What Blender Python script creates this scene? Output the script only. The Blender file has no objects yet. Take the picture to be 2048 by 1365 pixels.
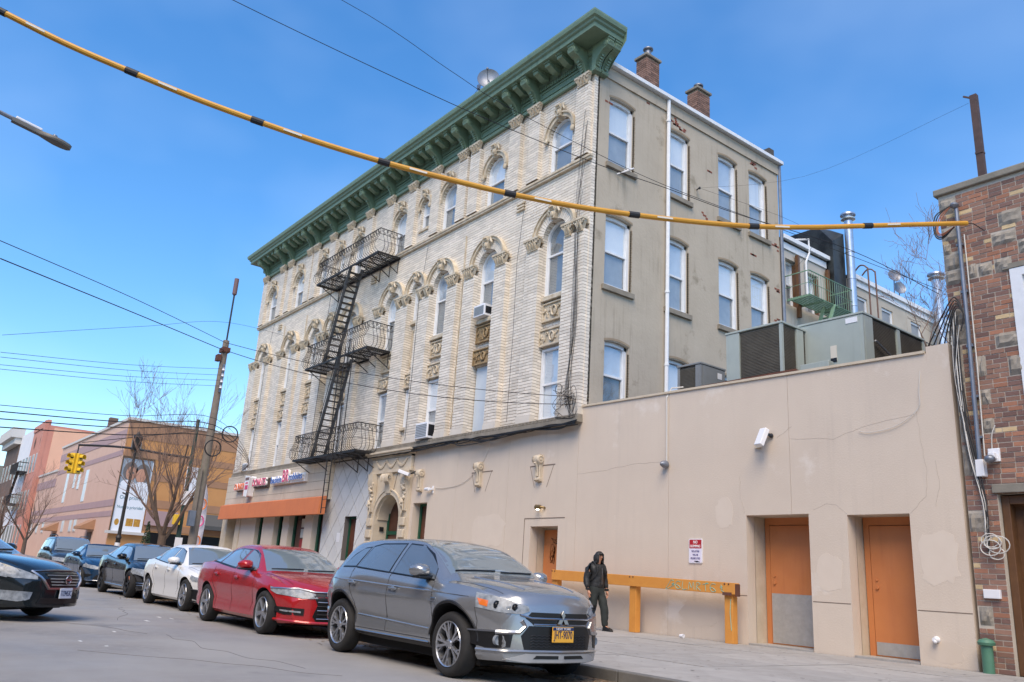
import bpy, bmesh, math, random
import numpy as np
from mathutils import Vector, Matrix, Quaternion
from mathutils.bvhtree import BVHTree
from mathutils.geometry import delaunay_2d_cdt

scene = bpy.context.scene
COL = scene.collection
PI = math.pi
rnd = random.Random(7)

# ---------------------------------------------------------------- camera
cam_data = bpy.data.cameras.new('camera')
cam = bpy.data.objects.new('camera', cam_data)
COL.objects.link(cam)
cam_data.sensor_width = 36.0
cam_data.lens = 28.527
cam_data.clip_start = 0.05
cam_data.clip_end = 2000
_r = Vector((0.617991, 0.783775, 0.061523))
_u = Vector((0.186622, -0.222265, 0.956959))
_f = Vector((-0.763714, 0.579910, 0.283627))
cam.matrix_world = Matrix(((_r.x, _u.x, -_f.x, 15.74), (_r.y, _u.y, -_f.y, -14.457), (_r.z, _u.z, -_f.z, 0.92), (0, 0, 0, 1)))
scene.camera = cam

# ---------------------------------------------------------------- sky and sun
SUN_EL, SUN_AZ = math.radians(52), math.radians(138)     # azimuth clockwise from +Y
world = bpy.data.worlds.new('World')
scene.world = world
world.use_nodes = True
wn, wl = world.node_tree.nodes, world.node_tree.links
wn.clear()
w_out = wn.new('ShaderNodeOutputWorld')
w_bg = wn.new('ShaderNodeBackground')
w_sky = wn.new('ShaderNodeTexSky')
w_sky.sky_type = 'NISHITA'
w_sky.sun_disc = False
w_sky.sun_elevation = SUN_EL
w_sky.sun_rotation = SUN_AZ
w_sky.altitude = 0
w_sky.air_density = 1.0
w_sky.dust_density = 0.7
w_sky.ozone_density = 3.0
w_tc = wn.new('ShaderNodeTexCoord')
w_map = wn.new('ShaderNodeMapping')
w_map.inputs['Scale'].default_value = (1.0, 1.0, 1.8)
w_noise = wn.new('ShaderNodeTexNoise')
w_noise.inputs['Scale'].default_value = 1.7
w_noise.inputs['Detail'].default_value = 4
w_noise.inputs['Roughness'].default_value = 0.55
w_ramp = wn.new('ShaderNodeValToRGB')
w_ramp.color_ramp.elements[0].position = 0.44
w_ramp.color_ramp.elements[0].color = (0, 0, 0, 1)
w_ramp.color_ramp.elements[1].position = 0.95
w_ramp.color_ramp.elements[1].color = (0.12, 0.12, 0.12, 1)
w_mix = wn.new('ShaderNodeMixRGB')
w_mix.inputs['Color2'].default_value = (8.5, 9.2, 10.0, 1)
wl.new(w_tc.outputs['Generated'], w_map.inputs['Vector'])
wl.new(w_map.outputs['Vector'], w_noise.inputs['Vector'])
wl.new(w_noise.outputs['Fac'], w_ramp.inputs['Fac'])
wl.new(w_ramp.outputs['Color'], w_mix.inputs['Fac'])
w_hs = wn.new('ShaderNodeHueSaturation')
w_hs.inputs['Saturation'].default_value = 1.28
wl.new(w_sky.outputs['Color'], w_hs.inputs['Color'])
wl.new(w_hs.outputs['Color'], w_mix.inputs['Color1'])
wl.new(w_mix.outputs['Color'], w_bg.inputs['Color'])
w_bg.inputs['Strength'].default_value = 0.15
wl.new(w_bg.outputs['Background'], w_out.inputs['Surface'])

sun_data = bpy.data.lights.new('sun', 'SUN')
sun_data.energy = 2.15
sun_data.angle = math.radians(40)
sun_data.color = (1.0, 0.83, 0.62)
sun = bpy.data.objects.new('sun', sun_data)
COL.objects.link(sun)
_sd = Vector((math.sin(SUN_AZ) * math.cos(SUN_EL), math.cos(SUN_AZ) * math.cos(SUN_EL), math.sin(SUN_EL)))
sun.rotation_euler = _sd.to_track_quat('Z', 'Y').to_euler()

vs = scene.view_settings
vs.view_transform = 'Standard'
vs.look = 'None'
vs.exposure = 0.85
vs.gamma = 1.0
scene.render.engine = 'CYCLES'
scene.cycles.use_denoising = True
scene.cycles.max_bounces = 6
scene.cycles.transparent_max_bounces = 8
scene.cycles.sample_clamp_indirect = 6.0

# ---------------------------------------------------------------- helpers
def S(r, g, b):
    def f(c):
        c /= 255.0
        return c / 12.92 if c <= 0.04045 else ((c + 0.055) / 1.055) ** 2.4
    return (f(r), f(g), f(b), 1.0)

_mats = {}
def mat(name, col=(0.5, 0.5, 0.5, 1), rough=0.6, metal=0.0, col2=None, vs=3.0, vmid=0.5, vw=0.25, bump=0.0, bs=40.0,
        coat=0.0, spec=0.5, tint=0.0, objrand=0.0, streak=None, rvar=0.0, emit=None, patch=None):
    """procedural material: two noise-mixed colours, optional bump, per-piece tint, vertical streaks, patches"""
    if name in _mats:
        return _mats[name]
    m = bpy.data.materials.new(name)
    _mats[name] = m
    m.use_nodes = True
    nt = m.node_tree
    n, l = nt.nodes, nt.links
    p = n['Principled BSDF']
    p.inputs['Roughness'].default_value = rough
    p.inputs['Metallic'].default_value = metal
    p.inputs['Specular IOR Level'].default_value = spec
    p.inputs['Coat Weight'].default_value = coat
    p.inputs['Coat Roughness'].default_value = 0.03
    p.inputs['Base Color'].default_value = col
    tc = n.new('ShaderNodeTexCoord')
    src = None
    def noise(scale, detail=6, rough_=0.6, vec=None, mapscale=None):
        t = n.new('ShaderNodeTexNoise')
        t.inputs['Scale'].default_value = scale
        t.inputs['Detail'].default_value = detail
        t.inputs['Roughness'].default_value = rough_
        v = tc.outputs['Object']
        if mapscale:
            mp = n.new('ShaderNodeMapping')
            mp.inputs['Scale'].default_value = mapscale
            l.new(v, mp.inputs['Vector'])
            v = mp.outputs['Vector']
        l.new(v, t.inputs['Vector'])
        return t.outputs['Fac']
    def ramp(fac, a, b):
        r = n.new('ShaderNodeMapRange')
        r.inputs['From Min'].default_value = a
        r.inputs['From Max'].default_value = b
        r.clamp = True
        l.new(fac, r.inputs['Value'])
        return r.outputs['Result']
    def mix(fac, c1, c2, mode='MIX'):
        x = n.new('ShaderNodeMixRGB')
        x.blend_type = mode
        for k, c in (('Fac', fac), ('Color1', c1), ('Color2', c2)):
            if isinstance(c, (int, float)):
                x.inputs[k].default_value = c
            elif isinstance(c, tuple):
                x.inputs[k].default_value = c
            else:
                l.new(c, x.inputs[k])
        return x.outputs['Color']
    src = col
    if col2 is not None:
        src = mix(ramp(noise(vs), vmid - vw, vmid + vw), src, col2)
    if streak is not None:
        f = ramp(noise(1.0, 4, 0.6, mapscale=(6.0, 6.0, 0.35)), 0.52, 0.78)
        g = ramp(noise(0.45, 3), 0.40, 0.65)
        mm = n.new('ShaderNodeMath'); mm.operation = 'MULTIPLY'
        l.new(f, mm.inputs[0]); l.new(g, mm.inputs[1])
        src = mix(mm.outputs[0], src, streak)
    if patch is not None:
        f = ramp(noise(patch[1], 8, 0.65), patch[2], patch[2] + 0.08)
        src = mix(f, src, patch[0])
    if tint:
        a = n.new('ShaderNodeAttribute'); a.attribute_name = 'tint'
        r = n.new('ShaderNodeMapRange')
        r.inputs['To Min'].default_value = 1 - tint
        r.inputs['To Max'].default_value = 1 + tint * 0.7
        l.new(a.outputs['Fac'], r.inputs['Value'])
        src = mix(1.0, src, r.outputs['Result'], 'MULTIPLY')
    if objrand:
        oi = n.new('ShaderNodeObjectInfo')
        r = n.new('ShaderNodeMapRange')
        r.inputs['To Min'].default_value = 1 - objrand
        r.inputs['To Max'].default_value = 1 + objrand * 0.6
        l.new(oi.outputs['Random'], r.inputs['Value'])
        src = mix(1.0, src, r.outputs['Result'], 'MULTIPLY')
    if not isinstance(src, tuple):
        l.new(src, p.inputs['Base Color'])
    if rvar:
        r = n.new('ShaderNodeMapRange')
        r.inputs['From Min'].default_value = 0.35
        r.inputs['From Max'].default_value = 0.65
        r.inputs['To Min'].default_value = max(0.02, rough - rvar)
        r.inputs['To Max'].default_value = min(1.0, rough + rvar)
        l.new(noise(vs * 1.7), r.inputs['Value'])
        l.new(r.outputs['Result'], p.inputs['Roughness'])
    if bump:
        b = n.new('ShaderNodeBump')
        b.inputs['Strength'].default_value = min(1.0, bump)
        b.inputs['Distance'].default_value = 0.01
        l.new(noise(bs, 5), b.inputs['Height'])
        l.new(b.outputs['Normal'], p.inputs['Normal'])
    if emit:
        p.inputs['Emission Color'].default_value = emit[0]
        p.inputs['Emission Strength'].default_value = emit[1]
    return m

def glass_mat(name, tint=(0.8, 0.88, 0.9, 1), refl=0.28):
    if name in _mats:
        return _mats[name]
    m = bpy.data.materials.new(name)
    _mats[name] = m
    m.use_nodes = True
    n, l = m.node_tree.nodes, m.node_tree.links
    n.clear()
    o = n.new('ShaderNodeOutputMaterial')
    g = n.new('ShaderNodeBsdfGlossy'); g.inputs['Roughness'].default_value = 0.015
    t = n.new('ShaderNodeBsdfTransparent'); t.inputs['Color'].default_value = tint
    lw = n.new('ShaderNodeLayerWeight'); lw.inputs['Blend'].default_value = 0.35
    mr = n.new('ShaderNodeMapRange')
    mr.inputs['To Min'].default_value = refl * 0.45
    mr.inputs['To Max'].default_value = min(1.0, refl * 3.0)
    l.new(lw.outputs['Facing'], mr.inputs['Value'])
    mx = n.new('ShaderNodeMixShader')
    l.new(mr.outputs['Result'], mx.inputs['Fac'])
    l.new(t.outputs[0], mx.inputs[1]); l.new(g.outputs[0], mx.inputs[2])
    l.new(mx.outputs[0], o.inputs['Surface'])
    return m

class MB:
    """mesh builder: collects boxes, tubes, prisms; T maps (u, v, w) to world"""
    def __init__(s, T=None):
        s.v, s.f, s.t, s.T, s.tint = [], [], [], T, 0.5
    def add(s, vs_, fs):
        o = len(s.v)
        if s.T:
            vs_ = [s.T(*p) for p in vs_]
        s.v.extend(tuple(p) for p in vs_)
        s.f.extend(tuple(i + o for i in f) for f in fs)
        s.t.extend([s.tint] * len(fs))
        return s
    def box(s, x0, x1, y0, y1, z0, z1):
        return s.add([(x0, y0, z0), (x1, y0, z0), (x1, y1, z0), (x0, y1, z0), (x0, y0, z1), (x1, y0, z1), (x1, y1, z1), (x0, y1, z1)],
                     [(0, 3, 2, 1), (4, 5, 6, 7), (0, 1, 5, 4), (1, 2, 6, 5), (2, 3, 7, 6), (3, 0, 4, 7)])
    def obox(s, c, ax, ay, az):
        """oriented box: centre, three half-axis vectors"""
        c, ax, ay, az = map(Vector, (c, ax, ay, az))
        p = [c + i * ax + j * ay + k * az for k in (-1, 1) for j in (-1, 1) for i in (-1, 1)]
        return s.add([tuple(q) for q in p], [(0, 2, 3, 1), (4, 5, 7, 6), (0, 1, 5, 4), (1, 3, 7, 5), (3, 2, 6, 7), (2, 0, 4, 6)])
    def beam(s, a, b, w, h, up=(0, 0, 1)):
        a, b = Vector(a), Vector(b)
        d = (b - a)
        L = d.length
        d.normalize()
        sd = d.cross(Vector(up))
        if sd.length < 1e-4:
            sd = d.cross(Vector((1, 0, 0)))
        sd.normalize()
        u = sd.cross(d)
        return s.obox((a + b) / 2, d * L / 2, sd * w / 2, u * h / 2)
    def quad(s, a, b, c, d):
        return s.add([a, b, c, d], [(0, 1, 2, 3)])
    def prism(s, poly, w0, w1):
        """poly in (u, w) extruded along v (second axis): verts (u, v, w)"""
        n = len(poly)
        vs_ = [(p[0], w0, p[1]) for p in poly] + [(p[0], w1, p[1]) for p in poly]
        fs = [tuple(range(n)), tuple(reversed(range(n, 2 * n)))] + [(i, (i + 1) % n, n + (i + 1) % n, n + i) for i in range(n)]
        return s.add(vs_, fs)
    def tube(s, pts, r, n=6, cap=True):
        pts = [Vector(p) for p in pts]
        m = len(pts)
        rs = r if isinstance(r, (list, tuple)) else [r] * m
        prev = None
        vs_, fs = [], []
        for i, p in enumerate(pts):
            d = (pts[min(i + 1, m - 1)] - pts[max(i - 1, 0)])
            if d.length < 1e-9:
                d = Vector((0, 0, 1))
            d.normalize()
            if prev is None:
                a = Vector((0, 0, 1)) if abs(d.z) < 0.9 else Vector((1, 0, 0))
                x = d.cross(a).normalized()
            else:
                x = prev - d * prev.dot(d)
                x = x.normalized() if x.length > 1e-6 else d.cross(Vector((0, 0, 1))).normalized()
            prev = x
            y = d.cross(x)
            for k in range(n):
                t = 2 * PI * k / n
                vs_.append(tuple(p + rs[i] * (math.cos(t) * x + math.sin(t) * y)))
        for i in range(m - 1):
            for k in range(n):
                fs.append((i * n + k, i * n + (k + 1) % n, (i + 1) * n + (k + 1) % n, (i + 1) * n + k))
        if cap:
            fs.append(tuple(reversed(range(n))))
            fs.append(tuple(range((m - 1) * n, m * n)))
        return s.add(vs_, fs)
    def lathe(s, prof, n=24, c=(0, 0, 0), axis='z', a0=0.0, a1=2 * PI):
        """prof: list of (radius, height)"""
        full = abs(a1 - a0 - 2 * PI) < 1e-6
        k = n if full else n + 1
        vs_, fs = [], []
        for (r, h) in prof:
            for j in range(k):
                t = a0 + (a1 - a0) * j / n
                x, y = r * math.cos(t), r * math.sin(t)
                if axis == 'z': q = (x, y, h)
                elif axis == 'y': q = (x, h, y)
                else: q = (h, x, y)
                vs_.append((q[0] + c[0], q[1] + c[1], q[2] + c[2]))
        for i in range(len(prof) - 1):
            for j in range(n):
                j2 = (j + 1) % k
                fs.append((i * k + j, i * k + j2, (i + 1) * k + j2, (i + 1) * k + j))
        return s.add(vs_, fs)
    def ell(s, c, r, n=8, m=6):
        """ellipsoid"""
        vs_, fs = [], []
        for i in range(m + 1):
            a = PI * i / m
            for j in range(n):
                b = 2 * PI * j / n
                vs_.append((c[0] + r[0] * math.sin(a) * math.cos(b), c[1] + r[1] * math.sin(a) * math.sin(b), c[2] + r[2] * math.cos(a)))
        for i in range(m):
            for j in range(n):
                fs.append((i * n + j, i * n + (j + 1) % n, (i + 1) * n + (j + 1) % n, (i + 1) * n + j))
        return s.add(vs_, fs)
    def arch(s, cx, cz, r0, r1, y0, y1, n=18, a0=0.0, a1=PI):
        """ring segment in xz between radii, from y0 to y1"""
        vs_, fs = [], []
        for i in range(n + 1):
            t = a0 + (a1 - a0) * i / n
            c_, s_ = math.cos(t), math.sin(t)
            for (r, y) in ((r0, y0), (r1, y0), (r1, y1), (r0, y1)):
                vs_.append((cx + r * c_, y, cz + r * s_))
        for i in range(n):
            for k in range(4):
                fs.append((i * 4 + k, i * 4 + (k + 1) % 4, (i + 1) * 4 + (k + 1) % 4, (i + 1) * 4 + k))
        fs.append((0, 1, 2, 3)); fs.append((n * 4 + 3, n * 4 + 2, n * 4 + 1, n * 4))
        return s.add(vs_, fs)
    def mesh(s, name):
        me = bpy.data.meshes.new(name)
        me.from_pydata(s.v, [], s.f)
        if len(set(s.t)) > 1:
            a = me.attributes.new('tint', 'FLOAT', 'FACE')
            a.data.foreach_set('value', s.t)
        me.validate()
        me.update()
        return me

def setprops(o, label=None, cat=None, group=None, kind=None):
    if label: o['label'] = label
    if cat: o['category'] = cat
    if group: o['group'] = group
    if kind: o['kind'] = kind
    return o

def link_mesh(name, me, m=None, parent=None, smooth=False, bevel=0.0, local=False, angle=35):
    if smooth:
        for p in me.polygons:
            p.use_smooth = True
        if angle < 179:
            try:
                me.set_sharp_from_angle(angle=math.radians(angle))
            except Exception:
                pass
    if m is not None:
        if isinstance(m, str): m = _mats[m]
        if not me.materials:
            me.materials.append(m)
    o = bpy.data.objects.new(name, me)
    COL.objects.link(o)
    if parent is not None:
        o.parent = parent
        if not local and parent.type == 'EMPTY':
            o.matrix_parent_inverse = parent.matrix_basis.inverted()
    if bevel:
        b = o.modifiers.new('bevel', 'BEVEL')
        b.width = bevel
        b.segments = 2
        b.limit_method = 'ANGLE'
        b.angle_limit = math.radians(40)
    return o

def obj(name, mb, m=None, parent=None, smooth=False, bevel=0.0, local=False, angle=35):
    return link_mesh(name, mb.mesh(name), m, parent, smooth, bevel, local, angle)

def thing(name, label, cat, loc=(0, 0, 0), rz=0.0, group=None, kind=None):
    o = bpy.data.objects.new(name, None)
    o.empty_display_size = 0.2
    COL.objects.link(o)
    o.location = loc
    o.rotation_euler = (0, 0, rz)
    return setprops(o, label, cat, group, kind)

def copy_tree(o, parent=None, data=None):
    c = o.copy()
    COL.objects.link(c)
    c.parent = parent
    for ch in list(o.children):
        copy_tree(ch, c)
    return c

def rect_wall(mb, x0, x1, z0, z1, holes, y0, y1, ends=True):
    """wall slab in xz with rectangular holes: front at y0, back at y1, with reveals"""
    xs = sorted({x0, x1} | {v for h in holes for v in h[:2] if x0 < v < x1})
    zs = sorted({z0, z1} | {v for h in holes for v in h[2:4] if z0 < v < z1})
    def solid(i, k):
        if i < 0 or k < 0 or i >= len(xs) - 1 or k >= len(zs) - 1: return False
        cx, cz = (xs[i] + xs[i + 1]) / 2, (zs[k] + zs[k + 1]) / 2
        return not any(h[0] < cx < h[1] and h[2] < cz < h[3] for h in holes)
    for i in range(len(xs) - 1):
        for k in range(len(zs) - 1):
            if not solid(i, k): continue
            a, b, c, d = xs[i], xs[i + 1], zs[k], zs[k + 1]
            mb.quad((a, y0, c), (b, y0, c), (b, y0, d), (a, y0, d))
            mb.quad((a, y1, c), (a, y1, d), (b, y1, d), (b, y1, c))
            if not solid(i - 1, k): mb.quad((a, y0, c), (a, y0, d), (a, y1, d), (a, y1, c))
            if not solid(i + 1, k): mb.quad((b, y0, c), (b, y1, c), (b, y1, d), (b, y0, d))
            if not solid(i, k - 1): mb.quad((a, y0, c), (a, y1, c), (b, y1, c), (b, y0, c))
            if not solid(i, k + 1): mb.quad((a, y0, d), (b, y0, d), (b, y1, d), (a, y1, d))
    return mb

def text_mesh(txt, size=1.0, extrude=0.0, align='CENTER', shear=0.0, space=1.0, bold=0.0):
    cu = bpy.data.curves.new('lettering', 'FONT')
    cu.body = txt
    cu.size = size
    cu.extrude = extrude
    cu.align_x = align
    cu.align_y = 'CENTER'
    cu.shear = shear
    cu.space_character = space
    cu.offset = bold
    cu.resolution_u = 3
    o = bpy.data.objects.new('lettering_tmp', cu)
    COL.objects.link(o)
    dg = bpy.context.evaluated_depsgraph_get()
    me = bpy.data.meshes.new_from_object(o.evaluated_get(dg))
    bpy.data.objects.remove(o)
    bpy.data.curves.remove(cu)
    return me

def text_obj(name, txt, size, fn, m, parent, extrude=0.004, local=False, fit=None, **kw):
    """lettering mapped by fn(u, v, w): u along the reading direction, v up, w outward; fit = width to scale to"""
    me = text_mesh(txt, size, extrude, **kw)
    sx = 1.0
    if fit:
        xs = [v.co.x for v in me.vertices]
        sx = fit / max(1e-6, max(xs) - min(xs))
    for v in me.vertices:
        v.co = fn(v.co.x * sx, v.co.y, v.co.z)
    me.update()
    return link_mesh(name, me, m, parent, local=local)

def catmull(pts, n=6, closed=False):
    pts = [Vector(p) for p in pts]
    out = []
    m = len(pts)
    rng = range(m) if closed else range(m - 1)
    for i in rng:
        if closed:
            p0, p1, p2, p3 = pts[(i - 1) % m], pts[i], pts[(i + 1) % m], pts[(i + 2) % m]
        else:
            p0, p1, p2, p3 = pts[max(i - 1, 0)], pts[i], pts[i + 1], pts[min(i + 2, m - 1)]
        for k in range(n):
            t = k / n
            out.append(0.5 * ((2 * p1) + (p2 - p0) * t + (2 * p0 - 5 * p1 + 4 * p2 - p3) * t * t + (3 * p1 - p0 - 3 * p2 + p3) * t ** 3))
    if not closed:
        out.append(pts[-1])
    return out

def sag(a, b, s, n=20):
    a, b = Vector(a), Vector(b)
    return [a.lerp(b, i / n) - Vector((0, 0, s * 4 * (i / n) * (1 - i / n))) for i in range(n + 1)]
# ---------------------------------------------------------------- ground
mat('asphalt', S(152, 149, 145), 0.7, col2=S(136, 133, 130), vs=0.45, vw=0.12, bump=0.8, bs=120, rvar=0.14, patch=(S(124, 122, 120), 0.35, 0.585), streak=S(160, 157, 153))
mat('earth', S(110, 108, 104), 0.95, col2=S(90, 90, 88), vs=0.2)
mat('concrete', S(168, 164, 158), 0.85, col2=S(146, 142, 136), vs=2.2, bump=0.35, bs=90, objrand=0.10, streak=S(128, 122, 114), patch=(S(116, 110, 102), 3.2, 0.66))
mat('concrete_base', S(70, 67, 62), 0.95, col2=S(88, 82, 74), vs=6, bump=0.5, bs=60)
mat('kerb_stone', S(120, 118, 114), 0.8, col2=S(88, 86, 82), vs=3, bump=0.4, bs=60, objrand=0.12)
mat('leaf_litter', S(104, 80, 56), 0.9, col2=S(150, 124, 92), vs=25, tint=0.35)
mat('paint_white', S(222, 222, 220), 0.7, col2=S(190, 190, 188), vs=12)

g = obj('ground', MB().box(-900, 900, -900, 900, -0.6, -0.140), 'earth'); setprops(g, kind='structure')
road = obj('road', MB().box(-400, 60, -19.0, -7.2, -0.30, -0.130), 'asphalt'); setprops(road, kind='structure')
cross = obj('cross_street', MB().box(-49.6, -27.6, -7.2, 200, -0.30, -0.1345), 'asphalt'); setprops(cross, kind='structure')

sw = obj('sidewalk', MB().box(-27.4, 30, -7.05, 0.6, -0.30, -0.018), 'concrete_base'); setprops(sw, kind='structure')
rs = random.Random(3)
ys = [-7.035, -5.30, -3.55, -1.78, -0.012]
slab_mesh = {}
for i in range(31):
    xa = -27.3 + i * 1.55
    for j in range(4):
        if xa > 15: continue
        key = j
        if key not in slab_mesh:
            hx, hy = 0.768, (ys[j + 1] - ys[j]) / 2 - 0.008
            slab_mesh[key] = MB().box(-hx, hx, -hy, hy, -0.03, 0.0).mesh('paving_slab')
        o = link_mesh('paving_slab', slab_mesh[key], 'concrete', sw)
        o.location = (xa + 0.77, (ys[j] + ys[j + 1]) / 2, rs.uniform(-0.004, 0.004))
        o.rotation_euler = (rs.uniform(-0.0025, 0.0025), rs.uniform(-0.0025, 0.0025), 0)
kerb = obj('kerb', MB().box(-27.4, 30, -7.19, -7.052, -0.32, -0.10), 'concrete_base'); setprops(kerb, kind='structure')
km = MB().box(-1.19, 1.19, -0.072, 0.072, -0.14, 0.004).mesh('kerb_stone')
for i in range(18):
    o = link_mesh('kerb_stone', km, 'kerb_stone', kerb, bevel=0.012)
    o.location = (-26.2 + i * 2.4, -7.126, rs.uniform(-0.003, 0.003))

# leaves and grit washed into the gutter
lb = MB()
for k in range(5200):
    x = rs.uniform(-8, 12)
    y = -7.22 - abs(rs.gauss(0, 0.55))
    if y < -9.3: continue
    c = Vector((x, y, -0.122 + rs.uniform(0, 0.012)))
    a = rs.uniform(0, 6.28); s_ = rs.uniform(0.012, 0.045)
    u = Vector((math.cos(a), math.sin(a), rs.uniform(-0.25, 0.25))) * s_
    w = Vector((-math.sin(a), math.cos(a), rs.uniform(-0.25, 0.25))) * s_ * rs.uniform(0.3, 0.7)
    lb.tint = rs.random()
    lb.quad(c - u, c - w, c + u, c + w)
o = obj('leaf_litter', lb, 'leaf_litter'); setprops(o, 'brown leaf litter and grit lying in the gutter by the kerb', 'leaves', kind='stuff')
# dirt bed in the gutter under the leaves, ragged towards the road
mat('gutter_dirt', S(116, 98, 78), 0.95, col2=S(88, 76, 64), vs=7, bump=0.9, bs=40, patch=(S(140, 122, 98), 5.0, 0.58))
gd = MB(); gv, gf = [], []
for k in range(97):
    x = -12 + k * 0.25
    gv += [(x, -7.19, -0.118), (x, -7.75 + rs.uniform(-0.12, 0.12), -0.1225), (x, -8.05 + rs.uniform(-0.35, 0.30), -0.1275)]
for k in range(96):
    for q in range(2): gf.append((k * 3 + q, k * 3 + q + 1, k * 3 + q + 4, k * 3 + q + 3))
o = obj('gutter_dirt', gd.add(gv, gf), 'gutter_dirt'); setprops(o, 'strip of brown dirt along the gutter beneath the parked cars', 'dirt', kind='stuff')
# worn repair patches in the carriageway and a utility cover
mat('cast_iron', S(84, 80, 78), 0.6, 0.4, col2=S(66, 62, 60), vs=9, bump=0.6, bs=60)
mc = obj('manhole_cover', MB().lathe([(0.0, -0.1265), (0.31, -0.1265), (0.31, -0.15)], 28, (-7.2, -11.9, 0)), 'cast_iron', smooth=True); setprops(mc, 'round iron manhole cover set in the road at the left', 'manhole cover')
rl_ = random.Random(6)
mat('crack_tar', S(96, 93, 92), 0.8)
for (x, y, dx, dy, n_) in ((-9.5, -10.3, 0.5, -0.06, 14), (-1.5, -12.8, 0.35, 0.16, 13), (2.8, -10.6, 0.42, 0.05, 12), (5.0, -12.2, 0.3, 0.22, 9), (-4, -9.6, 0.5, -0.1, 10)):
    p_ = []
    for k in range(n_):
        p_.append((x, y, -0.130)); x += dx * rl_.uniform(0.5, 1.4); y += dy + rl_.uniform(-0.14, 0.14)
    o = obj('road_crack', MB().tube([tuple(q) for q in catmull(p_, 4)], 0.0045, 4), 'crack_tar', road)
mat('gum', S(92, 88, 84), 0.9)
gm_ = MB()
for k in range(260):
    x, y, r_ = rl_.uniform(-2, 11.5), rl_.uniform(-6.9, -0.1), rl_.uniform(0.008, 0.03)
    gm_.add([(x + r_ * math.cos(a * PI / 4), y + r_ * math.sin(a * PI / 4) * 0.8, 0.0065) for a in range(8)], [tuple(range(8))])
o = obj('gum_spots', gm_, 'gum', sw); o['kind'] = 'stuff'
for k in range(9):
    x, y = rl_.uniform(-9, 5), rl_.uniform(-12.8, -9.4)
    o = obj('paint_fleck', MB().box(x, x + rl_.uniform(0.04, 0.22), y, y + rl_.uniform(0.02, 0.06), -0.135, -0.1255), 'paint_white', road)
# pavement block of the next corner, far kerb of the cross street
fb = obj('far_sidewalk', MB().box(-160, -49.6, -7.2, 40, -0.30, 0.0), 'concrete'); setprops(fb, kind='structure')
os_ = obj('near_sidewalk', MB().box(-400, 60, -30, -19.0, -0.30, 0.0), 'concrete'); setprops(os_, kind='structure')
# ---------------------------------------------------------------- house fronts on the near side of the street, seen only as reflections in glass and paint
mat('opp_brick', S(150, 112, 94), 0.9, col2=S(128, 96, 82), vs=0.7)
mat('opp_pale', S(186, 176, 160), 0.9, col2=S(168, 158, 144), vs=0.7)
mat('opp_glass', S(60, 66, 72), 0.2)
ow = MB(); og = MB()
xo = -260.0
ro = random.Random(2)
while xo < 60:
    w_ = ro.uniform(7, 10); h_ = ro.uniform(8.5, 11.5)
    ow.box(xo, xo + w_ - 0.1, -34, -23.5, -0.1, h_)
    for f_ in range(3):
        for k in range(3):
            cx_ = xo + w_ * (k + 0.5) / 3
            og.box(cx_ - 0.6, cx_ + 0.6, -23.5, -23.45, 1.0 + f_ * 3.1, 2.9 + f_ * 3.1)
    xo += w_
o = obj('opposite_street_front', ow, 'opp_brick'); setprops(o, kind='structure')
o2 = obj('opposite_windows', og, 'opp_glass', o); o2['kind'] = 'stuff'
# ---------------------------------------------------------------- the corner tenement: four storeys of cream brick
mat('brick_cream', S(228, 219, 205), 0.55, col2=S(218, 207, 190), vs=1.1, tint=0.14, bump=0.12, bs=60, streak=S(204, 193, 174))
mat('mortar_tan', S(156, 140, 118), 0.95, col2=S(138, 122, 102), vs=2)
mat('terracotta', S(208, 196, 175), 0.7, col2=S(176, 160, 134), vs=5, bump=0.5, bs=24, vw=0.16)
mat('terracotta_dark', S(170, 146, 108), 0.75, col2=S(120, 98, 68), vs=6, bump=0.5, bs=24, vw=0.16)
mat('ledge_stone', S(150, 142, 128), 0.85, col2=S(112, 104, 92), vs=2.5, bump=0.4, bs=30)
mat('stucco_grey', S(180, 169, 152), 0.92, col2=S(168, 157, 140), vs=0.9, bump=0.9, bs=9, streak=S(138, 129, 112), patch=(S(144, 134, 116), 0.8, 0.60))
mat('green_paint', S(102, 124, 102), 0.5, col2=S(114, 136, 113), vs=4, bump=0.15, bs=30, streak=S(84, 104, 84))
mat('green_side', S(66, 112, 90), 0.5, col2=S(86, 128, 106), vs=4)
mat('white_frame', S(226, 228, 230), 0.4, col2=S(210, 212, 214), vs=6)
mat('screen_grey', S(152, 156, 160), 0.65, col2=S(126, 131, 136), vs=2.5)
mat('curtain_white', S(242, 244, 247), 0.85, col2=S(226, 230, 237), vs=1.6, streak=S(206, 212, 222))  # grey streaks paint the shade of hanging folds into the cloth
mat('curtain_dim', S(158, 160, 162), 0.9, col2=S(96, 98, 100), vs=2)
mat('screen_pale', S(176, 181, 187), 0.6, col2=S(150, 156, 163), vs=2.0, streak=S(138, 144, 152))
mat('curtain_blue', S(222, 230, 240), 0.7, col2=S(186, 198, 214), vs=1.1)
mat('pane_sky', S(150, 162, 178), 0.3, col2=S(206, 214, 224), vs=1.4, vw=0.12)  # mottled sky reflection painted as a colour behind the pane
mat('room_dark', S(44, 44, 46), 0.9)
mat('board_blue', S(196, 206, 214), 0.6, col2=S(182, 192, 200), vs=2)
mat('roof_tar', S(74, 72, 70), 0.95)
glass_mat('window_glass', tint=(0.93, 0.96, 0.97, 1), refl=0.16)
mat('brick_red', S(142, 78, 56), 0.85, col2=S(112, 62, 48), vs=9, bump=0.4, bs=40)

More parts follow.
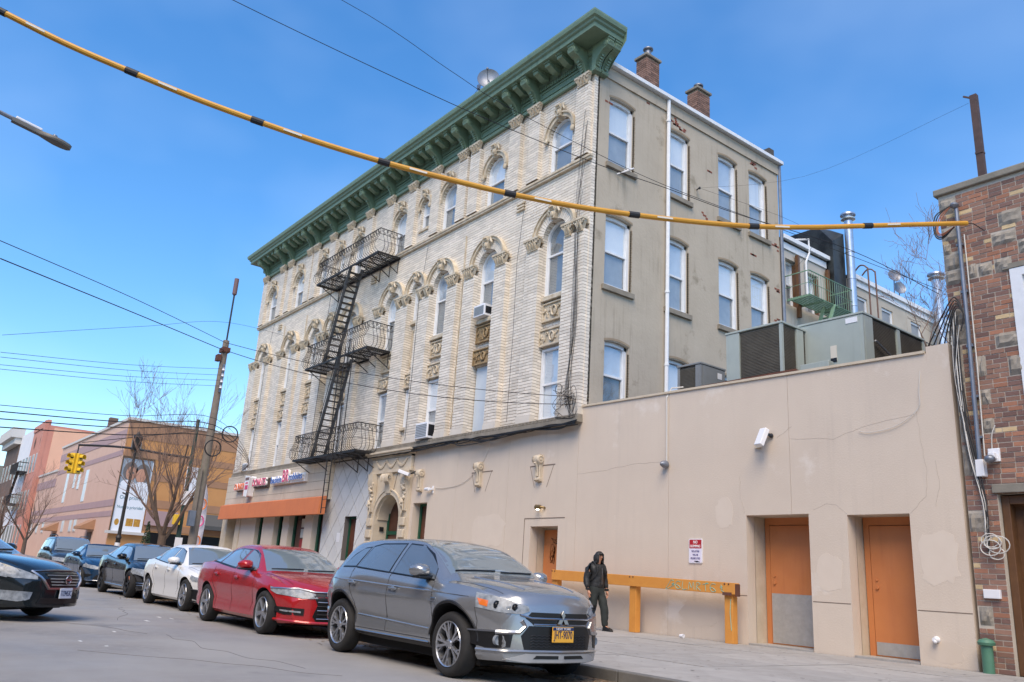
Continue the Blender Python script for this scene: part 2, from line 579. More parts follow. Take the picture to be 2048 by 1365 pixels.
BW = 25.7                    # facade width
CX = -BW / 2
BAYS = [-1.45, -4.82, -7.6, -9.32, -11.1]
BAYS = BAYS + [2 * CX - b for b in reversed(BAYS)]
PIL = [-0.35, -2.65, -3.65, -5.95, -6.7, -8.45, -10.2, -11.95]
PIL = PIL + [2 * CX - b for b in reversed(PIL)]
NARROW = (3, 6)
Z0, Z1 = 5.30, 15.86
CH, BL = 0.094, 0.29      # course height, brick pitch

house = thing('corner_tenement', 'four storey cream brick corner building with green bracketed cornice and grey stucco side', 'building', (CX, 4.6, 0))

# openings in the outer face: the tall recessed bays under the big arches (storeys 2-3) and the top storey windows
def half3(i): return 0.36 if i in NARROW else 0.56
def half4(i): return 0.30 if i in NARROW else 0.53
SP3 = 10.92                 # springing of the big arches
def sp3(i): return 11.12 if i in NARROW else SP3
Z4S, SP4 = 13.08, 14.42
def op3(i, z):
    h = half3(i)
    if z < Z0: return 0
    s = sp3(i)
    if z <= s: return h
    d = z - s
    return math.sqrt(max(0, h * h - d * d)) if d < h else 0
def op4(i, z):
    h = half4(i)
    lo = 13.64 if i in NARROW else Z4S
    if z < lo: return 0
    s = SP4 if i not in NARROW else 14.62
    if z <= s: return h
    d = z - s
    return math.sqrt(max(0, h * h - d * d)) if d < h else 0

def subtract(iv, a, b):
    out = []
    for (p, q) in iv:
        if b <= p or a >= q: out.append((p, q))
        else:
            if a > p: out.append((p, a))
            if b < q: out.append((b, q))
    return out

rb = random.Random(11)
brick_list = []            # (x0, x1, y0, y1, z0, z1)
mortar = MB()
def lay(iv_fn, z0, z1, y, back, edge):
    """running bond: iv_fn(z) gives solid intervals; edge pieces are deep so that reveals show courses"""
    nC = int(round((z1 - z0) / CH))
    for c in range(nC):
        za = z0 + c * CH
        zb = za + CH
        off = (BL / 2 if c % 2 else 0.0)
        for (a, b) in iv_fn((za + zb) / 2):
            if b - a < 0.02: continue
            mortar.box(a + 0.004, b - 0.004, y + 0.012, back, za, zb)
            k0 = math.floor((a - off) / BL)
            x = a
            while x < b - 0.015:
                xe = min(b, (math.floor((x - off) / BL + 1e-6) + 1) * BL + off)
                if b - xe < 0.035: xe = b
                if xe - x < 0.03 and xe < b:
                    xe = min(b, xe + BL)
                e = (x <= a + 1e-6 or xe >= b - 1e-6)
                j = rb.uniform(-0.0025, 0.0025)
                brick_list.append((x + (0.0 if x <= a + 1e-6 else 0.007), xe - (0.0 if xe >= b - 1e-6 else 0.007), y + j, edge if e else y + 0.03, za + 0.008, zb - 0.008))
                x = xe
def wall_iv(z):
    iv = [(-BW, 0.0)]
    for i, b in enumerate(BAYS):
        h = op3(i, z) if z < 12.9 else op4(i, z)
        if h > 0.01: iv = subtract(iv, b - h, b + h)
    return iv
REC = 0.15
lay(wall_iv, Z0, Z1, 0.0, 0.22, 0.22)
# raised piers of storeys 2-3 beside each bay
PIERS3 = []
for i, b in enumerate(BAYS):
    h = half3(i)
    w = 0.44 if i in NARROW else 0.62
    PIERS3.append((b - h - w, b - h)); PIERS3.append((b + h, b + h + w))
PIERS3[1] = (BAYS[0] + half3(0), 0.0)
PIERS3[-2] = (-BW, BAYS[-1] - half3(9))
pp = sorted(PIERS3)
merged = []
for a, b in pp:
    if merged and a < merged[-1][1] + 0.07: merged[-1] = (merged[-1][0], max(b, merged[-1][1]))
    else: merged.append((a, b))
PIER_IV = [(max(a, -BW), min(b, 0.0)) for a, b in merged]
lay(lambda z: PIER_IV, Z0 + 0.20, 10.70, -0.17, 0.0, 0.002)
# raised pilasters of the top storey
PIL_IV = [(max(p - 0.29, -BW), min(p + 0.29, 0.0)) for p in PIL]
lay(lambda z: PIL_IV, 13.12, 15.52, -0.15, 0.0, 0.002)
# recessed brick at the back of each tall bay
bay_back = {}
for i, b in enumerate(BAYS):
    h = half3(i)
    zlo, zhi = (7.50, 9.06) if i not in NARROW else (7.40, 9.95)
    lay(lambda z, b=b, h=h: [(b - h, b + h)], zlo, zhi, REC, REC + 0.05, REC + 0.03)
    # spandrel filling between window head and arch soffit is the window frame itself
# 300 nearest bricks as single parts, all others as one
CAMP = (15.74, -14.457, 0.92)
brick_list.sort(key=lambda q: (q[0] - CAMP[0]) ** 2 + (q[2] - CAMP[1]) ** 2 + (q[4] - CAMP[2]) ** 2)
far = MB()
for q in brick_list[300:]:
    far.tint = rb.random()
    x0, x1, y0, y1, z0, z1 = q
    far.add([(x0, y0, z0), (x1, y0, z0), (x1, y1, z0), (x0, y1, z0), (x0, y0, z1), (x1, y0, z1), (x1, y1, z1), (x0, y1, z1)],
            [(0, 3, 2, 1), (4, 5, 6, 7), (0, 1, 5, 4), (1, 2, 6, 5), (3, 0, 4, 7)])
fw = obj('front_wall', mortar, 'mortar_tan', house)
o = obj('brick_field', far, 'brick_cream', fw); o['kind'] = 'stuff'
unit = MB().box(-0.5, 0.5, -0.5, 0.5, -0.5, 0.5).mesh('brick')
mat('brick_cream_single', S(228, 219, 205), 0.55, col2=S(218, 207, 190), vs=1.1, objrand=0.14, bump=0.12, bs=60)
for q in brick_list[:300]:
    o = link_mesh('brick', unit, 'brick_cream_single', fw)
    o.location = ((q[0] + q[1]) / 2, (q[2] + q[3]) / 2, (q[4] + q[5]) / 2)
    o.scale = (q[1] - q[0], q[3] - q[2], q[5] - q[4])

# core behind the facade (side, back, roof)
SIDEWIN = [(0.66, 1.74, 13.08, 15.36), (3.32, 4.36, 13.05, 15.38), (5.86, 6.88, 13.05, 15.46), (7.56, 8.60, 13.05, 15.46),
           (0.64, 1.72, 9.18, 11.42), (3.26, 4.30, 9.18, 11.54), (5.82, 6.84, 9.24, 11.56), (7.54, 8.58, 9.24, 11.58),
           (0.74, 1.70, 5.62, 7.58), (3.30, 4.30, 5.62, 7.62), (5.90, 6.84, 5.62, 7.62), (7.60, 8.55, 5.62, 7.62)]
sideT = lambda u, v, w: (-v, u, w)        # rect_wall's (x, y, z) -> side wall: u = along depth, v = into the wall, w = up
def side_wall_mesh():
    mb = MB(sideT)
    holes = [(a, b, c, d) for (a, b, c, d) in SIDEWIN]
    rect_wall(mb, 0.02, 9.30, 0.0, 16.30, holes, 0.0, 0.30)
    # shallow segmental infill over each head
    for (a, b, c, d) in SIDEWIN:
        cxx, n = (a + b) / 2, 8
        hw, rise = (b - a) / 2, 0.06
        for k in range(n):
            t0, t1 = -1 + 2 * k / n, -1 + 2 * (k + 1) / n
            za, zb_ = d - rise * t0 * t0, d - rise * t1 * t1
            mb.add([(cxx + hw * t0, 0.004, za), (cxx + hw * t1, 0.004, zb_), (cxx + hw * t1, 0.004, d + 0.002), (cxx + hw * t0, 0.004, d + 0.002),
                    (cxx + hw * t0, 0.15, za), (cxx + hw * t1, 0.15, zb_), (cxx + hw * t1, 0.15, d + 0.002), (cxx + hw * t0, 0.15, d + 0.002)],
                   [(0, 1, 2, 3), (0, 4, 5, 1), (4, 7, 6, 5)])
    return mb
side = obj('side_wall', side_wall_mesh(), 'stucco_grey', house)
cm = MB()
cm.quad((-BW, 0.3, 0), (-BW, 9.3, 0), (-BW, 9.3, 16.3), (-BW, 0.3, 16.3))
cm.quad((-BW, 9.3, 0), (0, 9.3, 0), (0, 9.3, 16.3), (-BW, 9.3, 16.3))
obj('rear_wall', cm, 'stucco_grey', house)
obj('roof', MB().box(-BW, -0.02, 0.25, 9.28, 16.1, 16.32), 'roof_tar', house)
# dark rooms behind the windows
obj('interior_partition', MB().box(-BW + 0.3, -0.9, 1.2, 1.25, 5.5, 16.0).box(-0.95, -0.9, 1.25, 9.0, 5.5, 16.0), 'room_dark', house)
# smooth quoin strip at the corner where the brick returns
obj('quoin_return', MB().box(-0.02, 0.018, 0.010, 0.122, Z0, Z1), 'mortar_tan', house)
qb = MB()
for c in range(int((Z1 - Z0) / CH)):
    qb.tint = rb.random()
    qb.box(-0.01, 0.022, -0.004, (0.135 if c % 2 else 0.125), Z0 + c * CH + 0.007, Z0 + (c + 1) * CH - 0.007)
o = obj('corner_brick', qb, 'brick_cream', house); o['kind'] = 'stuff'

# ---------------------------------------------------------------- sash windows
def sash(parent, T, a, b, c, d, arch=0.0, pane='curtain_white', low='screen_grey', depth=0.0, split=0.5, frame=0.07, name='window', board=False, seg=False):
    """double hung window: T maps (u, w outward, v up); arch = radius of a round head, spring at d"""
    if board:
        return obj(name, MB(T).box(a, b, -0.10, -0.06, c, d), 'board_blue', parent)
    mb = MB(T)
    f = frame
    top = d
    mb.box(a, a + f, -0.12, 0.0, c, top); mb.box(b - f, b, -0.12, 0.0, c, top)
    mb.box(a + f, b - f, -0.12, 0.0, c, c + f)
    cx_, hw = (a + b) / 2, (b - a) / 2
    if arch:
        mb.arch(cx_, top, hw - f, hw, -0.12, 0.0, 14)
    elif seg:
        n = 8
        for k in range(n):
            t0, t1 = -1 + 2 * k / n, -1 + 2 * (k + 1) / n
            z0_, z1_ = top - 0.06 * t0 * t0, top - 0.06 * t1 * t1
            mb.add([(cx_ + hw * t0, 0, z0_ - 0.10), (cx_ + hw * t1, 0, z1_ - 0.10), (cx_ + hw * t1, 0, z1_), (cx_ + hw * t0, 0, z0_),
                    (cx_ + hw * t0, -0.12, z0_ - 0.10), (cx_ + hw * t1, -0.12, z1_ - 0.10)], [(0, 1, 2, 3), (0, 4, 5, 1)])
    else:
        mb.box(a + f, b - f, -0.12, 0.0, top - f, top)
    full = top + (hw if arch else 0)
    mid = c + (full - c) * split
    mb.box(a + f, b - f, -0.10, -0.025, mid - 0.03, mid + 0.03)
    s = 0.035                        # sash stiles
    mb.box(a + f, a + f + s, -0.085, -0.03, c + f, top - (0 if arch else f)); mb.box(b - f - s, b - f, -0.085, -0.03, c + f, top - (0 if arch else f))
    mb.box(a + f + s, b - f - s, -0.085, -0.035, c + f, c + f + s)
    w = obj(name, mb, 'white_frame', parent)
    # panes
    g1 = MB(T)
    if arch:
        n = 14
        pts = [(a + f, -0.07, mid), (b - f, -0.07, mid)] + [(cx_ + (hw - f) * math.cos(PI * k / n), -0.07, top + (hw - f) * math.sin(PI * k / n)) for k in range(n + 1)]
        g1.add(pts, [tuple(range(len(pts)))])
        bk = [(p[0], -0.085, p[2]) for p in pts]
    else:
        pts = [(a + f, -0.07, mid), (b - f, -0.07, mid), (b - f, -0.07, top - f - (0.03 if seg else 0)), (a + f, -0.07, top - f - (0.03 if seg else 0))]
        g1.add(pts, [(0, 1, 2, 3)])
        bk = [(p[0], -0.085, p[2]) for p in pts]
    obj('pane', g1, 'window_glass', w)
    obj('pane_backing', MB(T).add(bk, [tuple(range(len(bk)))]), pane, w)  # pale sheet: curtain tone plus stand-in for sky reflected in upper panes
    obj('lower_pane', MB(T).add([(a + f, -0.075, c + f), (b - f, -0.075, c + f), (b - f, -0.075, mid), (a + f, -0.075, mid)], [(0, 1, 2, 3)]), 'window_glass', w)
    obj('insect_screen', MB(T).add([(a + f, -0.11, c + f), (b - f, -0.11, c + f), (b - f, -0.11, mid), (a + f, -0.11, mid)], [(0, 1, 2, 3)]), low, w)
    return w

def frontT(y): return lambda u, w, v: (u, y - w, v)
sideWT = lambda u, w, v: (-0.10 + w, u, v)
rw = random.Random(5)
for i, b in enumerate(BAYS):
    h3, h4 = half3(i), half4(i)
    pv = rw.choice(['curtain_white', 'pane_sky', 'curtain_dim', 'curtain_blue'])
    if i not in NARROW:
        sash(house, frontT(REC - 0.02), b - h3, b + h3, 9.08, SP3 - 0.02, arch=h3, pane=pv, split=0.56)
        if i == 1: sash(house, frontT(REC - 0.02), b - h3 + 0.04, b + h3 - 0.04, 5.34, 7.52, board=True, name='boarded_window')
        else: sash(house, frontT(REC - 0.02), b - h3 + 0.02, b + h3 - 0.02, 5.34, 7.48, pane=rw.choice(['curtain_white', 'curtain_dim', 'pane_sky']), low='curtain_white' if i == 0 else rw.choice(['screen_grey', 'screen_pale', 'curtain_dim']))
        sash(house, frontT(0.10), b - h4, b + h4, Z4S + 0.02, SP4, arch=h4, pane=rw.choice(['curtain_white', 'pane_sky', 'curtain_blue']), low=rw.choice(['screen_grey', 'screen_pale']))
    else:
        sash(house, frontT(REC - 0.02), b - h3, b + h3, 9.98, sp3(i), arch=h3, pane=pv, frame=0.06)
        sash(house, frontT(REC - 0.02), b - h3 + 0.02, b + h3 - 0.02, 5.95, 7.38, pane=pv, frame=0.06)
        sash(house, frontT(0.10), b - h4, b + h4, 13.66, 14.62, arch=h4, pane=pv, frame=0.06)
for k, (a, b, c, d) in enumerate(SIDEWIN):
    sash(house, sideWT, a, b, c, d, seg=True, frame=0.09, low='curtain_dim' if k == 8 else 'screen_pale', pane=['curtain_white', 'curtain_white', 'curtain_blue'][k % 3])

# ---------------------------------------------------------------- terracotta trim
def relief(mb, cx_, cz, w, h, y, seed, dens=26):
    """scrolled cartouche relief on a panel of w x h, centred; y is the panel face, relief stands proud towards -y"""
    r = random.Random(seed)
    # central shield ring
    n = 14
    ring = [(cx_ + 0.22 * h * 1.0 * math.cos(2 * PI * k / n), y - 0.035, cz + 0.30 * h * math.sin(2 * PI * k / n)) for k in range(n + 1)]
    mb.tube(ring, 0.055 * h + 0.006, 6, cap=False)
    mb.ell((cx_, y - 0.01, cz), (0.13 * h, 0.03, 0.20 * h))
    for sgn in (-1, 1):
        for q in range(3):
            # volutes
            ccx, ccz = cx_ + sgn * (0.20 + 0.13 * q) * w, cz + (0.22, -0.18, 0.10)[q] * h
            sp = [(ccx + sgn * (0.11 * h) * (1 - t / 12) * math.cos(t * 0.8 + q), y - 0.03, ccz + (0.13 * h) * (1 - t / 12) * math.sin(t * 0.8 + q)) for t in range(11)]
            mb.tube(sp, [0.05 * h * (1 - 0.05 * t) for t in range(11)], 5)
        for q in range(dens // 4):
            mb.ell((cx_ + sgn * r.uniform(0.08, 0.46) * w, y - 0.015, cz + r.uniform(-0.40, 0.40) * h), (r.uniform(0.03, 0.07) * h + 0.008, 0.032, r.uniform(0.05, 0.11) * h), 6, 4)

def panel(name, parent, x0, x1, z0, z1, y, seed, m='terracotta', fr=0.045):
    mb = MB()
    mb.box(x0, x1, y, y + 0.04, z0, z1)
    mb.box(x0, x1, y - 0.045, y, z0, z0 + fr); mb.box(x0, x1, y - 0.045, y, z1 - fr, z1)
    mb.box(x0, x0 + fr, y - 0.043, y, z0 + fr, z1 - fr); mb.box(x1 - fr, x1, y - 0.043, y, z0 + fr, z1 - fr)
    p = obj(name, mb, m, parent)
    rm = MB(); relief(rm, (x0 + x1) / 2, (z0 + z1) / 2, (x1 - x0) - 2 * fr, (z1 - z0) - 2 * fr, y, seed)
    obj('cartouche', rm, m, p, smooth=True, angle=60)['kind'] = 'stuff'
    return p

def capital_mesh(w, h, proud=0.16, seed=0):
    """leafy pier capital, centred on x, hangs from z=h down to 0, back at y=0"""
    mb = MB()
    mb.box(-w / 2 - 0.02, w / 2 + 0.02, -0.11, 0, 0, 0.05)
    mb.prism([(-w / 2, 0.05), (w / 2, 0.05), (w / 2 + 0.09, h - 0.07), (-w / 2 - 0.09, h - 0.07)], -0.10, 0)
    mb.box(-w / 2 - 0.12, w / 2 + 0.12, -proud - 0.03, 0, h - 0.07, h)
    r = random.Random(seed)
    for sgn in (-1, 1):
        c = (sgn * (w / 2 + 0.02), -proud + 0.02, h * 0.66)
        sp = [(c[0] + sgn * 0.075 * (1 - t / 13) * math.cos(t * 0.75), c[1], c[2] + 0.085 * (1 - t / 13) * math.sin(t * 0.75)) for t in range(12)]
        mb.tube(sp, [0.034 - 0.0014 * t for t in range(12)], 5)
    nl = max(3, int(w / 0.11))
    for k in range(nl):
        x = -w / 2 + (k + 0.5) * w / nl
        mb.tube([(x, -0.10, 0.05), (x + r.uniform(-0.02, 0.02), -0.14, h * 0.35), (x, -0.19, h * 0.58), (x, -0.17, h * 0.50)], [0.035, 0.045, 0.035, 0.012], 5)
        mb.ell((x + 0.02, -0.15, h * 0.74), (0.035, 0.035, 0.05), 6, 4)
    return mb.mesh('capital')

trim = 'terracotta'
# capitals at the springing of the big arches, one per pier
for k, (a, b) in enumerate(PIER_IV):
    w = b - a
    parts_ = [(a, b)] if w < 0.75 else [(a, a + min(0.62, w / 2 - 0.06)), (b - min(0.62, w / 2 - 0.06), b)]
    for (p, q) in parts_:
        o = link_mesh('capital', capital_mesh(q - p - 0.16, 0.40, seed=k), trim, house, smooth=True, angle=50)
        o.location = ((p + q) / 2, -0.10, 10.62)
# impost course between the capitals
for k, (a, b) in enumerate(PIER_IV):
    obj('impost_course', MB().box(a, b, -0.06, 0.0, 10.86, 10.98), trim, house)
cap4 = capital_mesh(0.42, 0.36, 0.13, 9)
for p in PIL:
    o = link_mesh('capital', cap4, trim, house, smooth=True, angle=50)
    o.location = (min(max(p, -BW + 0.27), -0.27), -0.08, 15.50)

def keystone_mesh(h=0.42):
    mb = MB()
    mb.prism([(-0.09, 0), (0.09, 0), (0.14, h), (-0.14, h)], -0.16, 0.0)
    sp = [(0, -0.17 - 0.07 * (1 - t / 13) * math.cos(t * 0.75), h * 0.78 + 0.08 * (1 - t / 13) * math.sin(t * 0.75)) for t in range(12)]
    for dx in (-0.07, 0, 0.07):
        mb.tube([(p[0] + dx, p[1], p[2]) for p in sp], 0.035, 5)
    for sgn in (-1, 1):
        mb.tube([(sgn * 0.08, -0.12, h * 0.55), (sgn * 0.20, -0.12, h * 0.75), (sgn * 0.24, -0.10, h * 0.45), (sgn * 0.18, -0.09, h * 0.3)], [0.05, 0.06, 0.045, 0.02], 5)
        mb.ell((sgn * 0.17, -0.10, h * 0.92), (0.07, 0.06, 0.06), 6, 4)
    mb.ell((0, -0.17, h * 0.30), (0.07, 0.06, 0.10), 6, 5)
    return mb.mesh('keystone')
key = keystone_mesh()

# big arches: voussoir ring of cream bricks under a moulded hood, with keystone; then top storey hoods
for i, b in enumerate(BAYS):
    h = half3(i)
    s = sp3(i)
    R = h + (0.30 if i not in NARROW else 0.24)
    nv = int(PI * (h + 0.12) / 0.085)
    vo = MB()
    for k in range(nv):
        a0, a1 = PI * k / nv, PI * (k + 1) / nv
        da = 0.006 / h
        vo.tint = rb.random()
        vo.arch(b, s, h - 0.012, R, -0.055 + rb.uniform(-0.003, 0.003), 0.16, 1, a0 + da, a1 - da)
    ar = obj('arch', MB().arch(b, s, h - 0.004, R - 0.01, -0.045, 0.14, 24), 'mortar_tan', house)
    o = obj('voussoir_ring', vo, 'brick_cream', ar); o['kind'] = 'stuff'
    hd = MB().arch(b, s, R, R + 0.09, -0.13, 0.0, 24).arch(b, s, R + 0.09, R + 0.12, -0.17, 0.0, 24)
    obj('hood_mould', hd, trim, ar, smooth=True)
    k_ = link_mesh('keystone', key, trim, ar, smooth=True, angle=50); k_.location = (b, -0.03, s + h - 0.03)
    if i in NARROW: k_.scale = (0.8, 0.9, 0.9)
    # top storey: moulded hood with ball stops and keystone
    h4 = half4(i)
    s4 = SP4 if i not in NARROW else 14.62
    r0 = h4 + 0.0
    hd4 = MB().arch(b, s4, r0, r0 + 0.12, -0.07, 0.10, 22).arch(b, s4, r0 + 0.12, r0 + 0.17, -0.12, 0.0, 22)
    for sgn in (-1, 1):
        hd4.box(b + sgn * (r0 + 0.085) - 0.085, b + sgn * (r0 + 0.085) + 0.085, -0.10, 0.0, s4 - 0.10, s4)
        hd4.ell((b + sgn * (r0 + 0.09), -0.10, s4 - 0.12), (0.085, 0.06, 0.10), 8, 5)
    hood = obj('window_hood', hd4, trim, house, smooth=True)
    k_ = link_mesh('keystone', key, trim, hood, smooth=True, angle=50); k_.location = (b, -0.02, s4 + h4 + 0.02)
    k_.scale = (0.9, 0.85, 0.95) if i not in NARROW else (0.7, 0.8, 0.8)
    # panels in the tall bay
    if i not in NARROW:
        mt = 'terracotta_dark' if i in (1,) else trim
        panel('ornament_panel', house, b - h + 0.03, b + h - 0.03, 8.30, 8.88, REC - 0.06, 20 + i, mt)
        panel('lintel_panel', house, b - h - 0.02, b + h + 0.02, 7.54, 8.06, REC - 0.10, 40 + i, mt)
        obj('window_sill', MB().box(b - h - 0.02, b + h + 0.02, REC - 0.16, REC + 0.02, 8.94, 9.08), trim, house, bevel=0.012)
    else:
        panel('lintel_panel', house, b - h - 0.02, b + h + 0.02, 7.42, 7.96, REC - 0.10, 40 + i, trim)
        obj('window_sill', MB().box(b - h, b + h, REC - 0.14, REC + 0.02, 9.86, 9.98), trim, house)
        obj('window_sill', MB().box(b - h4 - 0.05, b + h4 + 0.05, -0.06, 0.08, 13.56, 13.66), trim, house)
        obj('window_sill', MB().box(b - h, b + h, REC - 0.14, REC + 0.06, 5.86, 5.95), trim, house)
        rec = MB().box(b - h + 0.04, b + h - 0.04, REC - 0.03, REC - 0.005, 8.2, 8.24).box(b - h + 0.04, b + h - 0.04, REC - 0.03, REC - 0.005, 9.60, 9.64)
        rec.box(b - h + 0.04, b - h + 0.08, REC - 0.03, REC - 0.005, 8.24, 9.6).box(b + h - 0.08, b + h - 0.04, REC - 0.03, REC - 0.005, 8.24, 9.6)
        obj('blank_panel', rec, trim, house)
        obj('brick_apron', MB().box(b - h, b + h, REC - 0.01, REC + 0.05, 5.3, 5.86), 'brick_cream', house)
# string course under the top storey and a thin one above the arches
obj('string_course', MB().box(-BW - 0.04, 0.04, -0.10, 0.0, 12.93, 13.0).box(-BW - 0.06, 0.06, -0.13, 0.0, 13.0, 13.07), trim, house)
for k in range(3):
    for x in (-3.15, -22.55, -12.85):
        obj('brick_corbel', MB().box(x - 0.28, x + 0.10, -0.075, 0.0, 12.34 + k * 0.11, 12.40 + k * 0.11), trim, house)
# stone ledge over the ground storey with fret pattern and pier plinths
lg = MB().box(-BW - 0.08, 0.03, -0.22, 0.0, 5.08, 5.20).box(-BW - 0.05, 0.02, -0.20, 0.0, 5.20, 5.30)
obj('stone_ledge', lg, 'ledge_stone', house, bevel=0.01)
fm = MB()
for k in range(int(BW / 0.16)):
    x = -BW + k * 0.16
    fm.box(x + 0.02, x + 0.12, -0.215, -0.20, 5.215, 5.24).box(x + 0.02, x + 0.045, -0.215, -0.20, 5.24, 5.285).box(x + 0.075, x + 0.12, -0.214, -0.20, 5.26, 5.285)
o = obj('fret_band', fm, 'ledge_stone', house); o['kind'] = 'stuff'
pl = MB()
for (a, b) in PIER_IV:
    obj('pier_plinth', MB().box(a - 0.02, b + 0.0, -0.19, 0.0, 5.30, 5.44).box(a - 0.01, b, -0.18, 0, 5.44, 5.50), 'brick_cream', house)

# ---------------------------------------------------------------- green cornice
CE, CW = 0.95, -BW - 0.85           # right and left ends of the crown
CF = -0.98                          # front of the crown
corn = thing('cornice_tmp', None, None)
bpy.data.objects.remove(corn)
cb = MB()
PROF = [(0.0, 15.86), (-0.10, 15.86), (-0.10, 15.94), (-0.06, 15.98), (-0.06, 16.50), (-0.14, 16.56), (-0.14, 16.70)]   # frieze
# crown profile measured as (outward distance, z)
CROWN = [(0.72, 16.70), (0.80, 16.70), (0.80, 16.84), (0.86, 16.88), (0.88, 16.94), (0.95, 16.98), (0.98, 17.08), (0.98, 17.14), (0.0, 17.20)]
def ring(prof, fn):
    return [fn(d, z) for (d, z) in prof]
def sweep(mb, prof, path):
    """path: list of functions mapping (d, z) -> xyz"""
    n = len(prof)
    vs_, fs = [], []
    for fn in path:
        vs_ += [fn(d, z) for (d, z) in prof]
    for i in range(len(path) - 1):
        for k in range(n - 1):
            fs.append((i * n + k, i * n + k + 1, (i + 1) * n + k + 1, (i + 1) * n + k))
    mb.add(vs_, fs)
path = [lambda d, z: (-BW - d * 0.87, 0.30, z), lambda d, z: (-BW - d * 0.87, -d, z), lambda d, z: (d * 0.97, -d, z), lambda d, z: (d * 0.97, 0.38, z)]
sweep(cb, CROWN, path)
sweep(cb, [(0.0, 16.70), (0.72, 16.70)], path)
cornice = obj('cornice', cb, 'green_paint', house)
fr = MB()
FR = [(0.02, 15.80), (0.12, 15.80), (0.14, 15.88), (0.10, 15.94), (0.07, 15.98), (0.07, 16.46), (0.13, 16.50), (0.13, 16.58), (0.16, 16.62), (0.16, 16.70)]
sweep(fr, FR, [lambda d, z: (-BW - d, 0.30, z), lambda d, z: (-BW - d, -d, z), lambda d, z: (d, -d, z), lambda d, z: (d, 0.38, z)])
fr.quad((0.0, 0.38, 15.80), (0.92, 0.38, 16.70), (0.95, 0.38, 17.14), (0.0, 0.38, 17.2))
obj('frieze', fr, 'green_paint', cornice)
obj('cornice_top', MB().box(-BW - 0.4, 0.5, -0.4, 0.25, 17.14, 17.26), 'roof_tar', cornice)

def scroll_bracket_mesh(w=0.26):
    """big S-scroll bracket; local: x width, outward -y, z from 15.82"""
    prof = [(0.0, 0.0), (0.14, 0.0), (0.17, 0.06), (0.13, 0.12), (0.16, 0.24), (0.26, 0.40), (0.42, 0.52), (0.56, 0.56), (0.66, 0.62), (0.69, 0.72), (0.66, 0.80), (0.70, 0.83), (0.70, 0.90), (0.0, 0.90)]
    mb = MB(lambda u, v, w_: (v, -u, w_))
    mb.prism(prof, -w / 2, w / 2)
    mb2 = MB(lambda u, v, w_: (v, -u, w_))
    inner = [(0.16, 0.16), (0.19, 0.26), (0.29, 0.42), (0.44, 0.555), (0.57, 0.595), (0.67, 0.66), (0.71, 0.73), (0.68, 0.79), (0.60, 0.70), (0.40, 0.66), (0.2, 0.5)]
    mb.prism(inner, -w / 2 + 0.05, w / 2 - 0.05)
    # volute bosses on the cheeks and leaf on the front
    for sx in (-1, 1):
        mb.lathe([(0.0, sx * (w / 2 + 0.03)), (0.085, sx * (w / 2 + 0.02)), (0.10, sx * w / 2 * 0.98)], 12, (0.56, 0, 0.70), axis='y')
    for k in range(5):
        mb.ell((0.175 + 0.028 * k + 0.012 * k * k * 0.3, 0, 0.17 + 0.065 * k), (0.03, 0.07, 0.05), 6, 4)
    return mb.mesh('bracket')
brk = scroll_bracket_mesh()
def modillion_mesh(w=0.22):
    mb = MB(lambda u, v, w_: (v, -u, w_))
    mb.prism([(0.14, 0.0), (0.30, -0.02), (0.52, 0.08), (0.60, 0.10), (0.62, 0.14), (0.62, 0.24), (0.14, 0.24)], -w / 2, w / 2)
    mb.box(0.12, 0.66, -w / 2 - 0.025, w / 2 + 0.025, 0.20, 0.26)
    return mb.mesh('modillion')
mod = modillion_mesh()
for p in PIL:
    o = link_mesh('bracket', brk, 'green_paint', cornice)
    o.location = (min(max(p, -BW + 0.15), -0.12), -0.05, 15.81)
for (x, a) in ((0.05, 0), ):
    for y in (0.24, -0.06):
        o = link_mesh('bracket', brk, 'green_paint', cornice)
        o.location = (0.05, y, 15.81); o.rotation_euler = (0, 0, PI / 2)
o = link_mesh('bracket', brk, 'green_paint', cornice); o.location = (-BW - 0.05, 0.1, 15.81); o.rotation_euler = (0, 0, -PI / 2)
sp_ = sorted(PIL)
for a, b in zip(sp_[:-1], sp_[1:]):
    n = 3 if b - a > 1.9 else (2 if b - a > 1.5 else (1 if b - a > 0.9 else 0))
    for k in range(n):
        o = link_mesh('modillion', mod, 'green_paint', cornice)
        o.location = (a + (b - a) * (k + 1) / (n + 1), -0.06, 16.44)
    # dentil course with sunk panel below
    dm = MB()
    nd = int((b - a - 0.30) / 0.085)
    for k in range(nd):
        x = a + 0.17 + k * 0.085
        dm.box(x, x + 0.05, -0.13, -0.07, 16.30, 16.45)
    if nd > 1:
        o = obj('dentil_row', dm, 'green_paint', cornice)
    if b - a > 0.6:
        pm = MB().box(a + 0.20, b - 0.20, -0.10, -0.07, 16.20, 16.235).box(a + 0.20, b - 0.20, -0.10, -0.07, 15.99, 16.025)
        pm.box(a + 0.20, a + 0.235, -0.098, -0.07, 16.025, 16.2).box(b - 0.235, b - 0.20, -0.098, -0.07, 16.025, 16.2)
        obj('frieze_panel', pm, 'green_paint', cornice)

